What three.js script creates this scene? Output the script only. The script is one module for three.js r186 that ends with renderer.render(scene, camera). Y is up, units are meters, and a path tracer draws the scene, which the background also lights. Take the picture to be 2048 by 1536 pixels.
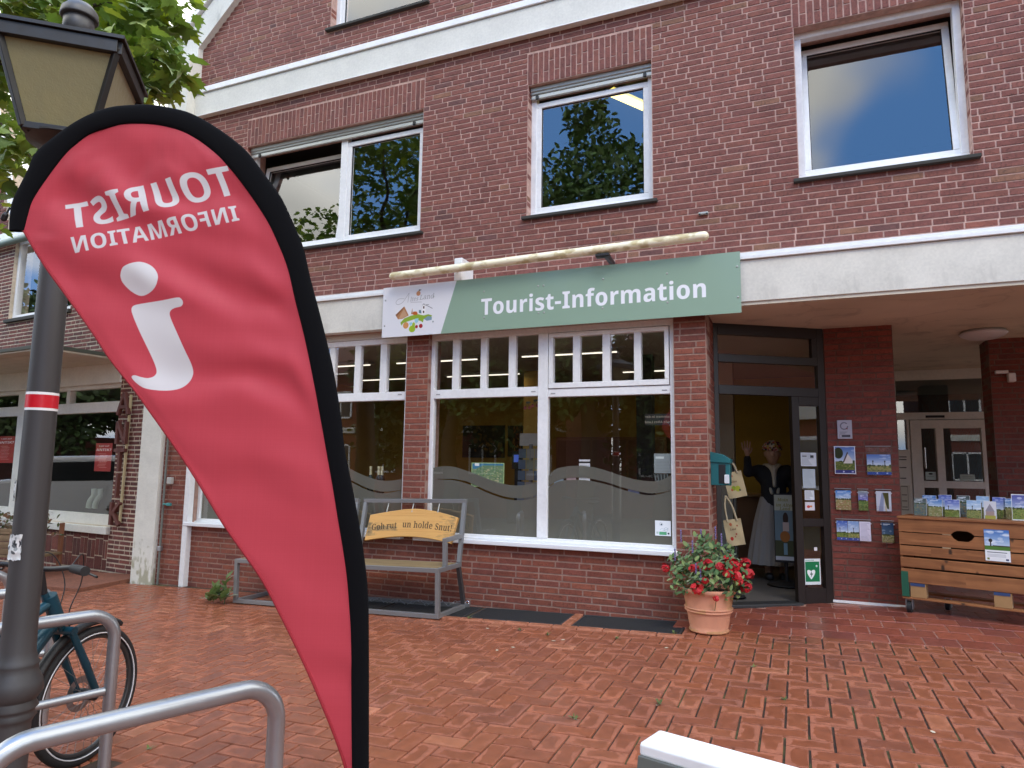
import * as THREE from 'three';
import { RoundedBoxGeometry } from 'three/addons/geometries/RoundedBoxGeometry.js';
import { mergeGeometries } from 'three/addons/utils/BufferGeometryUtils.js';
import { MarchingCubes } from 'three/addons/objects/MarchingCubes.js';
import { RectAreaLightUniformsLib } from 'three/addons/lights/RectAreaLightUniformsLib.js';

// ------------------------------------------------------------------ camera
// facade of the house = plane z = 0, x runs right along it, y up; focal length and vanishing points were measured in the photograph (2048 x 1536)
const F = 1361, CX = 1024, CY = 768, EYE = new THREE.Vector3(0, 1.394, 6.6);
const camX = new THREE.Vector3(3256, -119, -F).normalize();
const camY = new THREE.Vector3(158, -11240, F).normalize();
camY.addScaledVector(camX, -camX.dot(camY)).normalize();
const camZ = new THREE.Vector3().crossVectors(camX, camY.clone().negate()).negate().normalize();
const toWorld = (v) => new THREE.Vector3(camX.dot(v), camY.dot(v), camZ.dot(v));
const ray = (px, py) => toWorld(new THREE.Vector3(px - CX, py - CY, F));
const camRight = toWorld(new THREE.Vector3(1, 0, 0)), camUp = toWorld(new THREE.Vector3(0, -1, 0)), camFwd = toWorld(new THREE.Vector3(0, 0, 1));
const scene = new THREE.Scene();
const camera = new THREE.PerspectiveCamera(2 * Math.atan(768 / F) * 180 / Math.PI, 4 / 3, 0.05, 400);
camera.quaternion.setFromRotationMatrix(new THREE.Matrix4().makeBasis(camRight, camUp, camFwd.clone().negate()));
camera.position.copy(EYE);
camera.updateMatrixWorld(true);
const onZ = (px, py, z) => { const d = ray(px, py); return EYE.clone().addScaledVector(d, (z - EYE.z) / d.z); };
const onY = (px, py, y) => { const d = ray(px, py); return EYE.clone().addScaledVector(d, (y - EYE.y) / d.y); };
const atDepth = (px, py, t) => { const d = ray(px, py); return EYE.clone().addScaledVector(d, t / d.dot(camFwd)); };
const GA = 0.0275, GB = -0.028;                       // the paving falls to the left and towards the street
const gy = (x, z) => GA * (clamp(x, -14, 1.2) + 1) + GB * clamp(z, -0.6, 30);
const onGround = (px, py, h = 0) => { const d = ray(px, py); return EYE.clone().addScaledVector(d, (GA + h + GB * EYE.z + GA * EYE.x - EYE.y) / (d.y - GA * d.x - GB * d.z)); };
const onPlane = (px, py, ax, az, bx, bz) => {         // vertical plane through two plan points: distance from a, height
  const nx = bz - az, nz = -(bx - ax), d = ray(px, py);
  const p = EYE.clone().addScaledVector(d, ((ax - EYE.x) * nx + (az - EYE.z) * nz) / (d.x * nx + d.z * nz));
  const l = Math.hypot(bx - ax, bz - az);
  return { s: ((p.x - ax) * (bx - ax) + (p.z - az) * (bz - az)) / l, y: p.y, p };
};
const toPixel = (p) => { const v = p.clone().sub(EYE), w = v.dot(camFwd); return [CX + F * v.dot(camRight) / w, CY - F * v.dot(camUp) / w, w]; };

// ------------------------------------------------------------------ noise
function rng(seed) { let a = seed >>> 0; return () => { a = (a + 0x6D2B79F5) >>> 0; let t = a; t = Math.imul(t ^ (t >>> 15), t | 1); t ^= t + Math.imul(t ^ (t >>> 7), t | 61); return ((t ^ (t >>> 14)) >>> 0) / 4294967296; }; }
const hash3 = (x, y, z) => { let h = Math.imul(x, 374761393) + Math.imul(y, 668265263) + Math.imul(z, 2147483647 ^ 974711); h = Math.imul(h ^ (h >>> 13), 1274126177); h = Math.imul(h ^ (h >>> 16), 2246822519); return ((h ^ (h >>> 15)) >>> 0) / 4294967296; };
const sm = (t) => t * t * (3 - 2 * t), lerp = (a, b, t) => a + (b - a) * t, clamp = (v, a = 0, b = 1) => Math.min(b, Math.max(a, v));
const sstep = (a, b, v) => sm(clamp((v - a) / (b - a)));
function vnoise(x, y, z = 0, per = 0) {
  const X = Math.floor(x), Y = Math.floor(y), Z = Math.floor(z), u = sm(x - X), v = sm(y - Y), w = sm(z - Z);
  const q = (i) => (per ? ((i % per) + per) % per : i);
  const h = (a, b, c) => hash3(q(X + a), q(Y + b), Z + c);
  return lerp(lerp(lerp(h(0, 0, 0), h(1, 0, 0), u), lerp(h(0, 1, 0), h(1, 1, 0), u), v), lerp(lerp(h(0, 0, 1), h(1, 0, 1), u), lerp(h(0, 1, 1), h(1, 1, 1), u), v), w);
}
function fbm(x, y, z = 0, oct = 4, per = 0) { let s = 0, a = 0.5, t = 0; for (let o = 0; o < oct; o++) { s += a * vnoise(x, y, z + o * 17.3, per); t += a; a *= 0.5; x *= 2; y *= 2; z *= 2; per *= 2; } return s / t; }

// ------------------------------------------------------------------ sky: bright broken cloud with blue gaps
const SKYW = 640, SKYH = 320, skyData = new Float32Array(SKYW * SKYH * 4);
for (let j = 0; j < SKYH; j++) for (let i = 0; i < SKYW; i++) {
  const el = ((j + 0.5) / SKYH - 0.5) * Math.PI, az = ((i + 0.5) / SKYW - 0.5) * 2 * Math.PI;
  const y = Math.sin(el), cx = Math.cos(el) * Math.cos(az), cz = Math.cos(el) * Math.sin(az), k = (j * SKYW + i) * 4;
  let r, g, b;
  if (y < 0) { r = 0.30; g = 0.28; b = 0.26; } else {
    const q = 1 / (y + 0.22), X = cx * q, Z = cz * q;
    const n = fbm(X * 1.584 + 55.491, Z * 1.584 + 48.833, 0.5, 6), m = fbm(X * 2.6 + 1.7, Z * 2.6 + 9.2, 4.5, 5);
    const cover = sstep(0.43, 0.53, n * 0.8 + m * 0.2), thick = sstep(0.35, 0.75, m);
    const cl = 3.3 - 1.6 * thick, hz = Math.exp(-y * 6);
    const br = lerp(0.36, 1.0, hz), bg = lerp(0.92, 1.35, hz), bb = lerp(2.1, 1.9, hz);
    r = lerp(br, cl * 1.0, cover); g = lerp(bg, cl * 0.99, cover); b = lerp(bb, cl * 0.93, cover);
  }
  skyData[k] = r; skyData[k + 1] = g; skyData[k + 2] = b; skyData[k + 3] = 1;
}
const sky = new THREE.DataTexture(skyData, SKYW, SKYH, THREE.RGBAFormat, THREE.FloatType);
sky.mapping = THREE.EquirectangularReflectionMapping; sky.magFilter = THREE.LinearFilter; sky.minFilter = THREE.LinearFilter; sky.needsUpdate = true;
scene.background = sky; scene.environment = sky;

// ------------------------------------------------------------------ sun behind cloud
const sun = new THREE.DirectionalLight(0xfff3e2, 1.0);
sun.position.set(9, 22, 16); sun.target.position.set(-2, 0, 0);
sun.castShadow = true; sun.shadow.radius = 34; sun.shadow.mapSize.set(2048, 2048);
Object.assign(sun.shadow.camera, { left: -22, right: 22, top: 22, bottom: -22, near: 1, far: 80 });
scene.add(sun, sun.target);

const renderer = new THREE.WebGLRenderer({ antialias: true });
renderer.toneMapping = THREE.LinearToneMapping; renderer.toneMappingExposure = 1.2;
renderer.shadowMap.enabled = true; renderer.setSize(1024, 768);
RectAreaLightUniformsLib.init();

// ------------------------------------------------------------------ helpers
const names = new Map();
function numbered(n) { const k = names.get(n) || 0; names.set(n, k + 1); return k ? `${n}_${String(k).padStart(3, '0')}` : n; }
const lin = (r, g, b) => new THREE.Color().setRGB(r, g, b);
const srgb = (r, g, b) => new THREE.Color().setRGB(r / 255, g / 255, b / 255, THREE.SRGBColorSpace);
function std(color, roughness = 0.8, extra = {}) { return new THREE.MeshStandardMaterial({ color, roughness, metalness: 0, ...extra }); }
function phys(color, roughness = 0.8, extra = {}) { return new THREE.MeshPhysicalMaterial({ color, roughness, metalness: 0, ...extra }); }
function mesh(name, geo, mat, parent = scene) { const m = new THREE.Mesh(geo, mat); m.name = parent === scene ? numbered(name) : name; m.castShadow = m.receiveShadow = true; parent.add(m); return m; }
function group(name, parent = scene, p = [0, 0, 0], turn = 0) { const g = new THREE.Group(); g.name = parent === scene ? numbered(name) : name; g.position.set(...p); g.rotation.y = turn; parent.add(g); return g; }
function tag(o, label, category, grp, kind) { o.userData.label = label; if (category) o.userData.category = category; if (grp) o.userData.group = grp; if (kind) o.userData.kind = kind; return o; }
function structure(o, label) { o.userData.kind = 'structure'; if (label) o.userData.label = label; return o; }
function metreUV(geo, scale = 1, ox = 0, oy = 0) {      // box-projected uv in metres
  const g = geo.index ? geo.toNonIndexed() : geo, p = g.attributes.position, n = g.attributes.normal, uv = new Float32Array(p.count * 2);
  for (let i = 0; i < p.count; i++) {
    const ax = Math.abs(n.getX(i)), ay = Math.abs(n.getY(i)), az = Math.abs(n.getZ(i)), x = p.getX(i), y = p.getY(i), z = p.getZ(i);
    let u, v; if (az >= ax && az >= ay) { u = x; v = y; } else if (ax >= ay) { u = z; v = y; } else { u = x; v = z; }
    uv[2 * i] = u * scale + ox; uv[2 * i + 1] = v * scale + oy;
  }
  g.setAttribute('uv', new THREE.BufferAttribute(uv, 2)); return g;
}
const V3 = (x, y, z) => new THREE.Vector3(x, y, z);
// box between two corners with slightly rounded edges, uv in metres
function rbox(x0, x1, y0, y1, z0, z1, r = 0.004) {
  const w = x1 - x0, h = y1 - y0, d = z1 - z0;
  const g = r > 0 ? new RoundedBoxGeometry(w, h, d, 1, Math.min(r, w / 2.2, h / 2.2, d / 2.2)) : new THREE.BoxGeometry(w, h, d);
  return metreUV(g.translate((x0 + x1) / 2, (y0 + y1) / 2, (z0 + z1) / 2));
}
const merge = (...gs) => mergeGeometries(gs.flat().map((g) => { const q = g.index ? g.toNonIndexed() : g; for (const k of Object.keys(q.attributes)) if (!['position', 'normal', 'uv'].includes(k)) q.deleteAttribute(k); return q; }), false);
// square bar between two points
function bar(a, b, w, h = w, r = 0.003, up = V3(0, 1, 0)) {
  const A = a.isVector3 ? a : V3(...a), B = b.isVector3 ? b : V3(...b), l = A.distanceTo(B), zax = B.clone().sub(A).normalize();
  let u = up; if (Math.abs(zax.dot(u)) > 0.98) u = V3(1, 0, 0);
  const xax = V3().crossVectors(u, zax).normalize(), yax = V3().crossVectors(zax, xax);
  const g = rbox(-w / 2, w / 2, -h / 2, h / 2, -l / 2, l / 2, r);
  g.applyMatrix4(new THREE.Matrix4().makeBasis(xax, yax, zax).setPosition(A.clone().add(B).multiplyScalar(0.5)));
  return g;
}
function tube(pts, r, seg = 24, rad = 8, closed = false, smooth = 0.5) {
  const c = new THREE.CatmullRomCurve3(pts.map((p) => (p.isVector3 ? p : V3(...p))), closed, 'catmullrom', smooth);
  return new THREE.TubeGeometry(c, seg, r, rad, closed);
}
function rod(a, b, r0, r1 = r0, rad = 10) {
  const A = a.isVector3 ? a : V3(...a), B = b.isVector3 ? b : V3(...b), l = A.distanceTo(B), g = new THREE.CylinderGeometry(r1, r0, l, rad, 1);
  g.applyQuaternion(new THREE.Quaternion().setFromUnitVectors(V3(0, 1, 0), B.clone().sub(A).normalize())); g.translate((A.x + B.x) / 2, (A.y + B.y) / 2, (A.z + B.z) / 2); return g;
}
function lathe(pts, seg = 28) { return new THREE.LatheGeometry(pts.map(([r, y]) => new THREE.Vector2(r, y)), seg); }
// many boxes gathered into one geometry, a colour to each
class Soup {
  constructor() { this.p = []; this.n = []; this.u = []; this.c = []; this.i = []; }
  quad(a, b, c, d, uv, col, n) {
    const k = this.p.length / 3;
    this.p.push(...a, ...b, ...c, ...d); for (let q = 0; q < 4; q++) { this.n.push(...n); this.c.push(col.r, col.g, col.b); }
    this.u.push(...uv); this.i.push(k, k + 1, k + 2, k, k + 2, k + 3);
  }
  // box without its back; the face looks to +z of the frame m; one uv patch (u0..u1, v0..v1) over the face
  brick(x0, x1, y0, y1, z0, z1, uv, col, m) {
    const P = (x, y, z) => { if (!m) return [x, y, z]; const v = V3(x, y, z).applyMatrix4(m); return [v.x, v.y, v.z]; };
    const N = (x, y, z) => { if (!m) return [x, y, z]; const v = V3(x, y, z).transformDirection(m); return [v.x, v.y, v.z]; };
    const [u0, v0, u1, v1] = uv, e = 0.04, b = 0.0025, fu = u1 - u0, fv = v1 - v0;
    const X0 = x0 + b, X1 = x1 - b, Y0 = y0 + b, Y1 = y1 - b;
    this.quad(P(X0, Y0, z1), P(X1, Y0, z1), P(X1, Y1, z1), P(X0, Y1, z1), [u0, v0, u1, v0, u1, v1, u0, v1], col, N(0, 0, 1));
    this.quad(P(x0, y0, z0), P(x1, y0, z0), P(X1, Y0, z1), P(X0, Y0, z1), [u0, v0, u1, v0, u1, v0 + fv * e, u0, v0 + fv * e], col, N(0, -1, 0.35));
    this.quad(P(X0, Y1, z1), P(X1, Y1, z1), P(x1, y1, z0), P(x0, y1, z0), [u0, v1 - fv * e, u1, v1 - fv * e, u1, v1, u0, v1], col, N(0, 1, 0.35));
    this.quad(P(x0, y0, z0), P(X0, Y0, z1), P(X0, Y1, z1), P(x0, y1, z0), [u0, v0, u0 + fu * e, v0, u0 + fu * e, v1, u0, v1], col, N(-1, 0, 0.35));
    this.quad(P(X1, Y0, z1), P(x1, y0, z0), P(x1, y1, z0), P(X1, Y1, z1), [u1 - fu * e, v0, u1, v0, u1, v1, u1 - fu * e, v1], col, N(1, 0, 0.35));
  }
  geometry() {
    const g = new THREE.BufferGeometry();
    g.setAttribute('position', new THREE.Float32BufferAttribute(this.p, 3)); g.setAttribute('normal', new THREE.Float32BufferAttribute(this.n, 3));
    g.setAttribute('uv', new THREE.Float32BufferAttribute(this.u, 2)); g.setAttribute('color', new THREE.Float32BufferAttribute(this.c, 3)); g.setIndex(this.i);
    return g;
  }
}
// ------------------------------------------------------------------ textures
function dataTex(w, h, fn, srgbSpace = true) {
  const d = new Uint8Array(w * h * 4);
  for (let j = 0; j < h; j++) for (let i = 0; i < w; i++) { const c = fn(i / w, j / h), k = (j * w + i) * 4; d[k] = clamp(c[0], 0, 255); d[k + 1] = clamp(c[1], 0, 255); d[k + 2] = clamp(c[2], 0, 255); d[k + 3] = 255; }
  const t = new THREE.DataTexture(d, w, h, THREE.RGBAFormat); t.magFilter = THREE.LinearFilter; t.minFilter = THREE.LinearMipmapLinearFilter; t.wrapS = t.wrapT = THREE.RepeatWrapping;
  if (srgbSpace) t.colorSpace = THREE.SRGBColorSpace; t.needsUpdate = true; return t;
}
function rep(t, u, v = u) { const c = t.clone(); c.repeat.set(u, v); c.needsUpdate = true; return c; }
function canvasTex(w, h, draw) {
  const c = document.createElement('canvas'); c.width = w; c.height = h; const x = c.getContext('2d'); draw(x, w, h);
  const t = new THREE.CanvasTexture(c); t.colorSpace = THREE.SRGBColorSpace; t.anisotropy = 8; return t;
}
const grainTex = dataTex(256, 256, (u, v) => { const n = 170 + 60 * fbm(u * 32, v * 32, 1, 4, 32) + 40 * (fbm(u * 6, v * 6, 5, 3, 6) - 0.5) * 2; return [n, n, n]; }, false);
const mottle = dataTex(256, 256, (u, v) => { const a = fbm(u * 5, v * 5, 2, 5, 5), b = fbm(u * 40, v * 40, 9, 3, 40), n = 238 + 22 * (a - 0.5) + 14 * (b - 0.5); return [n, n, n]; });
const plasterTex = dataTex(512, 512, (u, v) => { const a = fbm(u * 4, v * 4, 2, 6, 4), b = fbm(u * 60, v * 60, 9, 3, 60), s = sstep(0.62, 0.8, fbm(u * 9, v * 3, 21, 5, 3)); const n = 232 + 26 * (a - 0.5) + 18 * (b - 0.5) - 26 * s; return [n, n * 0.995, n * 0.98]; });
const woodTex = (c1, c2, seed, knots = 6) => dataTex(512, 256, (u, v) => {
  const R = rng(seed); let k = 0, w = 0;
  for (let q = 0; q < knots; q++) { const kx = R(), ky = R(), dx = Math.min(Math.abs(u - kx), 1 - Math.abs(u - kx)) * 2.4, dy = (v - ky), d = Math.hypot(dx, dy); w += 0.5 * Math.exp(-d * 16) * Math.sign(dy); k = Math.max(k, sstep(0.05, 0.012, d)); }
  const g = fbm(u * 3, (v + w * 0.06) * 46, seed, 4, 0), h = fbm(u * 12, v * 9, seed + 3, 4), s = clamp(g * 1.15 + (h - 0.5) * 0.5 - 0.1);
  return [0, 1, 2].map((q) => lerp(c1[q], c2[q], s) * (1 - 0.62 * k));
});
const printMat = (t, rough = 0.45) => std(0xffffff, rough, { map: t });
const M = {
  white: std(lin(0.93, 0.93, 0.92), 0.35, { map: mottle }), whiteSill: std(lin(0.78, 0.78, 0.78), 0.45),
  plaster: std(lin(0.86, 0.85, 0.80), 0.85, { map: plasterTex }), black: std(lin(0.012, 0.012, 0.013), 0.5), rubber: std(lin(0.015, 0.015, 0.016), 0.7),
  galv: std(lin(0.42, 0.44, 0.46), 0.42, { metalness: 0.75, roughnessMap: grainTex, map: mottle }), steel: std(lin(0.23, 0.23, 0.23), 0.5, { metalness: 0.35, roughnessMap: grainTex }),
  chrome: std(lin(0.75, 0.76, 0.78), 0.18, { metalness: 1 }), alu: std(lin(0.40, 0.41, 0.38), 0.45, { metalness: 0.4 }),
  darkStone: std(lin(0.045, 0.043, 0.036), 0.8, { map: mottle }), darkFrame: std(lin(0.016, 0.011, 0.009), 0.38),
  paper: std(lin(0.75, 0.75, 0.74), 0.7),
  pane: phys(0xffffff, 0.0, { transmission: 1, thickness: 0, ior: 2.15 }),
};
const solid = (c, r = 0.7) => std(c, r);
// ------------------------------------------------------------------ bricks
const brickTex = dataTex(512, 512, (u, v) => {
  const a = fbm(u * 24, v * 24, 3, 4, 24), b = fbm(u * 90, v * 90, 11, 2, 90), c = fbm(u * 7, v * 7, 6, 4, 7), pit = sstep(0.70, 0.80, fbm(u * 70, v * 70, 40, 2, 70));
  const n = 222 + 46 * (a - 0.5) + 40 * (b - 0.5) + 40 * (c - 0.5) - 46 * pit; return [n + 4, n, n - 3];
});
const brickBump = dataTex(256, 256, (u, v) => { const n = 128 + 90 * (fbm(u * 40, v * 40, 8, 4, 40) - 0.5) + 60 * (fbm(u * 110, v * 110, 2, 2, 110) - 0.5); return [n, n, n]; }, false);
const T = (r, g, b) => srgb(r, g, b);
const palettes = {
  upper: [T(140, 85, 76), T(136, 82, 73), T(145, 90, 80), T(131, 78, 70), T(141, 87, 75), T(134, 83, 76), T(123, 75, 68), T(152, 108, 86), T(141, 101, 80), T(115, 76, 72), T(148, 87, 73)],
  lower: [T(146, 82, 64), T(141, 78, 61), T(152, 87, 69), T(137, 75, 60), T(148, 84, 66), T(142, 80, 66), T(134, 76, 64), T(155, 89, 68)],
  entry: [T(140, 72, 58), T(134, 68, 55), T(146, 76, 62), T(130, 66, 54), T(138, 73, 62), T(126, 66, 56)],
  antik: [T(126, 70, 62), T(120, 66, 58), T(134, 76, 66), T(112, 62, 56), T(128, 74, 68), T(106, 64, 60)],
};
const toneMats = new Map();
const toneMat = (col) => { const k = col.getHexString() + col.r.toFixed(4); if (!toneMats.has(k)) toneMats.set(k, std(col, 0.82, { map: brickTex, bumpMap: brickBump, bumpScale: 0.0025 })); return toneMats.get(k); };
const soupMat = std(0xffffff, 0.82, { map: brickTex, bumpMap: brickBump, bumpScale: 0.0025, vertexColors: true });
const mortarTex = dataTex(256, 256, (u, v) => { const n = 225 + 60 * (fbm(u * 30, v * 30, 4, 4, 30) - 0.5) + 30 * (fbm(u * 5, v * 5, 7, 3, 5) - 0.5); return [n, n, n]; });
const mortar = (c) => std(c, 0.95, { map: mortarTex });
// courses of a wall: bricks are pushed on list as {x0,x1,y0,y1,m,col,part}
function lay(list, o) {
  const R = rng(o.seed || 1), n = Math.round((o.y1 - o.y0) / (o.course || 0.0635)), c = (o.y1 - o.y0) / n, pitch = o.pitch || 0.2475, j = o.joint || 0.0105, pal = palettes[o.tones], m = o.m || new THREE.Matrix4();
  const pHead = o.heads ?? 0.17; let off = R() * pitch;
  const pick = () => { const r = R(); return o.plain ? pal[Math.floor(r * pal.length)] : r < 0.80 ? pal[Math.floor(R() * 6)] : pal[Math.floor(R() * pal.length)]; };
  for (let r = 0; r < n; r++) {
    const y = o.y0 + r * c, ym = y + c / 2, [a, b] = o.span ? o.span(ym) : [o.x0, o.x1]; off = (off + pitch * (0.28 + 0.44 * R())) % pitch;
    if (b - a < 0.05) continue;
    let segs = [[a, b]];
    for (const h of o.holes || []) if (ym > h[2] && ym < h[3]) segs = segs.flatMap(([p, q]) => (h[1] <= p || h[0] >= q ? [[p, q]] : [[p, h[0]], [h[1], q]].filter(([s, t]) => t - s > 0.03)));
    const cuts = []; for (let x = a - off; x < b;) { const l = R() < pHead ? pitch / 2 : pitch; cuts.push([x, x + l]); x += l; }
    for (const [p, q] of segs) {
      const mine = cuts.map(([s, t]) => [Math.max(s, p), Math.min(t, q)]).filter(([s, t]) => t - s > 0.001);
      for (let k = 0; k < mine.length; k++) {
        if (mine[k][1] - mine[k][0] < 0.05 && mine.length > 1) { if (k > 0) mine[k - 1][1] = mine[k][1]; else mine[1][0] = mine[0][0]; mine.splice(k, 1); k--; }
      }
      for (const [s, t] of mine) list.push({ x0: s + j / 2, x1: t - j / 2, y0: y + j / 2, y1: y + c - j / 2, m, col: pick(), part: o.part, dz: (R() - 0.5) * 0.003, u: R() * 3, v: R() * 3 });
    }
  }
}
// a soldier band: upright bricks, one and a half high, joints staggered
function soldiers(list, x0, x1, y0, y1, o) {
  const R = rng(o.seed), n = Math.round((x1 - x0) / 0.0635), w = (x1 - x0) / n, j = 0.0105, pal = palettes[o.tones], h = y1 - y0;
  for (let k = 0; k < n; k++) {
    const cut = k % 2 ? [0, h * 0.34, h] : R() < 0.75 ? [0, h * 0.66, h] : [0, h];
    for (let q = 0; q + 1 < cut.length; q++) list.push({ x0: x0 + k * w + j / 2, x1: x0 + (k + 1) * w - j / 2, y0: y0 + cut[q] + j / 2, y1: y0 + cut[q + 1] - j / 2, m: o.m, col: pal[Math.floor(R() * 7)], part: o.part, dz: (R() - 0.5) * 0.003, u: R() * 3, v: R() * 3 });
  }
}
const flagCover = (x, y) => x < 735 && x > 30 && y > 200 && x < 330 + (y - 210) * 0.62 + 250;
function seenArea(b) {
  const z = 0, q = [[b.x0, b.y0], [b.x1, b.y0], [b.x1, b.y1], [b.x0, b.y1]].map(([x, y]) => toPixel(V3(x, y, z).applyMatrix4(b.m)));
  if (q.some((p) => p[2] < 0.1)) return 0;
  const cx = (q[0][0] + q[2][0]) / 2, cy = (q[0][1] + q[2][1]) / 2;
  if (cx < 0 || cx > 2048 || cy < 0 || cy > 1536 || flagCover(cx, cy) || (b.part.userData.cover && b.part.userData.cover(cx, cy))) return 0;
  let a = 0; for (let k = 0; k < 4; k++) { const p = q[k], r = q[(k + 1) % 4]; a += p[0] * r[1] - r[0] * p[1]; } return Math.abs(a) / 2;
}
// the largest in view become meshes of their own, the rest of each wall one mass
function settle(list, { limit = 300, name = 'brick', rest = 'brick_courses', depth = 0.02, mats = toneMat, mass = soupMat, uvScale = 1 } = {}) {
  for (const b of list) b.area = seenArea(b);
  const order = list.slice().sort((p, q) => q.area - p.area), own = new Set(order.slice(0, limit).filter((b) => b.area > 0)), soups = new Map(), geos = new Map();
  for (const b of list) {
    const w = b.x1 - b.x0, h = b.y1 - b.y0;
    if (own.has(b)) {
      const k = `${w.toFixed(3)}|${h.toFixed(3)}|${b.uv ? b.uv.map((q) => q.toFixed(3)) : Math.floor(b.u * 2)}`;
      if (!geos.has(k)) { const s = new Soup(); s.brick(-w / 2, w / 2, -h / 2, h / 2, -depth, 0, b.uv || [b.u, b.v, b.u + w * uvScale, b.v + h * uvScale], lin(1, 1, 1)); const g = s.geometry(); g.deleteAttribute('color'); geos.set(k, g); }
      const o = mesh(name, geos.get(k), mats(b.col), b.part);
      o.applyMatrix4(b.m.clone().multiply(new THREE.Matrix4().makeTranslation((b.x0 + b.x1) / 2, (b.y0 + b.y1) / 2, b.dz)));
    } else {
      if (!soups.has(b.part)) soups.set(b.part, new Soup());
      soups.get(b.part).brick(b.x0, b.x1, b.y0, b.y1, -depth, b.dz, b.uv || [b.u, b.v, b.u + w * uvScale, b.v + h * uvScale], b.col, b.m);
    }
  }
  for (const [part, s] of soups) { const o = mesh(rest, s.geometry(), mass, part); o.userData.kind = 'stuff'; }
}
function slab(pts, holes, z0, z1) {
  const s = new THREE.Shape(pts.map(([x, y]) => new THREE.Vector2(x, y)));
  for (const [a, b, c, d] of holes) s.holes.push(new THREE.Path([[a, c], [a, d], [b, d], [b, c]].map(([x, y]) => new THREE.Vector2(x, y))));
  return metreUV(new THREE.ExtrudeGeometry(s, { depth: z1 - z0, bevelEnabled: false }).translate(0, 0, z0));
}
const rotY = (x, y, z, a) => new THREE.Matrix4().makeRotationY(a).setPosition(x, y, z);
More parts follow.
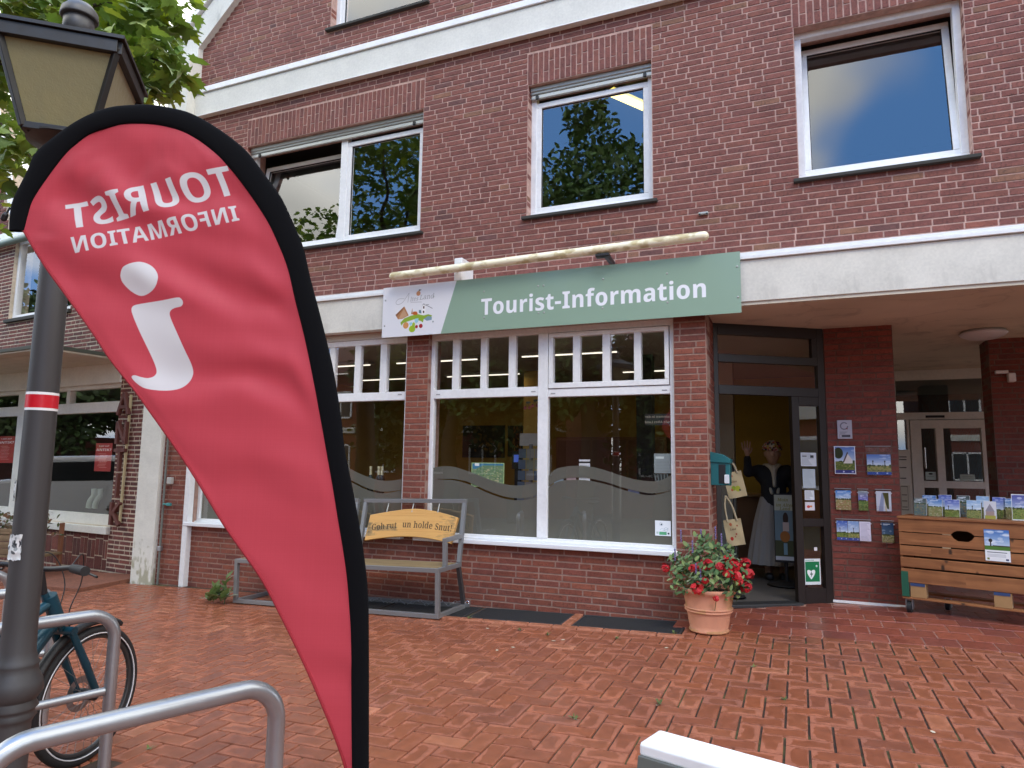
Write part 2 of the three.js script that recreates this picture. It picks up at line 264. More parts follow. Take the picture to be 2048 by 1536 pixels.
// ------------------------------------------------------------------ the tourist office house
const house = tag(group('brick_house'), 'red brick house with white bands, shop windows and a green tourist office sign', 'house');
const houseBricks = [];
const UZ = -0.15, WY0 = 4.14, WY1 = 5.69;
{ // upper wall with gable
  const rake = (x) => (x < -1.65 ? 7.131 + 0.93 * (x + 8.0) : 7.131 + 0.93 * (4.7 - x));
  const wins = [[-6.83, -4.06, WY0, WY1], [-2.695, -1.30, WY0, WY1], [0.09, 1.49, WY0, WY1], [-5.52, -4.07, 7.09, 8.62]];
  const wall = mesh('upper_wall', slab([[-7.79, 3.36], [4.5, 3.36], [4.5, rake(4.5)], [-1.65, rake(-1.65)], [-7.79, rake(-7.79)]], wins, UZ - 0.36, UZ - 0.005), mortar(T(210, 172, 158)), house);
  const span = (y) => (y < rake(-7.79) ? [-7.79, 4.5] : [(y - 7.131) / 0.93 - 8.0, 4.7 - (y - 7.131) / 0.93]);
  const m = rotY(0, 0, UZ, 0);
  const lint = wins.slice(0, 3).map(([a, b, , d]) => [a - 0.01, b + 0.01, d, d + 0.381]);
  wall.userData.cover = (x, y) => x > 768 && x < 1480 && y > 500 && y < 660;
  lay(houseBricks, { y0: 3.36, y1: 12.88, span, holes: [...wins, ...lint, [-9, 9, 6.27, 6.68]], seed: 5, tones: 'upper', m, part: wall, heads: 0.2 });
  for (const [k, [a, b, , d]] of wins.slice(0, 3).entries()) soldiers(houseBricks, a - 0.01, b + 0.01, d, d + 0.381, { seed: 40 + k, tones: 'upper', m, part: wall });
  // bricks round the window reveals
  for (const [k, [a, b, c, d]] of wins.entries()) {
    lay(houseBricks, { x0: 0, x1: 0.115, y0: c, y1: d, seed: 60 + k, tones: 'upper', m: rotY(a, 0, UZ, Math.PI / 2), part: wall, heads: 0, pitch: 0.23 });
    lay(houseBricks, { x0: 0, x1: 0.115, y0: c, y1: d, seed: 70 + k, tones: 'upper', m: rotY(b, 0, UZ - 0.115, -Math.PI / 2), part: wall, heads: 0, pitch: 0.23 });
  }
  // cornice, pilaster, gable trim
  const cor = mesh('cornice', rbox(-7.79, 4.5, 6.264, 6.60, UZ - 0.1, UZ + 0.07, 0.006), M.plaster, house);
  mesh('flashing', merge(rbox(-7.79, 4.5, 6.606, 6.685, UZ - 0.1, UZ + 0.095, 0.006), rbox(-7.79, 4.5, 6.264, 6.275, UZ + 0.072, UZ + 0.082, 0.002)), M.white, cor);
  const pilTex = dataTex(128, 1024, (u, v) => { const a = fbm(u * 4, v * 60, 2, 5), b = fbm(u * 40, v * 600, 9, 3), y = v * 7.43, s = y < 0.75 ? 0.55 * sstep(0.50, 0.72, fbm(u * 22 + 3, y * 12, 7, 5) + 0.55 * (0.34 - y)) : 0, n = 236 + 20 * (a - 0.5) + 14 * (b - 0.5); return [lerp(n, 122, s * 0.8), lerp(n * 0.995, 116, s * 0.8), lerp(n * 0.97, 78, s * 0.8)]; });   // algae at its foot
  pilTex.repeat.set(1, 1 / 7.43); pilTex.offset.set(0, 0.30 / 7.43);
  mesh('pilaster', rbox(-8.17, -7.79, -0.30, 7.13, UZ - 0.2, 0.06, 0.01), std(lin(0.86, 0.85, 0.80), 0.85, { map: pilTex }), house);
  const rk = new THREE.Shape([[-8.17, 7.10], [-7.79, 7.10], [-7.79, 7.326], [-1.65, 13.04], [-1.65, 13.50], [-8.30, 7.33]].map(([x, y]) => new THREE.Vector2(x, y)));
  const gt = mesh('gable_trim', metreUV(new THREE.ExtrudeGeometry(rk, { depth: 0.26, bevelEnabled: false }).translate(0, 0, UZ - 0.18)), M.plaster, house);
  const cap = new THREE.Shape([[-8.34, 7.36], [-1.65, 13.55], [-1.65, 13.62], [-8.40, 7.42]].map(([x, y]) => new THREE.Vector2(x, y)));
  mesh('cover_strip', metreUV(new THREE.ExtrudeGeometry(cap, { depth: 0.36, bevelEnabled: false }).translate(0, 0, UZ - 0.24)), M.white, gt);
  const rk2 = new THREE.Shape([[4.88, 7.10], [4.5, 7.10], [4.5, 7.326], [-1.65, 13.04], [-1.65, 13.50], [5.0, 7.33]].map(([x, y]) => new THREE.Vector2(x, y)));
  mesh('gable_trim', metreUV(new THREE.ExtrudeGeometry(rk2, { depth: 0.26, bevelEnabled: false }).translate(0, 0, UZ - 0.18)), M.plaster, house);
  mesh('roof', merge(bar([-5.0, 10.36, -5.5], [-5.01, 10.36, -5.5], 0.02), (() => { const g = new THREE.BufferGeometry(); const p = [-8.3, 7.32, -0.25, -1.65, 13.5, -0.25, -1.65, 13.5, -9, -8.3, 7.32, -9, 5.0, 7.32, -0.25, 5.0, 7.32, -9]; g.setAttribute('position', new THREE.Float32BufferAttribute(p, 3)); g.setIndex([0, 1, 2, 0, 2, 3, 4, 5, 2, 4, 2, 1]); g.computeVertexNormals(); return metreUV(g); })()), std(T(120, 70, 58), 0.85), house);
  mesh('side_wall', merge(rbox(-8.10, -7.9, -0.3, 7.3, -9, UZ - 0.2, 0), rbox(4.4, 4.6, 2.94, 7.3, -9, UZ - 0.4, 0), rbox(-8.1, 4.6, -0.3, 7.3, -9.1, -9, 0)), std(T(140, 82, 72), 0.9, { map: brickTex }), house);

  // upper windows
  const makeWindow = (x0, x1, y0, y1, lights, opt = {}) => {
    const w = group('window', house), zf = UZ - 0.115, fr = 0.062;       // zf: outer face of the frame
    const fs = [rbox(x0, x1, y0, y0 + 0.085, zf - 0.08, zf, 0.004), rbox(x0, x1, y1 - fr, y1, zf - 0.08, zf, 0.004), rbox(x0, x0 + fr, y0 + 0.085, y1 - fr, zf - 0.08, zf, 0.004), rbox(x1 - fr, x1, y0 + 0.085, y1 - fr, zf - 0.08, zf, 0.004)];
    const xs = [x0 + fr, ...(opt.mullions || []).flatMap((v) => [v - 0.05, v + 0.05]), x1 - fr];
    for (const v of opt.mullions || []) fs.push(rbox(v - 0.05, v + 0.05, y0 + 0.085, y1 - fr, zf - 0.08, zf - 0.001, 0.004));
    mesh('frame', merge(fs), M.white, w);
    for (let k = 0; k < lights.length; k++) {
      const a = xs[2 * k] - 0.006, b = xs[2 * k + 1] + 0.006, c = y0 + 0.079, d = y1 - fr + 0.006 - (opt.box ? 0.11 : 0), s = 0.06, H = d - c;
      const put = (n, geo, mat) => { const o = mesh(n, geo, mat, w); o.position.set(0, c, zf - 0.02); o.rotation.x = -lights[k]; };
      const part = (x0_, x1_, y0_, y1_) => rbox(x0_, x1_, y0_, y1_, -0.055, lights[k] ? 0.0 : 0.006, 0.005);
      const sashGeo = merge(part(a, b, 0, s), part(a, b, H - s, H), part(a, a + s, s, H - s), part(b - s, b, s, H - s));
      put('sash', sashGeo, M.white);
      put('pane', new THREE.PlaneGeometry(b - a - 2 * s + 0.01, H - 2 * s + 0.01).translate((a + b) / 2, H / 2, -0.022), M.pane);
      put('gasket', merge(rbox(a + s - 0.001, b - s + 0.001, s - 0.001, s + 0.006, -0.03, -0.012, 0), rbox(a + s - 0.001, b - s + 0.001, H - s - 0.006, H - s + 0.001, -0.03, -0.012, 0), rbox(a + s - 0.001, a + s + 0.006, s, H - s, -0.03, -0.012, 0), rbox(b - s - 0.006, b - s + 0.001, s, H - s, -0.03, -0.012, 0)), M.rubber);
    }
    mesh('sill', merge(rbox(x0 - 0.05, x1 + 0.05, y0 - 0.036, y0 - 0.002, zf - 0.06, UZ + 0.05, 0.005)), M.darkStone, w);
    mesh('sill_flashing', rbox(x0 + 0.005, x1 - 0.005, y0 - 0.001, y0 + 0.012, zf - 0.01, UZ - 0.03, 0.003), M.white, w);
    if (opt.box) {
      mesh('shutter_slats', merge(rbox(x0 + 0.004, x1 - 0.004, y1 - 0.085, y1 - 0.012, zf + 0.012, zf + 0.045, 0.012), rbox(x0 + 0.004, x1 - 0.004, y1 - 0.055, y1 - 0.001, zf + 0.03, zf + 0.06, 0.012)), M.alu, w);
      mesh('shutter_rail', rbox(x0 + 0.004, x1 - 0.004, y1 - 0.14, y1 - 0.088, zf + 0.008, zf + 0.04, 0.012), std(lin(0.52, 0.53, 0.49), 0.4, { metalness: 0.3 }), w);
      for (const q of [0.06, 0.94]) mesh('shutter_stop', rbox(lerp(x0, x1, q) - 0.018, lerp(x0, x1, q) + 0.018, y1 - 0.15, y1 - 0.10, zf + 0.035, zf + 0.06, 0.008), M.black, w);
    }
    return w;
  };
  tag(makeWindow(-6.83, -4.06, WY0, WY1, [0.15, 0], { mullions: [-5.29], box: true }), 'wide two-part window, its left sash tilted open');
  tag(makeWindow(-2.695, -1.30, WY0, WY1, [0], { box: true }), 'window with the shutter rail showing and green trees mirrored in it');
  tag(makeWindow(0.09, 1.49, WY0, WY1, [0.13], {}), 'tilted window that mirrors blue sky');
  tag(makeWindow(-5.52, -4.07, 7.09, 8.62, [0], {}), 'gable window above the cornice');

  // rooms behind the upper windows
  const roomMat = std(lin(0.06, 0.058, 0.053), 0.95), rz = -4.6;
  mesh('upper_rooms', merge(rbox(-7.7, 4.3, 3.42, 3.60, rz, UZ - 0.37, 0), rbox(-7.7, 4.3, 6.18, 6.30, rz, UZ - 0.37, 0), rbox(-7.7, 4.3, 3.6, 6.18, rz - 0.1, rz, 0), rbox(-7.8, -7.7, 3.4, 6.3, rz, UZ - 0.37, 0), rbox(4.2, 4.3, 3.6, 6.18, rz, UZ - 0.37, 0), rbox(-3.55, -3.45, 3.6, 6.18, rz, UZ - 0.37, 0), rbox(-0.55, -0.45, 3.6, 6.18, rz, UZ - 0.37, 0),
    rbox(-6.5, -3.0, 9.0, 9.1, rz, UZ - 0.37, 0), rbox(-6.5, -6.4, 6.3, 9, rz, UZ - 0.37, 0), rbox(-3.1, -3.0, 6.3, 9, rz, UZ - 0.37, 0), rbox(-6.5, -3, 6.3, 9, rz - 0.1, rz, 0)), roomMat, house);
}
// tube lamp in the room behind the middle window
{
  const a = V3(-2.05, 6.10, -1.3), b = V3(-1.35, 6.10, -2.4);
  const l = tag(group('ceiling_tube_lamp'), 'yellow lit tube lamp on the ceiling behind the middle upper window', 'lamp');
  mesh('housing', bar(a.clone().setY(6.155), b.clone().setY(6.155), 0.16, 0.045), M.alu, l);
  const lens = mesh('glowing_tube', bar(a, b, 0.12, 0.05, 0.02), std(lin(0.9, 0.8, 0.2), 0.5, { emissive: lin(1, 0.82, 0.18), emissiveIntensity: 3.2 }), l);
  const ra = new THREE.RectAreaLight(0xffe08a, 2.2, 0.12, a.distanceTo(b)); ra.position.copy(a.clone().lerp(b, 0.5)).setY(6.06); ra.lookAt(ra.position.x, 0, ra.position.z); ra.rotation.z = Math.atan2(b.x - a.x, b.z - a.z); scene.add(ra); void lens;
}
const SHOPZ = -0.06;
{ // lower wall: parapet below the shop windows and the piers
  const wins = [[-7.2, -4.09, 0.584, 2.93], [-3.80, -1.09, 0.584, 2.93]];
  const wall = mesh('lower_wall', slab([[-7.79, -0.45], [-0.78, -0.45], [-0.78, 2.95], [-7.79, 2.95]], wins, -0.28, -0.005), mortar(T(176, 142, 126)), house);
  wall.userData.cover = (x, y) => x < 935 && y > 1000;
  lay(houseBricks, { x0: -7.79, x1: -0.78, y0: -0.432, y1: 2.93, holes: wins, seed: 11, tones: 'lower', m: rotY(0, 0, 0, 0), part: wall, heads: 0.07, plain: true, pitch: 0.2495, joint: 0.0115 });
  lay(houseBricks, { x0: 0, x1: 0.12, y0: 0.584, y1: 2.93, seed: 12, tones: 'lower', m: rotY(-4.09, 0, -0.12, -Math.PI / 2), part: wall, heads: 0, plain: true, pitch: 0.24 });
  lay(houseBricks, { x0: 0, x1: 0.12, y0: 0.584, y1: 2.93, seed: 13, tones: 'lower', m: rotY(-3.80, 0, 0, Math.PI / 2), part: wall, heads: 0, plain: true, pitch: 0.24 });
  const side = mesh('entrance_pier', rbox(-0.98, -0.785, -0.3, 2.95, -0.62, -0.28, 0), mortar(T(176, 142, 126)), house);
  lay(houseBricks, { x0: 0, x1: 0.60, y0: -0.432, y1: 2.93, seed: 14, tones: 'lower', m: rotY(-0.78, 0, 0, Math.PI / 2), part: side, heads: 0.1, plain: true });
  const bw = mesh('leaflet_wall', rbox(0.28, 0.93, -0.1, 2.92, -1.8, -1.305, 0), mortar(T(120, 88, 76)), house);
  lay(houseBricks, { x0: 0.28, x1: 0.93, y0: 0.055, y1: 2.92, seed: 15, tones: 'entry', m: rotY(0, 0, -1.3, 0), part: bw, heads: 0.1, plain: true });
  lay(houseBricks, { x0: 0, x1: 0.5, y0: 0.055, y1: 2.92, seed: 25, tones: 'entry', m: rotY(0.93, 0, -1.3, Math.PI / 2), part: bw, heads: 0.1, plain: true });
  mesh('base_strip', rbox(0.27, 0.94, 0.062, 0.088, -1.30, -1.285, 0.003), M.white, bw);
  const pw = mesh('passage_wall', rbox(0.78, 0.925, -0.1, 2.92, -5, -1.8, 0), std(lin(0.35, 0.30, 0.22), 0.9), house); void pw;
  const rp = mesh('passage_pier', rbox(2.02, 2.42, -0.1, 2.92, -2.9, -2.505, 0), mortar(T(130, 105, 92)), house);
  lay(houseBricks, { x0: 2.02, x1: 2.42, y0: 0.05, y1: 2.92, seed: 16, tones: 'entry', m: rotY(0, 0, -2.5, 0), part: rp, heads: 0.2, plain: true });
  lay(houseBricks, { x0: 0, x1: 0.4, y0: 0.05, y1: 2.92, seed: 17, tones: 'entry', m: rotY(2.02, 0, -2.9, -Math.PI / 2), part: rp, heads: 0.2, plain: true });
}
settle(houseBricks);
{ // concrete beam over the ground floor, soffit of the passage
  const bm = mesh('beam', rbox(-7.79, 4.6, 2.935, 3.33, -0.35, 0.10, 0.006), std(lin(0.84, 0.82, 0.75), 0.85, { map: plasterTex }), house);
  mesh('flashing', merge(rbox(-7.79, 4.6, 3.333, 3.365, -0.2, 0.125, 0.004), rbox(-7.79, 4.6, 3.372, 3.405, -0.2, 0.10, 0.004)), M.white, bm);
  const soffitTex = dataTex(512, 512, (u, v) => { const a = fbm(u * 6, v * 6, 2, 6, 6), c = sstep(0.47, 0.5, fbm(u * 5, v * 5, 31, 5, 5)) * sstep(0.53, 0.5, fbm(u * 5, v * 5, 31, 5, 5)), s = sstep(0.6, 0.75, fbm(u * 8, v * 8, 12, 4, 8)); const n = 225 + 34 * (a - 0.5) - 15 * c - 20 * s; return [n, n * 0.985, n * 0.95]; });
  mesh('passage_ceiling', rbox(-0.78, 4.5, 2.905, 2.934, -5.1, 0.085, 0), std(lin(0.80, 0.75, 0.65), 0.9, { map: rep(soffitTex, 0.4) }), house);
}
// ------------------------------------------------------------------ shop windows
const filmMat = phys(lin(0.25, 0.25, 0.205), 0.9, { transmission: 0.5, thickness: 0, ior: 1.3 });
function waveFilm(w, zx, zy, ox, oy, s, bottom, x0, x1, top, line) {
  const P = ([a, b]) => { const q = onZ(ox + a / s, oy + b / s, SHOPZ - 0.03); return new THREE.Vector2(clamp(q.x, x0, x1), q.y); };
  const curve = (pts) => new THREE.SplineCurve(pts.map(P)).getPoints(40);
  const t = curve(top), l = curve(line), th = 0.011;
  const taper = (k) => th * Math.min(1, 0.25 + 3 * Math.min(k, 1 - k));
  const lo = l.map((p, k) => new THREE.Vector2(p.x, p.y - taper(k / 40))), hi = l.map((p, k) => new THREE.Vector2(p.x, p.y + taper(k / 40)));
  if (l[0].x > x0 + 0.01) { lo.unshift(new THREE.Vector2(x0, l[0].y)); hi.unshift(new THREE.Vector2(x0, l[0].y + 0.0005)); }
  if (l[40].x < x1 - 0.01) { lo.push(new THREE.Vector2(x1, l[40].y)); hi.push(new THREE.Vector2(x1, l[40].y + 0.0005)); }
  if (t[0].x > x0) t[0].x = x0; if (t[40].x < x1) t[40].x = x1;
  const A = new THREE.Shape([new THREE.Vector2(x0, bottom), new THREE.Vector2(x1, bottom), ...lo.slice().reverse()]), B = new THREE.Shape([...hi, ...t.slice().reverse()]);
  for (const sh of [A, B]) mesh('frosted_film', metreUV(new THREE.ShapeGeometry(sh).translate(0, 0, SHOPZ - 0.031)), filmMat, w);
}
const paneAt = (w, x0, x1, y0, y1, z = SHOPZ - 0.026) => mesh('pane', new THREE.PlaneGeometry(x1 - x0, y1 - y0).translate((x0 + x1) / 2, (y0 + y1) / 2, z), M.pane, w);
{
  const z0 = SHOPZ - 0.075, z1 = SHOPZ, B = (x0, x1, y0, y1, dz = 0) => rbox(x0, x1, y0, y1, z0, z1 + dz, 0.005);
  { // right window
    const w = tag(group('shop_window', house), 'right shop window with two big panes and eight small lights above');
    const up1 = [[-3.757, -3.534], [-3.452, -3.187], [-3.114, -2.852], [-2.771, -2.545]], up2 = [[-2.345, -2.125], [-2.049, -1.811], [-1.732, -1.487], [-1.417, -1.185]];
    const fs = [B(-3.80, -1.09, 0.60, 0.672), B(-3.80, -1.09, 2.795, 2.86), B(-3.80, -3.757, 0.672, 2.795), B(-1.135, -1.09, 0.672, 2.795), B(-2.508, -2.397, 0.672, 2.795, 0.006), B(-3.757, -2.508, 2.134, 2.232), B(-2.397, -1.135, 2.118, 2.20)];
    for (let k = 0; k < 3; k++) fs.push(B(up1[k][1], up1[k + 1][0], 2.232, 2.795, -0.004));
    mesh('frame', merge(fs), M.white, w);
    const ss = [B(-2.39, -1.142, 2.206, 2.262, 0.012), B(-2.39, -1.142, 2.745, 2.79, 0.012), B(-2.39, -2.345, 2.262, 2.745, 0.012), B(-1.185, -1.142, 2.262, 2.745, 0.012)];
    for (let k = 0; k < 3; k++) ss.push(B(up2[k][1], up2[k + 1][0], 2.262, 2.745, 0.008));
    mesh('casement', merge(ss), M.white, w);
    for (const [a, b] of up1) paneAt(w, a, b, 2.23, 2.797);
    for (const [a, b] of up2) paneAt(w, a, b, 2.26, 2.747, SHOPZ - 0.02);
    paneAt(w, -3.76, -2.506, 0.67, 2.136); paneAt(w, -2.399, -1.133, 0.67, 2.12);
    for (const x of [-3.70, -2.56, -2.34, -1.19]) mesh('drain_cap', rbox(x - 0.025, x + 0.025, x < -2.45 ? 2.175 : 2.148, x < -2.45 ? 2.187 : 2.16, z1, z1 + 0.004, 0.002), solid(lin(0.35, 0.35, 0.35)), w);
    mesh('sill', rbox(-3.89, -1.07, 0.585, 0.63, -0.12, 0.085, 0.008), M.whiteSill, w);
    mesh('sill_upstand', rbox(-3.80, -1.09, 0.630, 0.645, -0.10, -0.03, 0.004), M.whiteSill, w);
    waveFilm(w, 0, 0, 840, 780, 1288 / 260, 0.672, -3.757, -2.508, [[110, 770], [240, 755], [350, 765], [520, 820], [700, 890], [850, 935], [1000, 945], [1165, 920]], [[210, 885], [350, 890], [500, 930], [650, 1000], [800, 1055], [920, 1080], [1060, 1078], [1150, 1045]]);
    waveFilm(w, 0, 0, 1080, 780, 1303 / 280, 0.672, -2.397, -1.135, [[55, 800], [150, 735], [260, 710], [370, 705], [480, 715], [600, 745], [750, 795], [900, 835], [1060, 850], [1150, 830], [1250, 785]], [[75, 905], [150, 855], [240, 830], [350, 825], [470, 835], [640, 875], [760, 915], [920, 955], [1020, 970], [1130, 960], [1190, 940]]);
  }
  { // left window, mostly behind the flag
    const w = tag(group('shop_window', house), 'left shop window behind the red flag and the bench');
    const xm = -5.66, ups = []; for (let k = 0; k < 4; k++) ups.push([-7.155 + k * 0.3625, -7.155 + k * 0.3625 + 0.285]);
    const ups2 = [[-5.50, -5.215], [-5.138, -4.847], [-4.768, -4.487], [-4.398, -4.134]];
    const fs = [B(-7.2, -4.09, 0.60, 0.672), B(-7.2, -4.09, 2.795, 2.86), B(-7.2, -7.155, 0.672, 2.795), B(-4.134, -4.09, 0.672, 2.795), B(xm - 0.055, xm + 0.16, 0.672, 2.795, 0.006), B(-7.155, xm - 0.055, 2.130, 2.228), B(xm + 0.16, -4.134, 2.130, 2.228)];
    for (const u of [ups, ups2]) for (let k = 0; k < 3; k++) fs.push(B(u[k][1], u[k + 1][0], 2.228, 2.795, -0.004));
    mesh('frame', merge(fs), M.white, w);
    for (const [a, b] of [...ups, ...ups2]) paneAt(w, a, b, 2.226, 2.797);
    paneAt(w, -7.157, xm - 0.053, 0.67, 2.132); paneAt(w, xm + 0.158, -4.132, 0.67, 2.132);
    mesh('sill', rbox(-7.27, -4.05, 0.585, 0.63, -0.12, 0.085, 0.008), M.whiteSill, w);
    mesh('sill_upstand', rbox(-7.2, -4.09, 0.630, 0.645, -0.10, -0.03, 0.004), M.whiteSill, w);
    waveFilm(w, 0, 0, 640, 680, 1024 / 220, 0.672, xm + 0.16, -4.134, [[0, 1130], [130, 1150], [270, 1195], [350, 1235], [450, 1275], [550, 1305], [650, 1310], [755, 1295]], [[20, 1240], [150, 1260], [290, 1315], [400, 1370], [480, 1400], [600, 1420], [740, 1400]]);
    mesh('frosted_film', new THREE.PlaneGeometry(1.44, 0.62).translate(-6.436, 0.984, SHOPZ - 0.031), filmMat, w);
    for (const x of [-4.2, -5.4]) mesh('drain_cap', rbox(x - 0.025, x + 0.025, 2.19, 2.202, z1, z1 + 0.004, 0.002), solid(lin(0.35, 0.35, 0.35)), w);
    mesh('corner_post', rbox(-7.29, -7.205, gy(-7.25, 0.1), 2.93, -0.01, 0.075, 0.01), M.white, w);
  }
  mesh('window_head', merge(rbox(-7.2, -4.09, 2.862, 2.934, -0.2, -0.05, 0), rbox(-3.80, -1.09, 2.862, 2.934, -0.2, -0.05, 0)), std(lin(0.62, 0.60, 0.54), 0.8), house);
}
// ------------------------------------------------------------------ entrance door on the slant
const DA = [-0.78, -0.6], DB = [0.28, -1.3], dAng = Math.atan2(-(DB[1] - DA[1]), DB[0] - DA[0]);
{
  const d = group('entrance_door', house, [DA[0], 0, DA[1]], dAng); tag(d, 'dark brown framed glass entrance standing open');
  const B = (x0, x1, y0, y1, z0 = -0.06, z1 = 0.0) => rbox(x0, x1, y0, y1, z0, z1, 0.004);
  mesh('frame', merge(B(0.0, 0.052, 0.03, 2.905), B(1.19, 1.268, 0.03, 2.905), B(0.052, 1.19, 2.79, 2.905), B(0.052, 1.19, 2.50, 2.585), B(0.052, 1.19, 2.165, 2.26), B(0.872, 0.955, 0.03, 2.165), B(0.955, 1.19, 2.07, 2.165), B(0.955, 1.19, 0.82, 0.90), B(0.955, 1.19, 0.03, 0.20), rbox(1.13, 1.19, 2.585, 2.79, -0.05, -0.002, 0.003)), M.darkFrame, d);
  const P = (x0, x1, y0, y1) => mesh('pane', new THREE.PlaneGeometry(x1 - x0, y1 - y0).translate((x0 + x1) / 2, (y0 + y1) / 2, -0.03), M.pane, d);
  P(0.05, 1.132, 2.583, 2.792); P(0.05, 1.192, 2.258, 2.502); P(0.953, 1.192, 0.898, 2.072); P(0.953, 1.192, 0.198, 0.822);
  mesh('threshold', rbox(0.0, 0.9, 0.03, 0.068, -0.12, 0.05, 0.01), solid(lin(0.03, 0.03, 0.03), 0.5), d);
}
// ------------------------------------------------------------------ rooms behind the shop front
const shopLights = [];
{
  const yellow = std(lin(0.40, 0.27, 0.045), 0.85, { map: mottle }), ceil = std(lin(0.42, 0.40, 0.34), 0.9), floorM = std(lin(0.10, 0.09, 0.08), 0.6);
  const room = group('shop_interior', house); tag(room, 'dim yellow walled room behind the shop windows');
  mesh('back_wall', rbox(-7.78, 0.78, 0.0, 2.86, -5.1, -5.0, 0), yellow, room);
  const plan = (y0, y1) => metreUV(new THREE.ExtrudeGeometry(new THREE.Shape([[-7.78, 0.28], [-0.8, 0.28], [-0.8, 0.66], [0.24, 1.35], [0.61, 1.5], [0.61, 5.1], [-7.78, 5.1]].map(([x, y]) => new THREE.Vector2(x, y))), { depth: y1 - y0, bevelEnabled: false }).rotateX(-Math.PI / 2).translate(0, y0, 0));
  mesh('ceiling', plan(2.86, 2.934), ceil, room);
  mesh('floor', plan(-0.12, 0.062), floorM, room);
  mesh('end_wall', rbox(-7.88, -7.78, 0.0, 2.934, -5.1, -0.28, 0), yellow, room);
  mesh('passage_side_wall', rbox(0.62, 0.78, 0.0, 2.934, -5.1, -1.5, 0), yellow, room);
  mesh('column', rbox(-0.98, -0.78, 0.02, 2.86, -3.0, -2.8, 0.004), std(lin(0.42, 0.38, 0.28), 0.8), room);
  mesh('column', rbox(onZ(1047, 830, -3.1).x, onZ(1078, 830, -3.1).x, 0.02, 2.86, -3.4, -3.1, 0.004), std(lin(0.50, 0.38, 0.12), 0.8), room);
  mesh('column', rbox(-1.92, -1.72, 0.02, 2.86, -2.3, -2.1, 0), solid(lin(0.02, 0.02, 0.02), 0.9), room);
  const glow = std(lin(0.9, 0.9, 0.85), 0.6, { emissive: lin(1, 0.93, 0.78), emissiveIntensity: 1.3 });
  for (const [x0, x1, z] of [[-6.9, -5.6, -1.5], [-5.2, -3.9, -1.5], [-3.3, -2.0, -1.5], [-6.9, -5.6, -3.0], [-5.2, -3.9, -3.0], [-2.4, -1.1, -3.3]]) {
    const l = tag(group('ceiling_strip_lamp'), 'lit strip lamp on the shop ceiling seen through the glass', 'lamp', 'strip lamps on the shop ceiling');
    mesh('housing', rbox(x0, x1, 2.815, 2.858, z - 0.06, z + 0.06, 0.004), M.alu, l);
    mesh('glowing_tube', rbox(x0 + 0.02, x1 - 0.02, 2.80, 2.814, z - 0.010, z + 0.010, 0.006), glow, l);
    const ra = new THREE.RectAreaLight(0xffd79a, 9.0, x1 - x0 - 0.04, 0.05); ra.position.set((x0 + x1) / 2, 2.78, z); ra.rotation.x = -Math.PI / 2; scene.add(ra);
  }
  // furniture and pictures of the room
  const wood = std(lin(0.16, 0.075, 0.03), 0.5), dark = solid(lin(0.012, 0.011, 0.01), 0.6);
  const pic = (px0, px1, py0, py1, z, t, label) => { const A0 = onZ(px0, py0, z), A1 = onZ(px1, py1, z), x0 = A0.x, x1 = A1.x, y0 = A1.y, y1 = A0.y; const p = tag(group('wall_picture'), label, 'picture'); mesh('frame', rbox(x0 - 0.015, x1 + 0.015, y0 - 0.015, y1 + 0.015, z, z + 0.02, 0.003), dark, p); mesh('print', new THREE.PlaneGeometry(x1 - x0, y1 - y0).translate((x0 + x1) / 2, (y0 + y1) / 2, z + 0.0215), printMat(t, 0.6), p); };
  const blotch = (c, seed, bg) => canvasTex(256, 192, (x, w, h) => { const R = rng(seed); x.fillStyle = bg; x.fillRect(0, 0, w, h); for (let k = 0; k < 70; k++) { x.fillStyle = c[Math.floor(R() * c.length)]; x.globalAlpha = 0.5; x.beginPath(); x.ellipse(w * (0.3 + 0.7 * R()), h * R(), 4 + 20 * R(), 3 + 14 * R(), R() * 3, 0, 7); x.fill(); } });
  pic(928, 1008, 853, 914, -4.998, blotch(['#7a5a14', '#3d2c08', '#a57a1e', '#120d05', '#1c1508'], 3, '#0b0906'), 'wide dark poster with golden fruit on the yellow wall');
  pic(1018, 1044, 853, 912, -4.998, blotch(['#6e2014', '#b8641e', '#3a0e08', '#d2a03c'], 8, '#1c0a06'), 'narrow red brown poster on the yellow wall beside the wide one');
  const counter = tag(group('service_counter'), 'brown wooden service counter inside the shop', 'counter');
  mesh('body', rbox(-2.2, -0.35, 0.02, 1.02, -4.1, -3.5, 0.01), wood, counter); mesh('top', rbox(-2.25, -0.30, 1.02, 1.06, -4.15, -3.42, 0.008), std(lin(0.30, 0.20, 0.10), 0.35), counter);
  const cab = tag(group('tall_cabinet'), 'tall dark wooden cabinet at the yellow wall', 'cabinet');
  mesh('body', rbox(onZ(1112, 900, -4.6).x, onZ(1112, 900, -4.6).x + 1.9, 0.02, onZ(1200, 874, -4.6).y, -4.99, -4.6, 0.01), wood, cab); for (const k of [0, 1, 2]) { const x = onZ(1112, 900, -4.6).x + 0.03 + k * 0.62; mesh('door', rbox(x, x + 0.58, 0.1, onZ(1200, 874, -4.6).y - 0.05, -4.6, -4.58, 0.006), std(lin(0.11, 0.05, 0.025), 0.5), cab); }
  const rx = onZ(1062, 900, -1.6).x, rack = tag(group('postcard_rack', scene, [rx, 0.062, -1.6]), 'tall postcard rack behind the shop glass', 'rack');
  mesh('post', rod([0, 0, 0], [0, 1.62, 0], 0.025), M.steel, rack); mesh('base', lathe([[0, 0], [0.22, 0], [0.2, 0.04], [0, 0.05]]), M.steel, rack);
  mesh('header_card', rbox(-0.16, 0.20, 1.60, 1.76, -0.02, 0, 0.004), solid(lin(0.55, 0.53, 0.48)), rack);
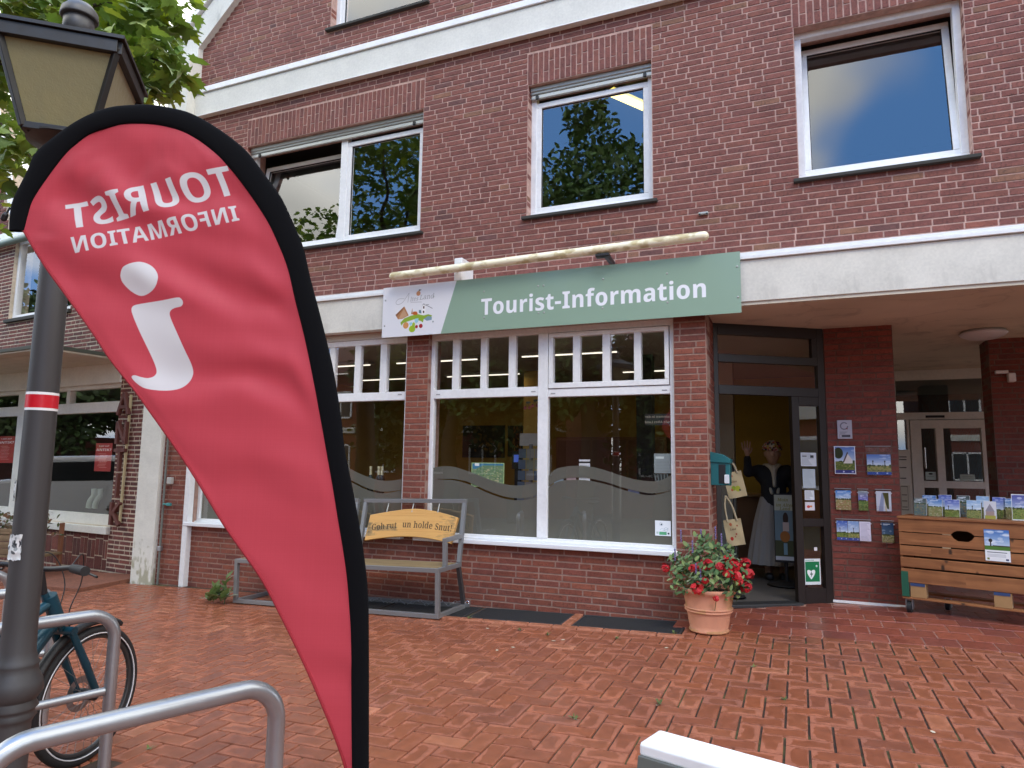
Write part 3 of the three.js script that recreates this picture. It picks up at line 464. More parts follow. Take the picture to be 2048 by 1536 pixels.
  { const R = rng(4), cols = [lin(0.25, 0.27, 0.3), lin(0.3, 0.3, 0.22), lin(0.14, 0.18, 0.24), lin(0.35, 0.32, 0.28)].map((c) => solid(c, 0.4)); for (let r = 0; r < 7; r++) for (let c = 0; c < 3; c++) mesh('postcard', rbox(-0.16 + c * 0.11, -0.06 + c * 0.11, 0.60 + r * 0.14, 0.72 + r * 0.14, 0.08 - 0.01 * r, 0.084 - 0.01 * r, 0), cols[Math.floor(R() * 4)], rack); }
  const shelf = tag(group('display_shelf'), 'low display shelf with goods behind the left shop window', 'shelf');
  mesh('shelf_board', rbox(-5.3, -4.2, 1.02, 1.05, -0.75, -0.35, 0.004), wood, shelf); for (const x of [-5.25, -4.25]) mesh('leg', rbox(x - 0.02, x + 0.02, 0.02, 1.02, -0.57, -0.53, 0.003), dark, shelf);
  for (const [px, k] of [[741, 0], [757, 1], [763.5, 2]]) {
    const q = onZ(px, 955, -0.5), b = tag(group('bottle', scene, [q.x, 1.05, -0.5]), 'dark bottle with pale foil neck on the shelf behind the left shop window', 'bottle', 'bottles behind the left shop window');
    mesh('glass', lathe([[0, 0], [0.037, 0], [0.038, 0.16], [0.03, 0.19], [0.014, 0.23], [0.013, 0.25]], 14), std(lin(0.01, 0.02, 0.012), 0.15), b);
    mesh('foil', lathe([[0.019, 0.215], [0.016, 0.25], [0.0155, 0.30], [0.017, 0.305], [0.016, 0.32], [0, 0.322]], 14), std(lin(0.75, 0.68, 0.42), 0.35, { metalness: 0.3 }), b); void k;
  }
  const screen = tag(group('monitor'), 'dark monitor with a blue picture inside the right shop window', 'monitor');
  mesh('casing', rbox(onZ(1026, 900, -2).x, onZ(1046, 900, -2).x, onZ(1035, 938, -2).y, onZ(1035, 902, -2).y, -2.0, -1.96, 0.006), dark, screen); mesh('display', new THREE.PlaneGeometry(0.07, 0.10).translate(onZ(1035, 900, -2).x, onZ(1035, 917, -2).y, -1.958), std(lin(0.02, 0.03, 0.12), 0.2, { emissive: lin(0.05, 0.09, 0.35), emissiveIntensity: 0.8 }), screen); mesh('stand', rbox(onZ(1030, 900, -2).x, onZ(1041, 900, -2).x, 0.02, onZ(1035, 938, -2).y, -2.05, -1.99, 0.004), dark, screen);
  for (const [px, py] of [[1055, 810], [1070, 806]]) { const q = onZ(px, py, SHOPZ - 0.04), c = tag(group('cherry_decal', scene, [q.x, q.y, SHOPZ - 0.036]), 'small dark red cherry pair stuck high on the shop glass', 'decal', 'cherry pairs on the shop glass'); for (const s2 of [-1, 1]) { mesh('cherry', new THREE.CircleGeometry(0.018, 12).translate(s2 * 0.025, -0.03, 0), solid(lin(0.12, 0.01, 0.01)), c); mesh('stalk', new THREE.PlaneGeometry(0.005, 0.05).rotateZ(s2 * 0.5).translate(s2 * 0.012, 0.0, 0), solid(lin(0.03, 0.03, 0.01)), c); } mesh('leaf', new THREE.CircleGeometry(0.03, 10).scale(1, 0.4, 1).translate(0.01, 0.026, 0), solid(lin(0.02, 0.025, 0.01)), c); }
  // things taped to the inside of the glass
  const onGlass = (name, label, cat, px0, py0, px1, py1, draw, cw = 128, ch = 160) => { const a = onZ(px0, py0, SHOPZ - 0.036), b = onZ(px1, py1, SHOPZ - 0.036); const o = mesh(name, new THREE.PlaneGeometry(b.x - a.x, a.y - b.y).translate((a.x + b.x) / 2, (a.y + b.y) / 2, SHOPZ - 0.036), printMat(canvasTex(cw, ch, draw), 0.5)); return tag(o, label, cat); };
  onGlass('map_poster', 'green area map taped inside the shop window', 'poster', 943, 925, 1008, 975, (x, w, h) => { const R = rng(7); x.fillStyle = '#9fb77c'; x.fillRect(0, 0, w, h); x.fillStyle = '#6d8b64'; x.fillRect(6, 6, w - 12, h - 12); for (let k = 0; k < 260; k++) { x.fillStyle = ['#8aa06a', '#58784e', '#a0a878', '#7f8f78', '#c0b48c'][Math.floor(R() * 5)]; x.fillRect(8 + R() * (w - 22), 30 + R() * (h - 44), 3 + R() * 9, 2 + R() * 6); } x.fillStyle = '#3f7f9e'; x.fillRect(6, 6, w - 12, 12); x.beginPath(); x.moveTo(6, 18); x.lineTo(70, 18); x.lineTo(24, 44); x.lineTo(6, 40); x.fill(); x.fillStyle = '#e8ecea'; x.fillRect(20, 4, 26, 18); }, 192, 160);
  onGlass('opening_hours_sheet', 'narrow white sheet with a dark heading inside the shop window', 'sheet', 1158, 919, 1180, 962, (x, w, h) => { x.fillStyle = '#d8dadc'; x.fillRect(0, 0, w, h); x.fillStyle = '#2a2a2a'; x.fillRect(0, 14, w, 14); x.fillStyle = '#9aa0a6'; for (let y = 44; y < h - 10; y += 9) x.fillRect(12, y, w - 24 - (y % 4) * 8, 3); });
  onGlass('small_leaflet', 'small pale blue leaflet inside the shop window', 'leaflet', 1108, 940, 1127, 975, (x, w, h) => { x.fillStyle = '#8fa3ac'; x.fillRect(0, 0, w, h); x.fillStyle = '#b7c4c8'; x.fillRect(8, 20, w - 16, 60); });
  onGlass('red_leaflet', 'small dull red leaflet inside the shop window', 'leaflet', 1133, 936, 1152, 972, (x, w, h) => { x.fillStyle = '#a08c8c'; x.fillRect(0, 0, w, h); x.fillStyle = '#a84c4c'; x.fillRect(30, 10, 20, 60); x.fillRect(70, 10, 20, 60); x.fillStyle = '#8a5555'; x.fillRect(0, 110, w, 50); });
  onGlass('blue_leaflet', 'small violet blue leaflet inside the shop window', 'leaflet', 1256, 963, 1279, 1003, (x, w, h) => { x.fillStyle = '#4d566e'; x.fillRect(0, 0, w, h); x.fillStyle = '#6a7590'; x.fillRect(0, 120, w, 40); });
  onGlass('notice_board', 'pale grey notice sheet high in the right shop window', 'notice', 1308, 907, 1347, 947, (x, w, h) => { x.fillStyle = '#8d9695'; x.fillRect(0, 0, w, h); x.fillStyle = '#c9d4d0'; x.fillRect(10, 24, 56, 18); x.fillStyle = '#7a8281'; for (let y = 60; y < h; y += 12) x.fillRect(14, y, w - 30, 3); });
  onGlass('photo_card', 'dark photo card below the grey notice in the right shop window', 'card', 1309, 948, 1337, 970, (x, w, h) => { x.fillStyle = '#2c312f'; x.fillRect(0, 0, w, h); x.strokeStyle = '#7f8a86'; x.lineWidth = 6; for (let k = 0; k < 5; k++) { x.beginPath(); x.moveTo(k * 30, 0); x.lineTo(k * 24 + 20, h); x.stroke(); } x.fillStyle = '#aab4b0'; x.fillRect(20, h - 60, 70, 26); });
  const wc = onGlass('welcome_lettering', 'mirror-image grey lettering stuck high on the right shop window', 'lettering', 1290, 828, 1344, 850, (x, w, h) => { x.fillStyle = '#171410'; x.fillRect(0, 0, w, h); x.translate(w, 0); x.scale(-1, 1); x.fillStyle = '#8b8474'; x.font = 'bold 34px sans-serif'; x.fillText('kommen in der', 6, 40); x.fillText('nde Altes Land', 18, 92); }, 256, 112); void wc;
  { const q0 = onZ(1309, 1041, SHOPZ + 0.001), q1 = onZ(1341, 1073, SHOPZ + 0.001), zz = SHOPZ - 0.022; const o = mesh('window_sticker', new THREE.PlaneGeometry(q1.x - q0.x, q0.y - q1.y).translate((q0.x + q1.x) / 2, (q0.y + q1.y) / 2, zz), printMat(canvasTex(128, 128, (x, w, h) => { x.fillStyle = '#e9eef0'; x.fillRect(0, 0, w, h); x.strokeStyle = '#9fb0b8'; x.lineWidth = 2; x.beginPath(); x.arc(50, 30, 14, 0, 7); x.moveTo(40, 80); x.bezierCurveTo(60, 50, 80, 90, 110, 60); x.moveTo(60, 86); x.arc(90, 74, 16, 0, 7); x.stroke(); x.fillStyle = '#3f5566'; x.beginPath(); x.arc(52, 32, 7, 0, 7); x.fill(); x.fillStyle = '#58a878'; x.fillRect(34, 94, 60, 26); x.fillStyle = '#b8c8c0'; x.fillRect(10, 94, 18, 18); x.fillStyle = '#33383a'; x.fillRect(102, 100, 14, 14); }), 0.4)); tag(o, 'white sticker with a green field in the lower corner of the shop window', 'sticker'); }
}
// ------------------------------------------------------------------ shop sign over the windows
{
  const x0 = -4.342, x1 = -0.443, y0 = 2.828, y1 = 3.408, W = x1 - x0, H = y1 - y0, z = 0.138;
  const t = canvasTex(2048, 304, (c, w, h) => {
    const X = (x) => (x - x0) / W * w, Y = (y) => (y1 - y) / H * h;
    c.fillStyle = '#8fa893'; c.fillRect(0, 0, w, h);
    c.fillStyle = '#e4e3e6'; c.beginPath(); c.moveTo(0, 0); c.lineTo(X(-3.398), 0); c.lineTo(X(-3.58), h); c.lineTo(0, h); c.fill();
    c.fillStyle = '#f2f2f6'; c.font = 'bold 120px sans-serif'; const tw = c.measureText('Tourist-Information').width;
    c.save(); c.translate(X(-3.10), Y(2.998)); c.scale((X(-0.738) - X(-3.10)) / tw, 1.08); c.fillText('Tourist-Information', 0, 0); c.restore();
    // emblem: lettering, farmhouse, church, mill, fruit
    const Q = (a, b) => { const q = onZ(750 + a / 10.24, 540 + b / 10.24, z); return [X(q.x), Y(q.y)]; };
    const poly = (col, pts) => { c.fillStyle = col; c.beginPath(); pts.forEach((p, k) => { const [a, b] = Q(...p); k ? c.lineTo(a, b) : c.moveTo(a, b); }); c.fill(); };
    const dot = (col, p, r, ry = r) => { const [a, b] = Q(...p), k = w / W / 10.24 / 183; c.fillStyle = col; c.beginPath(); c.ellipse(a, b, r * k * 1.0, ry * k * 1.0, 0, 0, 7); c.fill(); };
    c.strokeStyle = '#a9a6a8'; c.lineWidth = 2.6; c.lineCap = 'round';
    const line = (pts) => { c.beginPath(); pts.forEach((p, k) => { const [a, b] = Q(...p); k ? c.lineTo(a, b) : c.moveTo(a, b); }); c.stroke(); };
    const spline = (pts) => line(new THREE.SplineCurve(pts.map((p) => new THREE.Vector2(...p))).getPoints(40).map((p) => [p.x, p.y]));
    spline([[700, 470], [640, 560], [560, 670], [460, 710], [430, 660], [490, 595], [600, 590]]); line([[700, 470], [672, 665]]);
    c.save(); const [ax, ay] = Q(715, 640); c.translate(ax, ay); c.rotate(-0.02); c.fillStyle = '#a3a0a3'; c.font = 'italic 34px serif'; c.fillText('ltes', 0, 0); c.restore();
    c.save(); const [bx, by] = Q(905, 612); c.translate(bx, by); c.rotate(-0.02); c.fillStyle = '#a3a0a3'; c.font = 'italic 40px serif'; c.fillText('Land', 0, 0); c.restore();
    line([[730, 660], [955, 655]]);
    dot('#c88a62', [890, 480], 50, 52); poly('#7c7a70', [[890, 435], [900, 395], [955, 400], [920, 430]]);
    poly('#b07a52', [[420, 920], [600, 745], [690, 930], [560, 1000], [470, 1010]]); poly('#8a5a3c', [[420, 920], [600, 745], [580, 790], [440, 960]]); poly('#c39a78', [[480, 1000], [590, 800], [660, 930], [560, 990]]);
    poly('#8fae3a', [[520, 1080], [600, 990], [740, 935], [880, 905], [1000, 930], [1090, 905], [1170, 930], [1150, 960], [1000, 1000], [980, 1075], [930, 1040], [800, 1010], [680, 1050], [580, 1085], [540, 1140]]);
    poly('#b0866a', [[735, 905], [765, 780], [775, 905]]); poly('#c05f2c', [[760, 900], [790, 850], [850, 850], [875, 890], [860, 920], [790, 920]]);
    poly('#5d7f8a', [[900, 880], [900, 820], [940, 820], [950, 890]]); poly('#f4f2f0', [[960, 900], [975, 720], [1030, 720], [1035, 890]]); poly('#4a2a2c', [[985, 740], [1015, 740], [1012, 790], [985, 790]]); poly('#4a2a2c', [[980, 835], [1010, 835], [1008, 880], [980, 880]]);
    c.strokeStyle = '#5a5458'; line([[1000, 690], [975, 720]]); line([[1000, 690], [1030, 725]]); line([[1040, 715], [1175, 785]]); line([[1040, 715], [1100, 705]]);
    poly('#7d9aa8', [[1000, 1000], [1090, 940], [1165, 960], [1160, 1020], [1060, 1040]]); poly('#9fd0dc', [[815, 1000], [890, 985], [885, 1060], [840, 1100], [810, 1050]]); poly('#9fd0dc', [[700, 1090], [760, 1060], [765, 1110], [720, 1145]]);
    dot('#cf8f58', [630, 1135], 68, 70); dot('#9dbb2e', [760, 1205], 78, 72); dot('#9dbb2e', [790, 1120], 36, 50); dot('#a3262c', [850, 1160], 34); dot('#a3262c', [938, 1145], 44);
  });
  const g = tag(group('shop_sign'), 'long green and white tourist information sign over the shop windows', 'sign');
  mesh('panel', rbox(x0, x1, y0, y1, 0.128, z - 0.0005, 0.002), solid(lin(0.30, 0.38, 0.32), 0.3), g);
  mesh('print', new THREE.PlaneGeometry(W, H).translate((x0 + x1) / 2, (y0 + y1) / 2, z), phys(0xffffff, 0.30, { map: t, clearcoat: 0.7, clearcoatRoughness: 0.08 }), g);
  for (const [px, py] of [[771, 601], [769, 652], [867, 593], [866, 643], [968, 583], [968, 635], [1076, 572], [1087, 571], [1077, 626], [1088, 625], [1206, 558], [1205, 616], [1334, 547], [1335, 605], [1474, 533], [1476, 594]]) { const q = onZ(px, py, z); mesh('rivet', new THREE.SphereGeometry(0.011, 8, 5).scale(1, 1, 0.45).translate(q.x, q.y, z), M.alu, g); }
  for (const x of [-4.0, -2.4, -0.7]) mesh('standoff', rbox(x - 0.02, x + 0.02, 2.95, 3.30, 0.100, 0.128, 0), M.alu, g);
}
{ // tube lamp over the sign
  const g = tag(group('sign_lamp'), 'long cream coloured tube lamp on arms above the green sign', 'lamp');
  const R = 0.045, sh = new THREE.Shape(); sh.absarc(0, 0, R, 0, Math.PI * 2);
  const dirt = dataTex(64, 512, (v, u) => { const a = fbm(u * 60, v * 6, 3, 4), s = sstep(0.45, 0.7, fbm(u * 44, v * 5 + 3, 12, 4)); return [lerp(246, 186, s * 0.75) + 16 * (a - 0.5), lerp(238, 168, s * 0.75) + 16 * (a - 0.5), lerp(206, 118, s * 0.75)]; });
  const a = V3(-4.19, 3.498, 0.25), b = V3(-0.705, 3.556, 0.25), geo = new THREE.CapsuleGeometry(R, a.distanceTo(b) - 2 * R, 6, 16);
  geo.applyQuaternion(new THREE.Quaternion().setFromUnitVectors(V3(0, 1, 0), b.clone().sub(a).normalize())).translate((a.x + b.x) / 2, (a.y + b.y) / 2, 0.25);
  mesh('diffuser', geo, std(0xffffff, 0.35, { map: rep(dirt, 1, 1) }), g);
  mesh('bracket_box', rbox(-3.435, -3.335, 3.405, 3.665, UZ, 0.14, 0.012), M.white, g);
  mesh('bracket_arm', bar([-3.385, 3.52, 0.13], [-3.385, 3.52, 0.235], 0.03), M.white, g);
  mesh('clamp', merge(bar([-1.72, 3.50, UZ], [-1.72, 3.515, 0.2], 0.04, 0.05), rbox(-1.79, -1.65, 3.455, 3.487, 0.21, 0.29, 0.008)), M.black, g);
}
{ const g = tag(group('wall_hook'), 'small grey metal fitting screwed to the upper brick wall', 'fitting'), q = onZ(1407, 427, -0.14); mesh('plate', rbox(q.x - 0.05, q.x + 0.05, q.y - 0.014, q.y + 0.014, UZ - 0.005, -0.12, 0.01), M.alu, g); for (const s of [-1, 1]) mesh('screw', rbox(q.x + s * 0.035 - 0.008, q.x + s * 0.035 + 0.008, q.y - 0.02, q.y - 0.004, -0.122, -0.112, 0.003), M.black, g); }
// ------------------------------------------------------------------ bench
{
  const bx = -4.515, bz = 0.34, g = tag(group('bench', scene, [bx, gy(bx, bz) + 0.004, bz]), 'grey steel tube bench with wooden slats and a carved board as backrest', 'bench');
  g.rotation.z = Math.atan(GA); g.rotation.x = -Math.atan(GB) * 0;
  const L = -1.285, Rr = 1.285, zf = 0.30, zb = -0.28, s = 0.042, Y = 0.47, St = M.steel, b = (p, q, w = s, h = s) => bar(p, q, w, h, 0.003);
  mesh('base_frame', merge(b([L, s / 2, zf], [Rr, s / 2, zf]), b([L, s / 2, zb], [Rr, s / 2, zb]), b([L + 0.021, s / 2, zb + 0.022], [L + 0.021, s / 2, zf - 0.022]), b([Rr - 0.021, s / 2, zb + 0.022], [Rr - 0.021, s / 2, zf - 0.022])), St, g);
  for (const x of [L + 0.021, Rr - 0.021]) { mesh('front_leg', b([x, s, zf - 0.001], [x, Y - s, zf - 0.001]), St, g); mesh('rear_leg', b([x, s, zb + 0.03], [x, Y - s, -0.14]), std(lin(0.05, 0.045, 0.045), 0.5), g); }
  mesh('seat_frame', merge(b([L, Y - s / 2, zf], [Rr, Y - s / 2, zf]), b([L, Y - s / 2, -0.15], [Rr, Y - s / 2, -0.15]), b([L + 0.021, Y - s / 2, -0.128], [L + 0.021, Y - s / 2, zf - 0.022]), b([Rr - 0.021, Y - s / 2, -0.128], [Rr - 0.021, Y - s / 2, zf - 0.022])), St, g);
  const slatMat = std(0xffffff, 0.7, { map: woodTex([150, 128, 88], [104, 84, 54], 5, 3) });
  for (let k = 0; k < 5; k++) mesh('seat_slat', rbox(L + 0.045, Rr - 0.045, Y - 0.03, Y + 0.004, zf - 0.10 - k * 0.083, zf - 0.024 - k * 0.083, 0.006), slatMat, g);
  const top = (x) => [x, 1.068, -0.285], bot = (x) => [x, Y, -0.15];
  for (const [a, c] of [[L, -0.075], [0.0, Rr - 0.0]]) { const i = s / 2; mesh('back_frame', merge(b(bot(a + i), top(a + i)), b(bot(c - i), top(c - i)), b([a, 1.068 + i, -0.287], [c, 1.068 + i, -0.287])), St, g); }
  for (const x of [L + 0.021, Rr - 0.021]) mesh('armrest', merge(b([x, Y, 0.15], [x, 0.70, 0.15]), b([x, 0.722, 0.17], [x, 0.735, -0.19], s, s)), St, g);
  const lean = Math.atan2(0.135, 0.60), boardTex = (text, seed) => canvasTex(1024, 320, (c, w, h) => {
    const R = rng(seed), gr = c.createLinearGradient(0, 0, 0, 1); gr.addColorStop(0, '#d9a45a'); c.fillStyle = '#d7a35c'; c.fillRect(0, 0, w, h);
    for (let k = 0; k < 380; k++) { c.strokeStyle = ['#c48f48', '#e2b671', '#b98040', '#dcab63'][Math.floor(R() * 4)]; c.globalAlpha = 0.25; c.lineWidth = 1 + R() * 2.5; const y = R() * h; c.beginPath(); c.moveTo(R() * w * 0.5, y); c.bezierCurveTo(w * 0.4, y + 26 * (R() - 0.5), w * 0.7, y + 26 * (R() - 0.5), w * (0.6 + 0.4 * R()), y + 14 * (R() - 0.5)); c.stroke(); }
    for (let k = 0; k < 620; k++) { const side = R() < 0.35, x = side ? 110 * R() * R() + 20 : R() < 0.5 ? w - 20 - 190 * R() * R() : 120 + 240 * R(), y = side ? h * (0.45 + 0.4 * R()) : x > w * 0.7 ? h * R() : h * (0.55 + 0.14 * R()); c.globalAlpha = 0.10; c.fillStyle = ['#4a4a42', '#6a6252', '#3a3428'][Math.floor(R() * 3)]; c.beginPath(); c.ellipse(x, y, 5 + 26 * R(), 2 + 6 * R(), 0, 0, 7); c.fill(); }
    c.globalAlpha = 0.9; if (text) { const words = text.split(' '), xs = [62, 236, 420, 548, 672, 790], ys = [222, 205, 186, 188, 190, 200], rot = [-0.10, -0.08, 0, 0.02, 0.05, 0.08]; words.forEach((t, k) => { c.save(); c.translate(xs[k], ys[k]); c.rotate(rot[k]); c.font = 'bold 84px serif'; c.fillStyle = '#3b2a16'; c.strokeStyle = '#2a1c0c'; c.scale(k === 5 ? 0.86 : 0.92, 1); c.fillText(t, 0, 0); c.restore(); }); }
    c.globalAlpha = 1;
  });
  const board = (cx, text, seed) => {
    const w = 0.555, sh = new THREE.Shape(); sh.moveTo(-w, 0.005); sh.quadraticCurveTo(-0.2, 0.065, 0, 0.06); sh.quadraticCurveTo(0.25, 0.06, w - 0.05, 0.0); sh.lineTo(w + 0.005, 0.26); sh.quadraticCurveTo(0.2, 0.36, -0.02, 0.345); sh.lineTo(-0.1, 0.34); sh.quadraticCurveTo(-0.3, 0.315, -w + 0.03, 0.275); sh.closePath();
    const geo = new THREE.ExtrudeGeometry(sh, { depth: 0.03, bevelEnabled: true, bevelSize: 0.006, bevelThickness: 0.006, bevelSegments: 2, curveSegments: 18 }), p = geo.attributes.position, uv = geo.attributes.uv;
    for (let k = 0; k < p.count; k++) uv.setXY(k, (p.getX(k) + w) / (2 * w), p.getY(k) / 0.36);
    const o = mesh('back_board', geo, std(0xffffff, 0.55, { map: boardTex(text, seed) }), g); o.position.set(cx, 0.655, -0.205); o.rotation.x = -lean; return o;
  };
  tag(board(0.645, 'Goh rut un hol de Snut!', 3), 'yellow wooden board with carved dark lettering');
  board(-0.68, '', 9);
  for (const cx of [0.645, -0.68]) for (const x of [-0.32, 0.0, 0.32]) mesh('board_bolt', rod([cx + x, 0.97, -0.24], [cx + x, 1.07, -0.283], 0.006), M.alu, g);
  { const pts = []; for (let k = 0; k <= 22; k++) pts.push(V3(lerp(-0.6, Rr - 0.02, k / 22), 0.06 + 0.02 * Math.sin(k * 2.1) - 0.04 * Math.sin(Math.PI * k / 22), -0.235 + 0.012 * (k % 2))); const links = []; for (let k = 0; k < 44; k++) { const c = new THREE.CatmullRomCurve3(pts).getPoint(k / 44), d = new THREE.CatmullRomCurve3(pts).getTangent(k / 44); links.push(new THREE.TorusGeometry(0.015, 0.0026, 5, 10).scale(1.5, 1, 1).rotateX(k % 2 ? 1.2 : -0.35).rotateZ(Math.atan2(d.y, d.x)).translate(c.x, c.y, c.z)); } mesh('chain', merge(links), M.galv, g); }
  mesh('padlock', merge(rbox(Rr - 0.01, Rr + 0.05, 0.005, 0.055, -0.27, -0.24, 0.008), new THREE.TorusGeometry(0.02, 0.006, 6, 14, Math.PI).translate(Rr + 0.02, 0.055, -0.255)), M.chrome, g);
}
// ------------------------------------------------------------------ light well grates along the wall
{
  const grate = (x0, x1, label) => {
    const g = tag(group('light_well_grate', scene, [x0, gy(x0, 0.26), 0]), label, 'grate', null); g.rotation.z = Math.atan(GA); g.rotation.x = -Math.atan(GB);
    const w = (x1 - x0), a = 0.05, b = 0.46, gm = std(lin(0.05, 0.052, 0.052), 0.5, { metalness: 0.3 });
    mesh('rim', merge(rbox(0, w, -0.03, 0.012, a - 0.02, a, 0.002), rbox(0, w, -0.03, 0.012, b, b + 0.02, 0.002), rbox(0, 0.02, -0.03, 0.012, a, b, 0.002), rbox(w - 0.02, w, -0.03, 0.012, a, b, 0.002)), gm, g);
    for (let k = 0; k < 13; k++) mesh('grate_bar', rbox(0.02, w - 0.02, -0.02, 0.008, a + 0.014 + k * 0.0305, a + 0.026 + k * 0.0305, 0), gm, g);
    mesh('shade_sheet', rbox(0.02, w - 0.02, -0.05, -0.035, a, b, 0), solid(lin(0.008, 0.008, 0.008), 1), g);  // black sheet close under the bars, painted shade in place of a deep well
  };
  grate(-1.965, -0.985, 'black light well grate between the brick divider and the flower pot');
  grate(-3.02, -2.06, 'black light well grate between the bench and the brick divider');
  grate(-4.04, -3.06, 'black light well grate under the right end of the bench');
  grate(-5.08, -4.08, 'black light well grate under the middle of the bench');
}
// ------------------------------------------------------------------ leaflets, plates and prints
const landscape = (o) => canvasTex(o.w || 192, o.h || 256, (c, w, h) => {
  const R = rng(o.seed), g = c.createLinearGradient(0, 0, 0, h * o.hz); g.addColorStop(0, o.sky || '#4f74b8'); g.addColorStop(1, o.low || '#c9d6e4'); c.fillStyle = g; c.fillRect(0, 0, w, h);
  for (let k = 0; k < (o.clouds ?? 12); k++) { c.globalAlpha = 0.35; c.fillStyle = '#eef2f6'; c.beginPath(); c.ellipse(R() * w, R() * h * o.hz, 10 + 34 * R(), 4 + 9 * R(), 0, 0, 7); c.fill(); } c.globalAlpha = 1;
  c.fillStyle = o.ground || '#6f8038'; c.fillRect(0, h * o.hz, w, h);
  for (let k = 0; k < 160; k++) { c.globalAlpha = 0.6; c.fillStyle = (o.mix || ['#55692c', '#8a9046', '#3f5222', '#a89a5a'])[Math.floor(R() * 4)]; c.beginPath(); c.ellipse(R() * w, h * lerp(o.hz, 1, R()), 3 + 12 * R(), 2 + 5 * R(), 0, 0, 7); c.fill(); } c.globalAlpha = 1;
  for (let k = 0; k < 14; k++) { c.fillStyle = '#3c4a26'; c.beginPath(); c.ellipse(R() * w, h * o.hz, 6 + 12 * R(), 4 + 10 * R(), 0, 0, 7); c.fill(); }
  for (const x of o.towers || []) { c.fillStyle = '#39363a'; c.fillRect(w * x - 4, h * (o.hz - 0.2), 8, h * 0.22); c.fillRect(w * x - 8, h * (o.hz - 0.25), 16, h * 0.07); }
  if (o.house) { c.fillStyle = '#e6dfd6'; c.beginPath(); c.moveTo(w * 0.42, h * 0.62); c.lineTo(w * 0.62, h * 0.26); c.lineTo(w * 0.86, h * 0.50); c.lineTo(w * 0.86, h * 0.62); c.fill(); c.fillStyle = '#5a4a42'; c.beginPath(); c.moveTo(w * 0.40, h * 0.56); c.lineTo(w * 0.62, h * 0.20); c.lineTo(w * 0.66, h * 0.24); c.lineTo(w * 0.46, h * 0.58); c.fill(); c.fillStyle = '#2f3a1c'; c.beginPath(); c.ellipse(w * 0.2, h * 0.25, w * 0.22, h * 0.2, 0, 0, 7); c.fill(); }
  if (o.band) { c.fillStyle = o.band; c.fillRect(0, h * 0.86, w, h); c.fillStyle = '#c8d0ea'; c.beginPath(); c.arc(w * 0.42, h * 0.92, 8, 0, 7); c.fill(); c.fillRect(w * 0.8, h * 0.9, 18, 10); }
  if (o.head) { c.fillStyle = '#e8eef6'; c.globalAlpha = 0.85; c.fillRect(w * 0.12, h * 0.06, w * 0.6, h * 0.03); c.fillRect(w * 0.12, h * 0.11, w * 0.4, h * 0.02); c.globalAlpha = 1; }
  if (o.edge) { c.strokeStyle = o.edge; c.lineWidth = 14; c.strokeRect(0, 0, w, h); }
});
const acrylic = phys(0xffffff, 0.05, { transmission: 1, thickness: 0, ior: 1.5 });
const clipMat = std(lin(0.55, 0.55, 0.56), 0.3, { metalness: 0.6 });
function leafletHolder(x0, x1, y0, y1, prints, label, opt = {}) {
  const z = -1.3, g = tag(group('leaflet_holder'), label, 'leaflet holder', 'leaflet holders on the dark brick wall');
  mesh('back_plate', rbox(x0, x1, y0 - 0.004, y1, z + 0.004, z + 0.008, 0), acrylic, g);
  mesh('tray', merge(rbox(x0, x1, y0 - 0.012, y0 - 0.004, z + 0.004, z + 0.032, 0), rbox(x0, x1, y0 - 0.012, y0 + 0.05, z + 0.030, z + 0.033, 0)), acrylic, g);
  mesh('top_edge', rbox(x0, x1, y1 - 0.008, y1, z + 0.0085, z + 0.016, 0.001), solid(lin(0.28, 0.27, 0.27), 0.3), g);
  const w = (x1 - x0 - 0.012) / prints.length;
  prints.forEach((p, k) => { const a = x0 + 0.006 + k * w; mesh('leaflet', rbox(a + 0.002, a + w - 0.002, y0, opt.top ?? y1 - 0.022, z + 0.010, z + 0.020, 0), M.paper, g); mesh('cover_print', new THREE.PlaneGeometry(w - 0.004, (opt.top ?? y1 - 0.022) - y0).translate(a + w / 2, (y0 + (opt.top ?? y1 - 0.022)) / 2, z + 0.0215), printMat(p, 0.3), g); });
  if (!opt.noClips) for (const x of [x0 + 0.004, x1 - 0.004]) mesh('clip', new THREE.SphereGeometry(0.008, 8, 6).translate(x, y1 - 0.04, z + 0.016), clipMat, g);
}
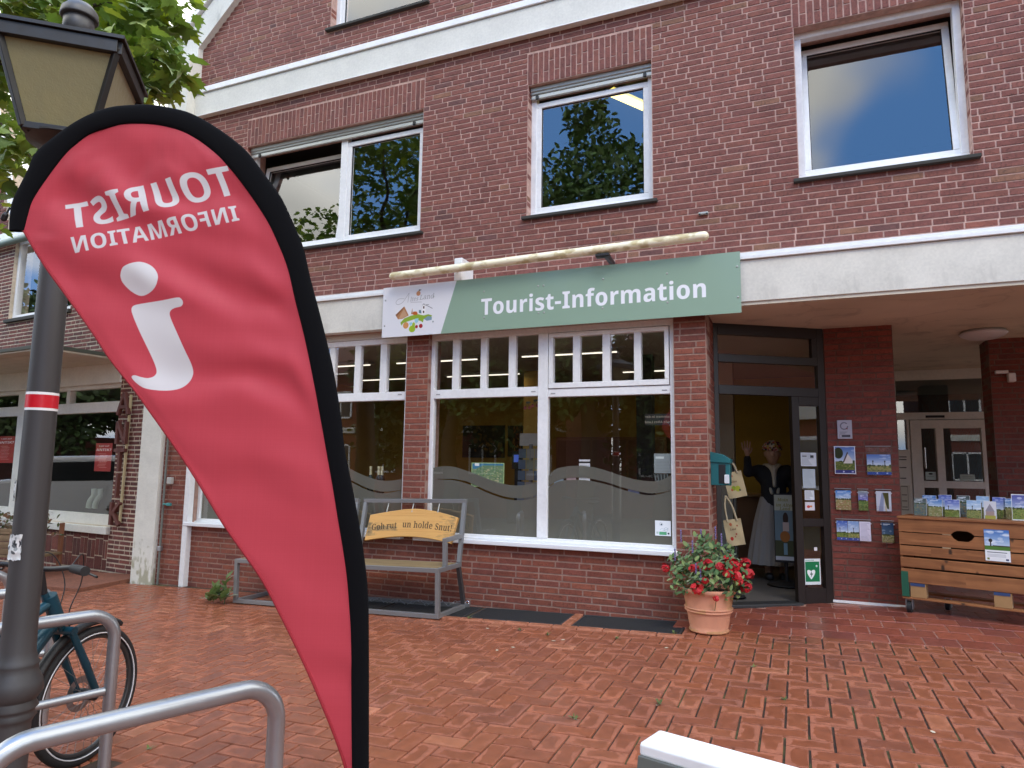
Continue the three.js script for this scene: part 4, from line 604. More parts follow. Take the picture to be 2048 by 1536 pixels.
{
  leafletHolder(0.331, 0.543, 1.365, 1.652, [landscape({ seed: 1, hz: 0.55, house: true, clouds: 4, ground: '#5a6a2c', band: '#2c3f86', edge: '#e8e8ec' })], 'white framed leaflet with a pale farmhouse, upper row', { noClips: true, top: 1.65 });
  leafletHolder(0.631, 0.862, 1.362, 1.655, [landscape({ seed: 2, w: 256, h: 224, hz: 0.55, towers: [0.25, 0.75], low: '#d9e4ee', ground: '#9a945a', band: '#2b4ea0' })], 'clear holder half filled with wide landscape leaflets, upper row', { noClips: true, top: 1.567 });
  leafletHolder(0.327, 0.484, 0.998, 1.218, [landscape({ seed: 3, hz: 0.45, head: true, sky: '#3f7cc8', ground: '#9a8a5a', mix: ['#b49a6a', '#7f8a4a', '#a0584a', '#d8cdb0'] })], 'blue sky and blossom leaflet, first of the middle row');
  leafletHolder(0.537, 0.640, 0.998, 1.218, [landscape({ seed: 4, hz: 0.5, sky: '#8f9a94', low: '#6f6ac0', ground: '#5a7a3c' })], 'narrow violet and green leaflet in the middle row');
  leafletHolder(0.699, 0.848, 0.998, 1.218, [canvasTex(160, 224, (c, w, h) => { c.fillStyle = '#c9ccd6'; c.fillRect(0, 0, w, h); c.fillStyle = '#8f98b4'; c.beginPath(); c.moveTo(20, h); c.lineTo(60, 20); c.lineTo(90, 30); c.lineTo(70, h); c.fill(); c.fillStyle = '#4a4a1e'; c.beginPath(); c.moveTo(70, 16); c.lineTo(134, 16); c.lineTo(134, h - 20); c.lineTo(112, h - 30); c.fill(); c.fillStyle = '#cdbb8c'; c.beginPath(); c.moveTo(84, 40); c.lineTo(110, h); c.lineTo(96, h); c.fill(); })], 'leaflet with a silver and olive cover at the end of the middle row');
  leafletHolder(0.324, 0.652, 0.692, 0.908, [landscape({ seed: 6, hz: 0.6, towers: [0.3], sky: '#3c5cb0', band: '#2747a0' }), landscape({ seed: 7, hz: 0.6, towers: [0.5], sky: '#7f9fd0', ground: '#9a9a5a', band: '#2b4a9a' }), canvasTex(96, 144, (c, w, h) => { c.fillStyle = '#e4dfee'; c.fillRect(0, 0, w, h); c.fillStyle = '#b3aec4'; for (let y = 10; y < h; y += 9) c.fillRect(10, y, w - 20 - (y % 5) * 5, 3); })], 'wide clear holder with three leaflets in the bottom row');
  leafletHolder(0.735, 0.856, 0.690, 0.907, [landscape({ seed: 9, hz: 0.62, sky: '#1d3a5c', low: '#4a6c8c', ground: '#b8b088', clouds: 3, head: true })], 'dark blue leaflet at the end of the bottom row');
  const pl = tag(group('quality_plaque'), 'small grey plaque with a ring emblem above the leaflets', 'plaque');
  mesh('plate', rbox(0.378, 0.517, 1.727, 1.923, -1.298, -1.288, 0.003), M.alu, pl);
  mesh('print', new THREE.PlaneGeometry(0.135, 0.192).translate(0.4475, 1.825, -1.2875), printMat(canvasTex(128, 180, (c, w, h) => { c.fillStyle = '#b9b6bc'; c.fillRect(0, 0, w, h); c.strokeStyle = '#77737c'; c.lineWidth = 11; c.beginPath(); c.arc(60, 56, 32, 0, 5.6); c.stroke(); c.fillStyle = '#7a2a34'; c.beginPath(); c.ellipse(84, 82, 9, 5, 0.6, 0, 7); c.fill(); c.fillStyle = '#7d7a82'; for (let k = 0; k < 3; k++) c.fillRect(18, 112 + k * 9, 70 - k * 10, 4); c.fillStyle = '#4a464e'; c.fillRect(38, 142, 74, 24); c.strokeStyle = '#4a464e'; c.lineWidth = 2; c.strokeRect(16, 142, 20, 24); }), 0.4), pl);
}
// ------------------------------------------------------------------ teal dispenser on the pier
{
  const g = tag(group('wall_dispenser'), 'teal plastic wall dispenser with a dark opening on the brick pier', 'dispenser'), teal = std(lin(0.018, 0.13, 0.14), 0.35);
  const sh = new THREE.Shape([[0, 0], [0.16, 0], [0.165, 0.2], [0.16, 0.235], [0.10, 0.27], [0, 0.29]].map(([x, y]) => new THREE.Vector2(x, y)));
  mesh('housing', metreUV(new THREE.ExtrudeGeometry(sh, { depth: 0.16, bevelEnabled: true, bevelSize: 0.006, bevelThickness: 0.006, bevelSegments: 2 }).translate(-0.773, 1.25, -0.30)), teal, g);
  mesh('hood', metreUV(new THREE.ExtrudeGeometry(new THREE.Shape([[-0.005, 0.215], [0.175, 0.205], [0.175, 0.235], [0.105, 0.28], [-0.005, 0.305]].map(([x, y]) => new THREE.Vector2(x, y))), { depth: 0.19, bevelEnabled: true, bevelSize: 0.004, bevelThickness: 0.004, bevelSegments: 1 }).translate(-0.773, 1.25, -0.315)), teal, g);
  mesh('opening', rbox(-0.705, -0.642, 1.262, 1.44, -0.137, -0.128, 0.01), M.black, g);
  mesh('bag_tab', rbox(-0.655, -0.610, 1.262, 1.345, -0.128, -0.115, 0.006), std(lin(0.65, 0.68, 0.7), 0.4), g);
}
// ------------------------------------------------------------------ glass stickers on the side light of the door
{
  const put = (name, label, s0, s1, y0, y1, draw, w = 96, h = 128) => { const o = mesh(name, new THREE.PlaneGeometry(s1 - s0, y1 - y0).translate((s0 + s1) / 2, (y0 + y1) / 2, -0.026), printMat(canvasTex(w, h, draw), 0.4)); o.position.set(DA[0], 0, DA[1]); o.rotation.y = dAng; tag(o, label, 'sticker'); };
  const lines = (c, w, h, bg = '#d5d9da', fg = '#8f989c') => { c.fillStyle = bg; c.fillRect(0, 0, w, h); c.fillStyle = fg; for (let y = 10; y < h - 6; y += 8) c.fillRect(8, y, (w - 16) * (0.5 + 0.5 * ((y * 7) % 11) / 11), 3); };
  put('heart_sticker', 'green sticker with a white heart and lightning bolt low on the door glass', 0.965, 1.148, 0.235, 0.495, (c, w, h) => {
    c.fillStyle = '#e6ece8'; c.fillRect(0, 0, w, h); c.fillStyle = '#0f7a48'; c.fillRect(8, 20, w - 16, h - 40); c.fillStyle = '#eef4ef'; c.font = 'bold 9px sans-serif'; c.fillStyle = '#0f7a48'; c.fillText('DEFIBRILLATOR', 10, 14);
    c.fillStyle = '#f2f7f2'; c.beginPath(); c.moveTo(w * 0.42, h * 0.80); c.bezierCurveTo(w * 0.02, h * 0.52, w * 0.16, h * 0.33, w * 0.42, h * 0.48); c.bezierCurveTo(w * 0.68, h * 0.33, w * 0.82, h * 0.52, w * 0.42, h * 0.80); c.fill();
    c.fillRect(w * 0.70, h * 0.27, 17, 5); c.fillRect(w * 0.70 + 6, h * 0.27 - 6, 5, 17); c.fillStyle = '#1b4a34'; c.beginPath(); c.moveTo(w * 0.46, h * 0.47); c.lineTo(w * 0.34, h * 0.62); c.lineTo(w * 0.43, h * 0.61); c.lineTo(w * 0.38, h * 0.73); c.lineTo(w * 0.53, h * 0.57); c.lineTo(w * 0.44, h * 0.58); c.fill();
  }, 128, 176);
  put('notice_sticker', 'upper white notice on the door glass', 0.965, 1.15, 1.44, 1.58, (c, w, h) => { lines(c, w, h); c.fillStyle = '#30353a'; c.fillRect(12, 30, 26, 8); c.fillRect(60, 24, 20, 24); });
  put('notice_sticker', 'tall pale notice sheet with rounded corners on the door glass', 0.985, 1.13, 1.215, 1.41, (c, w, h) => lines(c, w, h, '#b9c4c6', '#a5b0b2'));
  put('notice_sticker', 'small white text notice below the tall sheet on the door glass', 1.0, 1.11, 1.09, 1.19, (c, w, h) => lines(c, w, h, '#dfe3e4'), 96, 96);
  put('notice_sticker', 'small square sticker with a red mark on the door glass', 1.0, 1.11, 0.985, 1.07, (c, w, h) => { c.fillStyle = '#e4dede'; c.fillRect(0, 0, w, h); c.fillStyle = '#c9453a'; c.beginPath(); c.arc(34, 54, 16, 0, 7); c.fill(); c.fillStyle = '#d88a4a'; c.beginPath(); c.arc(60, 50, 12, 0, 7); c.fill(); }, 96, 96);
  put('notice_sticker', 'tiny white round sticker above the green heart sticker', 1.085, 1.12, 0.575, 0.61, (c, w, h) => { c.fillStyle = '#e8e4e0'; c.fillRect(0, 0, w, h); }, 32, 32);
}
// ------------------------------------------------------------------ inside the doorway
function blob(sdf, c, half, res) {                     // surface of a distance field sampled on a grid
  const mc = new MarchingCubes(res, new THREE.MeshBasicMaterial(), false, false, 200000); mc.isolation = 0;
  const q = V3(); for (let k = 0; k < res; k++) for (let j = 0; j < res; j++) for (let i = 0; i < res; i++) { q.set(c[0] + (i - res / 2) / (res / 2) * half, c[1] + (j - res / 2) / (res / 2) * half, c[2] + (k - res / 2) / (res / 2) * half); mc.field[i + j * res + k * res * res] = -sdf(q); }
  mc.update(); const n = mc.count, p = new Float32Array(n * 3), nn = new Float32Array(n * 3);
  for (let i = 0; i < n; i++) for (let a = 0; a < 3; a++) { p[3 * i + a] = c[a] + mc.positionArray[3 * i + a] * half; nn[3 * i + a] = mc.normalArray[3 * i + a]; }
  const g = new THREE.BufferGeometry(); g.setAttribute('position', new THREE.BufferAttribute(p, 3)); g.setAttribute('normal', new THREE.BufferAttribute(nn, 3)); g.setAttribute('uv', new THREE.BufferAttribute(new Float32Array(n * 2), 2)); return g;
}
const cap = (p, a, b, r0, r1) => { const ab = V3().subVectors(b, a), t = clamp(V3().subVectors(p, a).dot(ab) / ab.lengthSq()); return p.distanceTo(a.clone().addScaledVector(ab, t)) - lerp(r0, r1, t); };
const smin = (a, b, k) => { const h = clamp(0.5 + 0.5 * (b - a) / k); return lerp(b, a, h) - k * h * (1 - h); };
{
  const g = tag(group('standee', scene, [-0.31, 0.062, -2.62], 0.12), 'person in dark jacket, pale shawl and long grey skirt waving in the doorway', 'standee');  // display standee of a waving woman, modelled as a full body
  const J = (x, y, z) => V3(x, y, z), skin = std(lin(0.42, 0.25, 0.17), 0.6);
  const head = J(0, 1.53, 0.02), neck = J(0, 1.36, 0), chest = J(0, 1.2, 0), waist = J(0, 0.98, 0), shL = J(-0.17, 1.33, 0), shR = J(0.17, 1.33, 0), elL = J(-0.30, 1.30, 0.1), wrL = J(-0.31, 1.50, 0.17), elR = J(0.25, 1.06, 0.02), wrR = J(0.10, 0.98, 0.15), hip = J(0, 0.9, 0);
  const fingers = [[-0.045, 0.085], [-0.02, 0.105], [0.005, 0.11], [0.03, 0.10]];
  const hand = (p) => { let d = cap(p, wrL.clone().add(J(0, 0.02, 0)), wrL.clone().add(J(-0.005, 0.075, 0.01)), 0.026, 0.034); for (const [dx, l] of fingers) { const a = wrL.clone().add(J(dx - 0.002, 0.085, 0.01)), m = a.clone().add(J(dx * 0.2, l * 0.5, 0.006)), e = m.clone().add(J(dx * 0.15, l * 0.42, 0.016)); d = Math.min(d, cap(p, a, m, 0.0095, 0.009), cap(p, m, e, 0.009, 0.0075)); } const ta = wrL.clone().add(J(0.02, 0.03, 0.01)), tm = wrL.clone().add(J(0.05, 0.065, 0.02)); return Math.min(d, cap(p, ta, tm, 0.011, 0.010), cap(p, tm, tm.clone().add(J(0.008, 0.035, 0.005)), 0.010, 0.008)); };
  const body = (p) => {
    let d = cap(p, hip, waist, 0.13, 0.115); d = smin(d, cap(p, waist, chest, 0.115, 0.13), 0.06); d = smin(d, cap(p, J(-0.1, 1.28, 0), J(0.1, 1.28, 0), 0.095, 0.095), 0.06); d = smin(d, cap(p, chest, neck, 0.05, 0.05), 0.04);
    for (const [s, e, w] of [[shL, elL, wrL], [shR, elR, wrR]]) { d = smin(d, cap(p, s, e, 0.055, 0.043), 0.03); d = smin(d, cap(p, e, w, 0.042, 0.027), 0.02); }
    for (const s of [-1, 1]) d = smin(d, cap(p, J(s * 0.08, 0.88, 0), J(s * 0.085, 0.06, 0), 0.085, 0.042), 0.03);
    d = smin(d, cap(p, wrR, wrR.clone().add(J(-0.05, -0.03, 0.03)), 0.026, 0.022), 0.01); return d;
  };
  const face = (p) => { let d = p.clone().sub(head).multiply(J(1.15, 0.9, 1.0)).length() - 0.098; d = smin(d, cap(p, J(0, 1.38, 0), J(0, 1.46, 0.01), 0.045, 0.05), 0.03); d = smin(d, cap(p, J(0, 1.455, 0.06), J(0, 1.47, 0.055), 0.03, 0.03), 0.03); d = smin(d, cap(p, J(0, 1.535, 0.105), J(0, 1.51, 0.122), 0.008, 0.013), 0.012); for (const s of [-1, 1]) { d = Math.max(d, -(p.distanceTo(J(s * 0.034, 1.54, 0.118)) - 0.016)); d = smin(d, p.distanceTo(J(s * 0.034, 1.54, 0.098)) - 0.014, 0.004); d = smin(d, cap(p, J(s * 0.088, 1.51, 0.01), J(s * 0.09, 1.55, 0.0), 0.012, 0.014), 0.008); } return Math.max(d, -cap(p, J(-0.025, 1.475, 0.108), J(0.025, 1.475, 0.108), 0.005, 0.005)); };
  const bodyMesh = mesh('body', merge(blob(body, [0, 0.75, 0.03], 0.78, 72), blob(face, [0, 1.5, 0.02], 0.17, 56), blob(hand, [-0.31, 1.59, 0.18], 0.13, 56)), skin, g);
  const jacket = (p) => { let d = cap(p, J(0, 0.93, 0), chest, 0.15, 0.148); d = smin(d, cap(p, J(-0.12, 1.28, 0), J(0.12, 1.28, 0), 0.108, 0.108), 0.06); for (const [s, e, w] of [[shL, elL, wrL], [shR, elR, wrR]]) { d = smin(d, cap(p, s, e, 0.07, 0.056), 0.03); d = smin(d, cap(p, e, e.clone().lerp(w, 0.85), 0.056, 0.042), 0.02); } return d; };
  mesh('jacket', blob(jacket, [0, 1.17, 0.04], 0.45, 60), std(lin(0.008, 0.008, 0.011), 0.8), g);
  const skirt = lathe([[0.14, 1.0], [0.17, 0.9], [0.22, 0.7], [0.27, 0.4], [0.305, 0.19], [0.30, 0.18], [0.26, 0.4]], 72); { const p = skirt.attributes.position; for (let i = 0; i < p.count; i++) { const a = Math.atan2(p.getZ(i), p.getX(i)), f = 1 + 0.07 * clamp((1 - p.getY(i)) * 1.5) * Math.sin(a * 15 + Math.sin(a * 3)); p.setX(i, p.getX(i) * f - 0.02); p.setZ(i, p.getZ(i) * f * 0.85); } skirt.computeVertexNormals(); }
  mesh('skirt', skirt, std(lin(0.36, 0.33, 0.30), 0.9), g);
  const shawl = (p) => { let d = 1; for (const s of [-1, 1]) d = Math.min(d, cap(p, J(s * 0.085, 1.36, -0.02), J(s * 0.035, 1.05, 0.155), 0.035, 0.018), cap(p, J(s * 0.06, 1.385, 0.03), J(0, 1.345, 0.11), 0.03, 0.035)); d = smin(d, cap(p, J(0, 1.345, 0.11), J(0, 1.14, 0.15), 0.035, 0.02), 0.03); return smin(d, cap(p, J(-0.08, 1.37, -0.07), J(0.08, 1.37, -0.07), 0.045, 0.045), 0.02); };
  mesh('shawl', blob(shawl, [0, 1.22, 0.05], 0.24, 44), std(lin(0.48, 0.42, 0.32), 0.9), g);
  const hat = (p) => { const q = p.clone().sub(J(0, 1.6, 0)); let d = q.clone().multiply(J(1, 1.15, 0.95)).length() - 0.118; d = Math.max(d, -(q.y + 0.2 * q.z + 0.01)); return d + 0.012 * Math.sin(p.x * 70) * Math.sin(p.y * 80) * Math.sin(p.z * 70); };
  const hatG = blob(hat, [0, 1.62, 0], 0.17, 40), hc = new Float32Array(hatG.attributes.position.count * 3), hp = hatG.attributes.position, pal = [lin(0.4, 0.06, 0.06), lin(0.45, 0.38, 0.30), lin(0.03, 0.03, 0.04), lin(0.5, 0.36, 0.1)];
  for (let i = 0; i < hp.count; i++) { const c = pal[Math.floor(hash3(Math.floor(hp.getX(i) * 42), Math.floor(hp.getY(i) * 42), Math.floor(hp.getZ(i) * 42)) * 4)]; hc.set([c.r, c.g, c.b], 3 * i); } hatG.setAttribute('color', new THREE.BufferAttribute(hc, 3));
  mesh('flowered_bonnet', hatG, std(0xffffff, 0.9, { vertexColors: true }), g); void bodyMesh;
  for (const s of [-1, 1]) mesh('shoe', rbox(s * 0.085 - 0.045, s * 0.085 + 0.045, 0.0, 0.08, -0.07, 0.18, 0.03), M.black, g);
}
{ // poster stand
  const g = tag(group('poster_stand'), 'black poster stand with a round foot inside the open door', 'poster stand'), z = -2.1;
  mesh('panel', rbox(-0.30, -0.065, 0.33, 1.12, z - 0.02, z, 0.005), M.black, g);
  mesh('print', new THREE.PlaneGeometry(0.215, 0.75).translate(-0.182, 0.73, z + 0.001), printMat(canvasTex(160, 512, (c, w, h) => {
    c.fillStyle = '#6d8790'; c.fillRect(0, 0, w, h); c.fillStyle = '#b9bda8'; c.fillRect(0, 0, w, h * 0.24); c.fillStyle = '#8d8a4a'; c.font = 'italic bold 34px serif'; c.fillText('Moin', 24, 50); c.fillText('im Alten', 10, 92); c.fillText('Land', 40, 120);
    c.fillStyle = '#3f4a30'; c.fillRect(0, h * 0.7, w, h * 0.24); c.fillStyle = '#2a1c16'; c.beginPath(); c.ellipse(w * 0.55, h * 0.36, 22, 46, 0, 0, 7); c.fill(); c.fillStyle = '#c7b7ae'; c.fillRect(w * 0.4, h * 0.42, 50, 70); c.fillStyle = '#a4682c'; c.beginPath(); c.ellipse(w * 0.5, h * 0.64, 40, 44, 0, 0, 7); c.fill(); c.fillStyle = '#7fa5b5'; c.fillRect(w * 0.42, h * 0.74, 30, 90); c.fillStyle = '#c9ccd2'; c.fillRect(0, h * 0.94, w, h * 0.06);
  }), 0.35), g);
  mesh('pole', rod([-0.18, 0.06, z - 0.03], [-0.18, 0.9, z - 0.03], 0.022), M.black, g);
  mesh('foot', lathe([[0, 0], [0.22, 0], [0.2, 0.03], [0.06, 0.055], [0, 0.055]]).translate(-0.18, 0.064, z - 0.03), M.black, g);
}
{ // cloth bags hung in the doorway
  const cloth = (seed, text, spots) => std(0xffffff, 0.9, { map: canvasTex(160, 192, (c, w, h) => { const R = rng(seed); c.fillStyle = '#b8a67e'; c.fillRect(0, 0, w, h); for (let k = 0; k < 900; k++) { c.fillStyle = R() < 0.5 ? '#a8966e' : '#c6b48c'; c.globalAlpha = 0.3; c.fillRect(R() * w, R() * h, 4, 1); } c.globalAlpha = 1; c.fillStyle = '#5a3a22'; c.font = 'italic bold 22px serif'; c.fillText(text, 44, 80); for (const [x, y, r, col] of spots) { c.fillStyle = col; c.beginPath(); c.ellipse(x, y, r, r, 0, 0, 7); c.fill(); } }) });
  const bag = (cx, cy, w, h, turn, mat, label, hx, hy) => {
    const g = tag(group('cloth_bag', scene, [cx, cy, -1.02]), label, 'bag', 'cloth bags in the doorway'); g.rotation.z = turn; g.rotation.y = 0.15;
    const geo = new THREE.BoxGeometry(w, h, 0.03, 8, 8, 2), p = geo.attributes.position; for (let i = 0; i < p.count; i++) p.setZ(i, p.getZ(i) * (0.35 + 0.9 * (1 - Math.abs(p.getX(i)) / (w / 2)) * (0.5 - p.getY(i) / h)) + 0.006 * Math.sin(p.getX(i) * 40 + p.getY(i) * 25)); geo.computeVertexNormals();
    mesh('pouch', geo, mat, g);
    for (const s of [-1, 1]) mesh('strap', tube([[s * w * 0.27, h / 2 - 0.02, 0.006], [s * w * 0.2 + hx * 0.5, h / 2 + hy * 0.55, 0.006], [hx, h / 2 + hy, 0]], 0.011, 12, 5), std(lin(0.48, 0.40, 0.25), 0.9), g);
  };
  bag(-0.635, 1.235, 0.19, 0.27, 0.22, cloth(3, 'Altes', [[70, 30, 9, '#b06a4a'], [60, 120, 18, '#8a9a2a'], [95, 128, 22, '#a3a832'], [45, 130, 10, '#a85a3a'], [110, 140, 8, '#4a4a3a']]), 'cream cloth bag with green print hanging beside the teal dispenser', 0.0, 0.12);
  bag(-0.655, 0.74, 0.18, 0.27, 0.16, cloth(5, 'Land', [[60, 36, 12, '#b06040'], [116, 50, 7, '#8a3a2a'], [50, 140, 14, '#a82a1e'], [96, 110, 8, '#a0503a'], [84, 128, 6, '#9a4a3a']]), 'cream cloth bag with red dots, the lower of the two', -0.02, 0.25);
  const hook = tag(group('bag_stand'), 'slim dark metal stand that carries the cloth bags', 'stand'); mesh('post', rod([-0.655, 0.06, -1.05], [-0.655, 1.5, -1.05], 0.01), M.black, hook); mesh('foot', lathe([[0, 0], [0.1, 0], [0.09, 0.02], [0, 0.025]]).translate(-0.655, 0.075, -1.05), M.black, hook);
}
// ------------------------------------------------------------------ back of the passage
{
  const z = -5.0, B = (x0, x1, y0, y1, d = 0) => rbox(x0, x1, y0, y1, z - 0.08, z + d, 0.004), cream = std(lin(0.80, 0.78, 0.70), 0.5, { map: mottle });
  const d = tag(group('passage_door', house), 'cream framed glass door at the back of the passage');
  mesh('frame', merge(B(0.925, 2.75, 2.755, 2.904), B(0.925, 2.75, 2.165, 2.27), B(2.48, 2.75, 0.05, 2.755), B(1.487, 1.525, 0.05, 2.165), B(0.925, 1.37, 0.05, 2.755)), cream, d);
  mesh('door_leaf', merge(B(1.53, 1.67, 0.08, 2.155, 0.02), B(2.415, 2.475, 0.08, 2.155, 0.02), B(1.67, 2.415, 2.035, 2.155, 0.02), B(1.85, 1.95, 0.28, 2.035, 0.018), B(1.67, 2.415, 1.17, 1.27, 0.019), B(1.67, 2.415, 0.08, 0.28, 0.02)), cream, d);
  mesh('side_panel', merge(B(1.37, 1.487, 0.05, 1.72)), cream, d);
  const pane = (x0, x1, y0, y1) => mesh('pane', new THREE.PlaneGeometry(x1 - x0, y1 - y0).translate((x0 + x1) / 2, (y0 + y1) / 2, z - 0.03), M.pane, d);
  pane(1.368, 2.482, 2.268, 2.757); pane(1.668, 1.852, 1.268, 2.037); pane(1.948, 2.417, 1.268, 2.037); pane(1.668, 1.852, 0.278, 1.172); pane(1.948, 2.417, 0.278, 1.172); pane(1.368, 1.489, 1.718, 2.167);
  mesh('vent_slot', rbox(1.74, 1.98, 2.19, 2.225, z, z + 0.006, 0.002), M.black, d);
  mesh('pull_handle', rod([1.70, 1.45, z + 0.05], [1.70, 1.75, z + 0.05], 0.012), M.chrome, d);
  const sheet = (x0, x1, y0, y1, label, dz, draw) => tag(mesh('paper_notice', new THREE.PlaneGeometry(x1 - x0, y1 - y0).translate((x0 + x1) / 2, (y0 + y1) / 2, z + dz), printMat(canvasTex(96, 160, draw), 0.6)), label, 'notice');
  const rows = (c, w, h) => { c.fillStyle = '#d6d4cc'; c.fillRect(0, 0, w, h); c.fillStyle = '#4a4a4a'; for (const y of [0.18, 0.26, 0.5, 0.82]) c.fillRect(10, h * y, w * (0.4 + 0.4 * ((y * 37) % 1)), 5); };
  sheet(1.35, 1.50, 1.22, 1.71, 'tall white notice beside the passage door', 0.012, rows); sheet(1.36, 1.49, 0.66, 1.2, 'cream panel of name plates beside the passage door', 0.012, (c, w, h) => { c.fillStyle = '#c8c4b4'; c.fillRect(0, 0, w, h); c.strokeStyle = '#5a564a'; c.lineWidth = 3; c.strokeRect(6, 6, w - 30, h - 60); c.fillStyle = '#6a665a'; for (const y of [40, 66, 92]) c.fillRect(12, y, 50, 4); });
  sheet(1.70, 1.83, 1.285, 1.40, 'small card with a dark mark in the narrow door pane', -0.02, (c, w, h) => { c.fillStyle = '#b4c4bc'; c.fillRect(0, 0, w, h); c.fillStyle = '#2a2f2c'; c.beginPath(); c.ellipse(48, 40, 20, 18, 0, 0, 7); c.fill(); c.fillStyle = '#8a9a92'; c.fillRect(14, 90, 60, 10); }); sheet(2.13, 2.31, 1.285, 1.37, 'small pale card in the wide door pane', -0.02, (c, w, h) => { c.fillStyle = '#a9b8ac'; c.fillRect(0, 0, w, h); c.fillStyle = '#7f9086'; c.fillRect(14, 50, 66, 12); c.fillRect(14, 90, 50, 12); });
  // hall behind the door
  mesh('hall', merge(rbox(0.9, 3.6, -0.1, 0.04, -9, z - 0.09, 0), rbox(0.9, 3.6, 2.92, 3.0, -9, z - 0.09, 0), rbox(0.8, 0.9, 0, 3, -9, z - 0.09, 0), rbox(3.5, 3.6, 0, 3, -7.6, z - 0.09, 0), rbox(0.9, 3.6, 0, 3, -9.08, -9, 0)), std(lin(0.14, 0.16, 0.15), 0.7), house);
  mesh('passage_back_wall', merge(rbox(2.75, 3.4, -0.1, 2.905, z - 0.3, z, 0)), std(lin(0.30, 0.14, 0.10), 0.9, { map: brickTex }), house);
}
{ // ceiling lamp of the passage
  const g = tag(group('ceiling_lamp', scene, [1.86, 2.905, -1.95]), 'round white opal ceiling lamp in the passage', 'lamp');
  mesh('base_ring', lathe([[0, 0], [0.20, 0], [0.205, -0.012], [0.195, -0.022], [0, -0.022]]), M.alu, g);
  mesh('opal_dome', lathe([[0.205, -0.018], [0.222, -0.03], [0.20, -0.055], [0.14, -0.082], [0.07, -0.095], [0, -0.098]], 36), std(lin(0.62, 0.62, 0.64), 0.35), g);
}
{ const g = tag(group('security_lamp'), 'small white sensor box on the brick pier in the passage', 'sensor'); mesh('arm', rbox(2.06, 2.18, 2.50, 2.535, -2.5, -2.44, 0.006), M.white, g); mesh('box', rbox(2.17, 2.24, 2.40, 2.50, -2.5, -2.41, 0.012), M.white, g); }
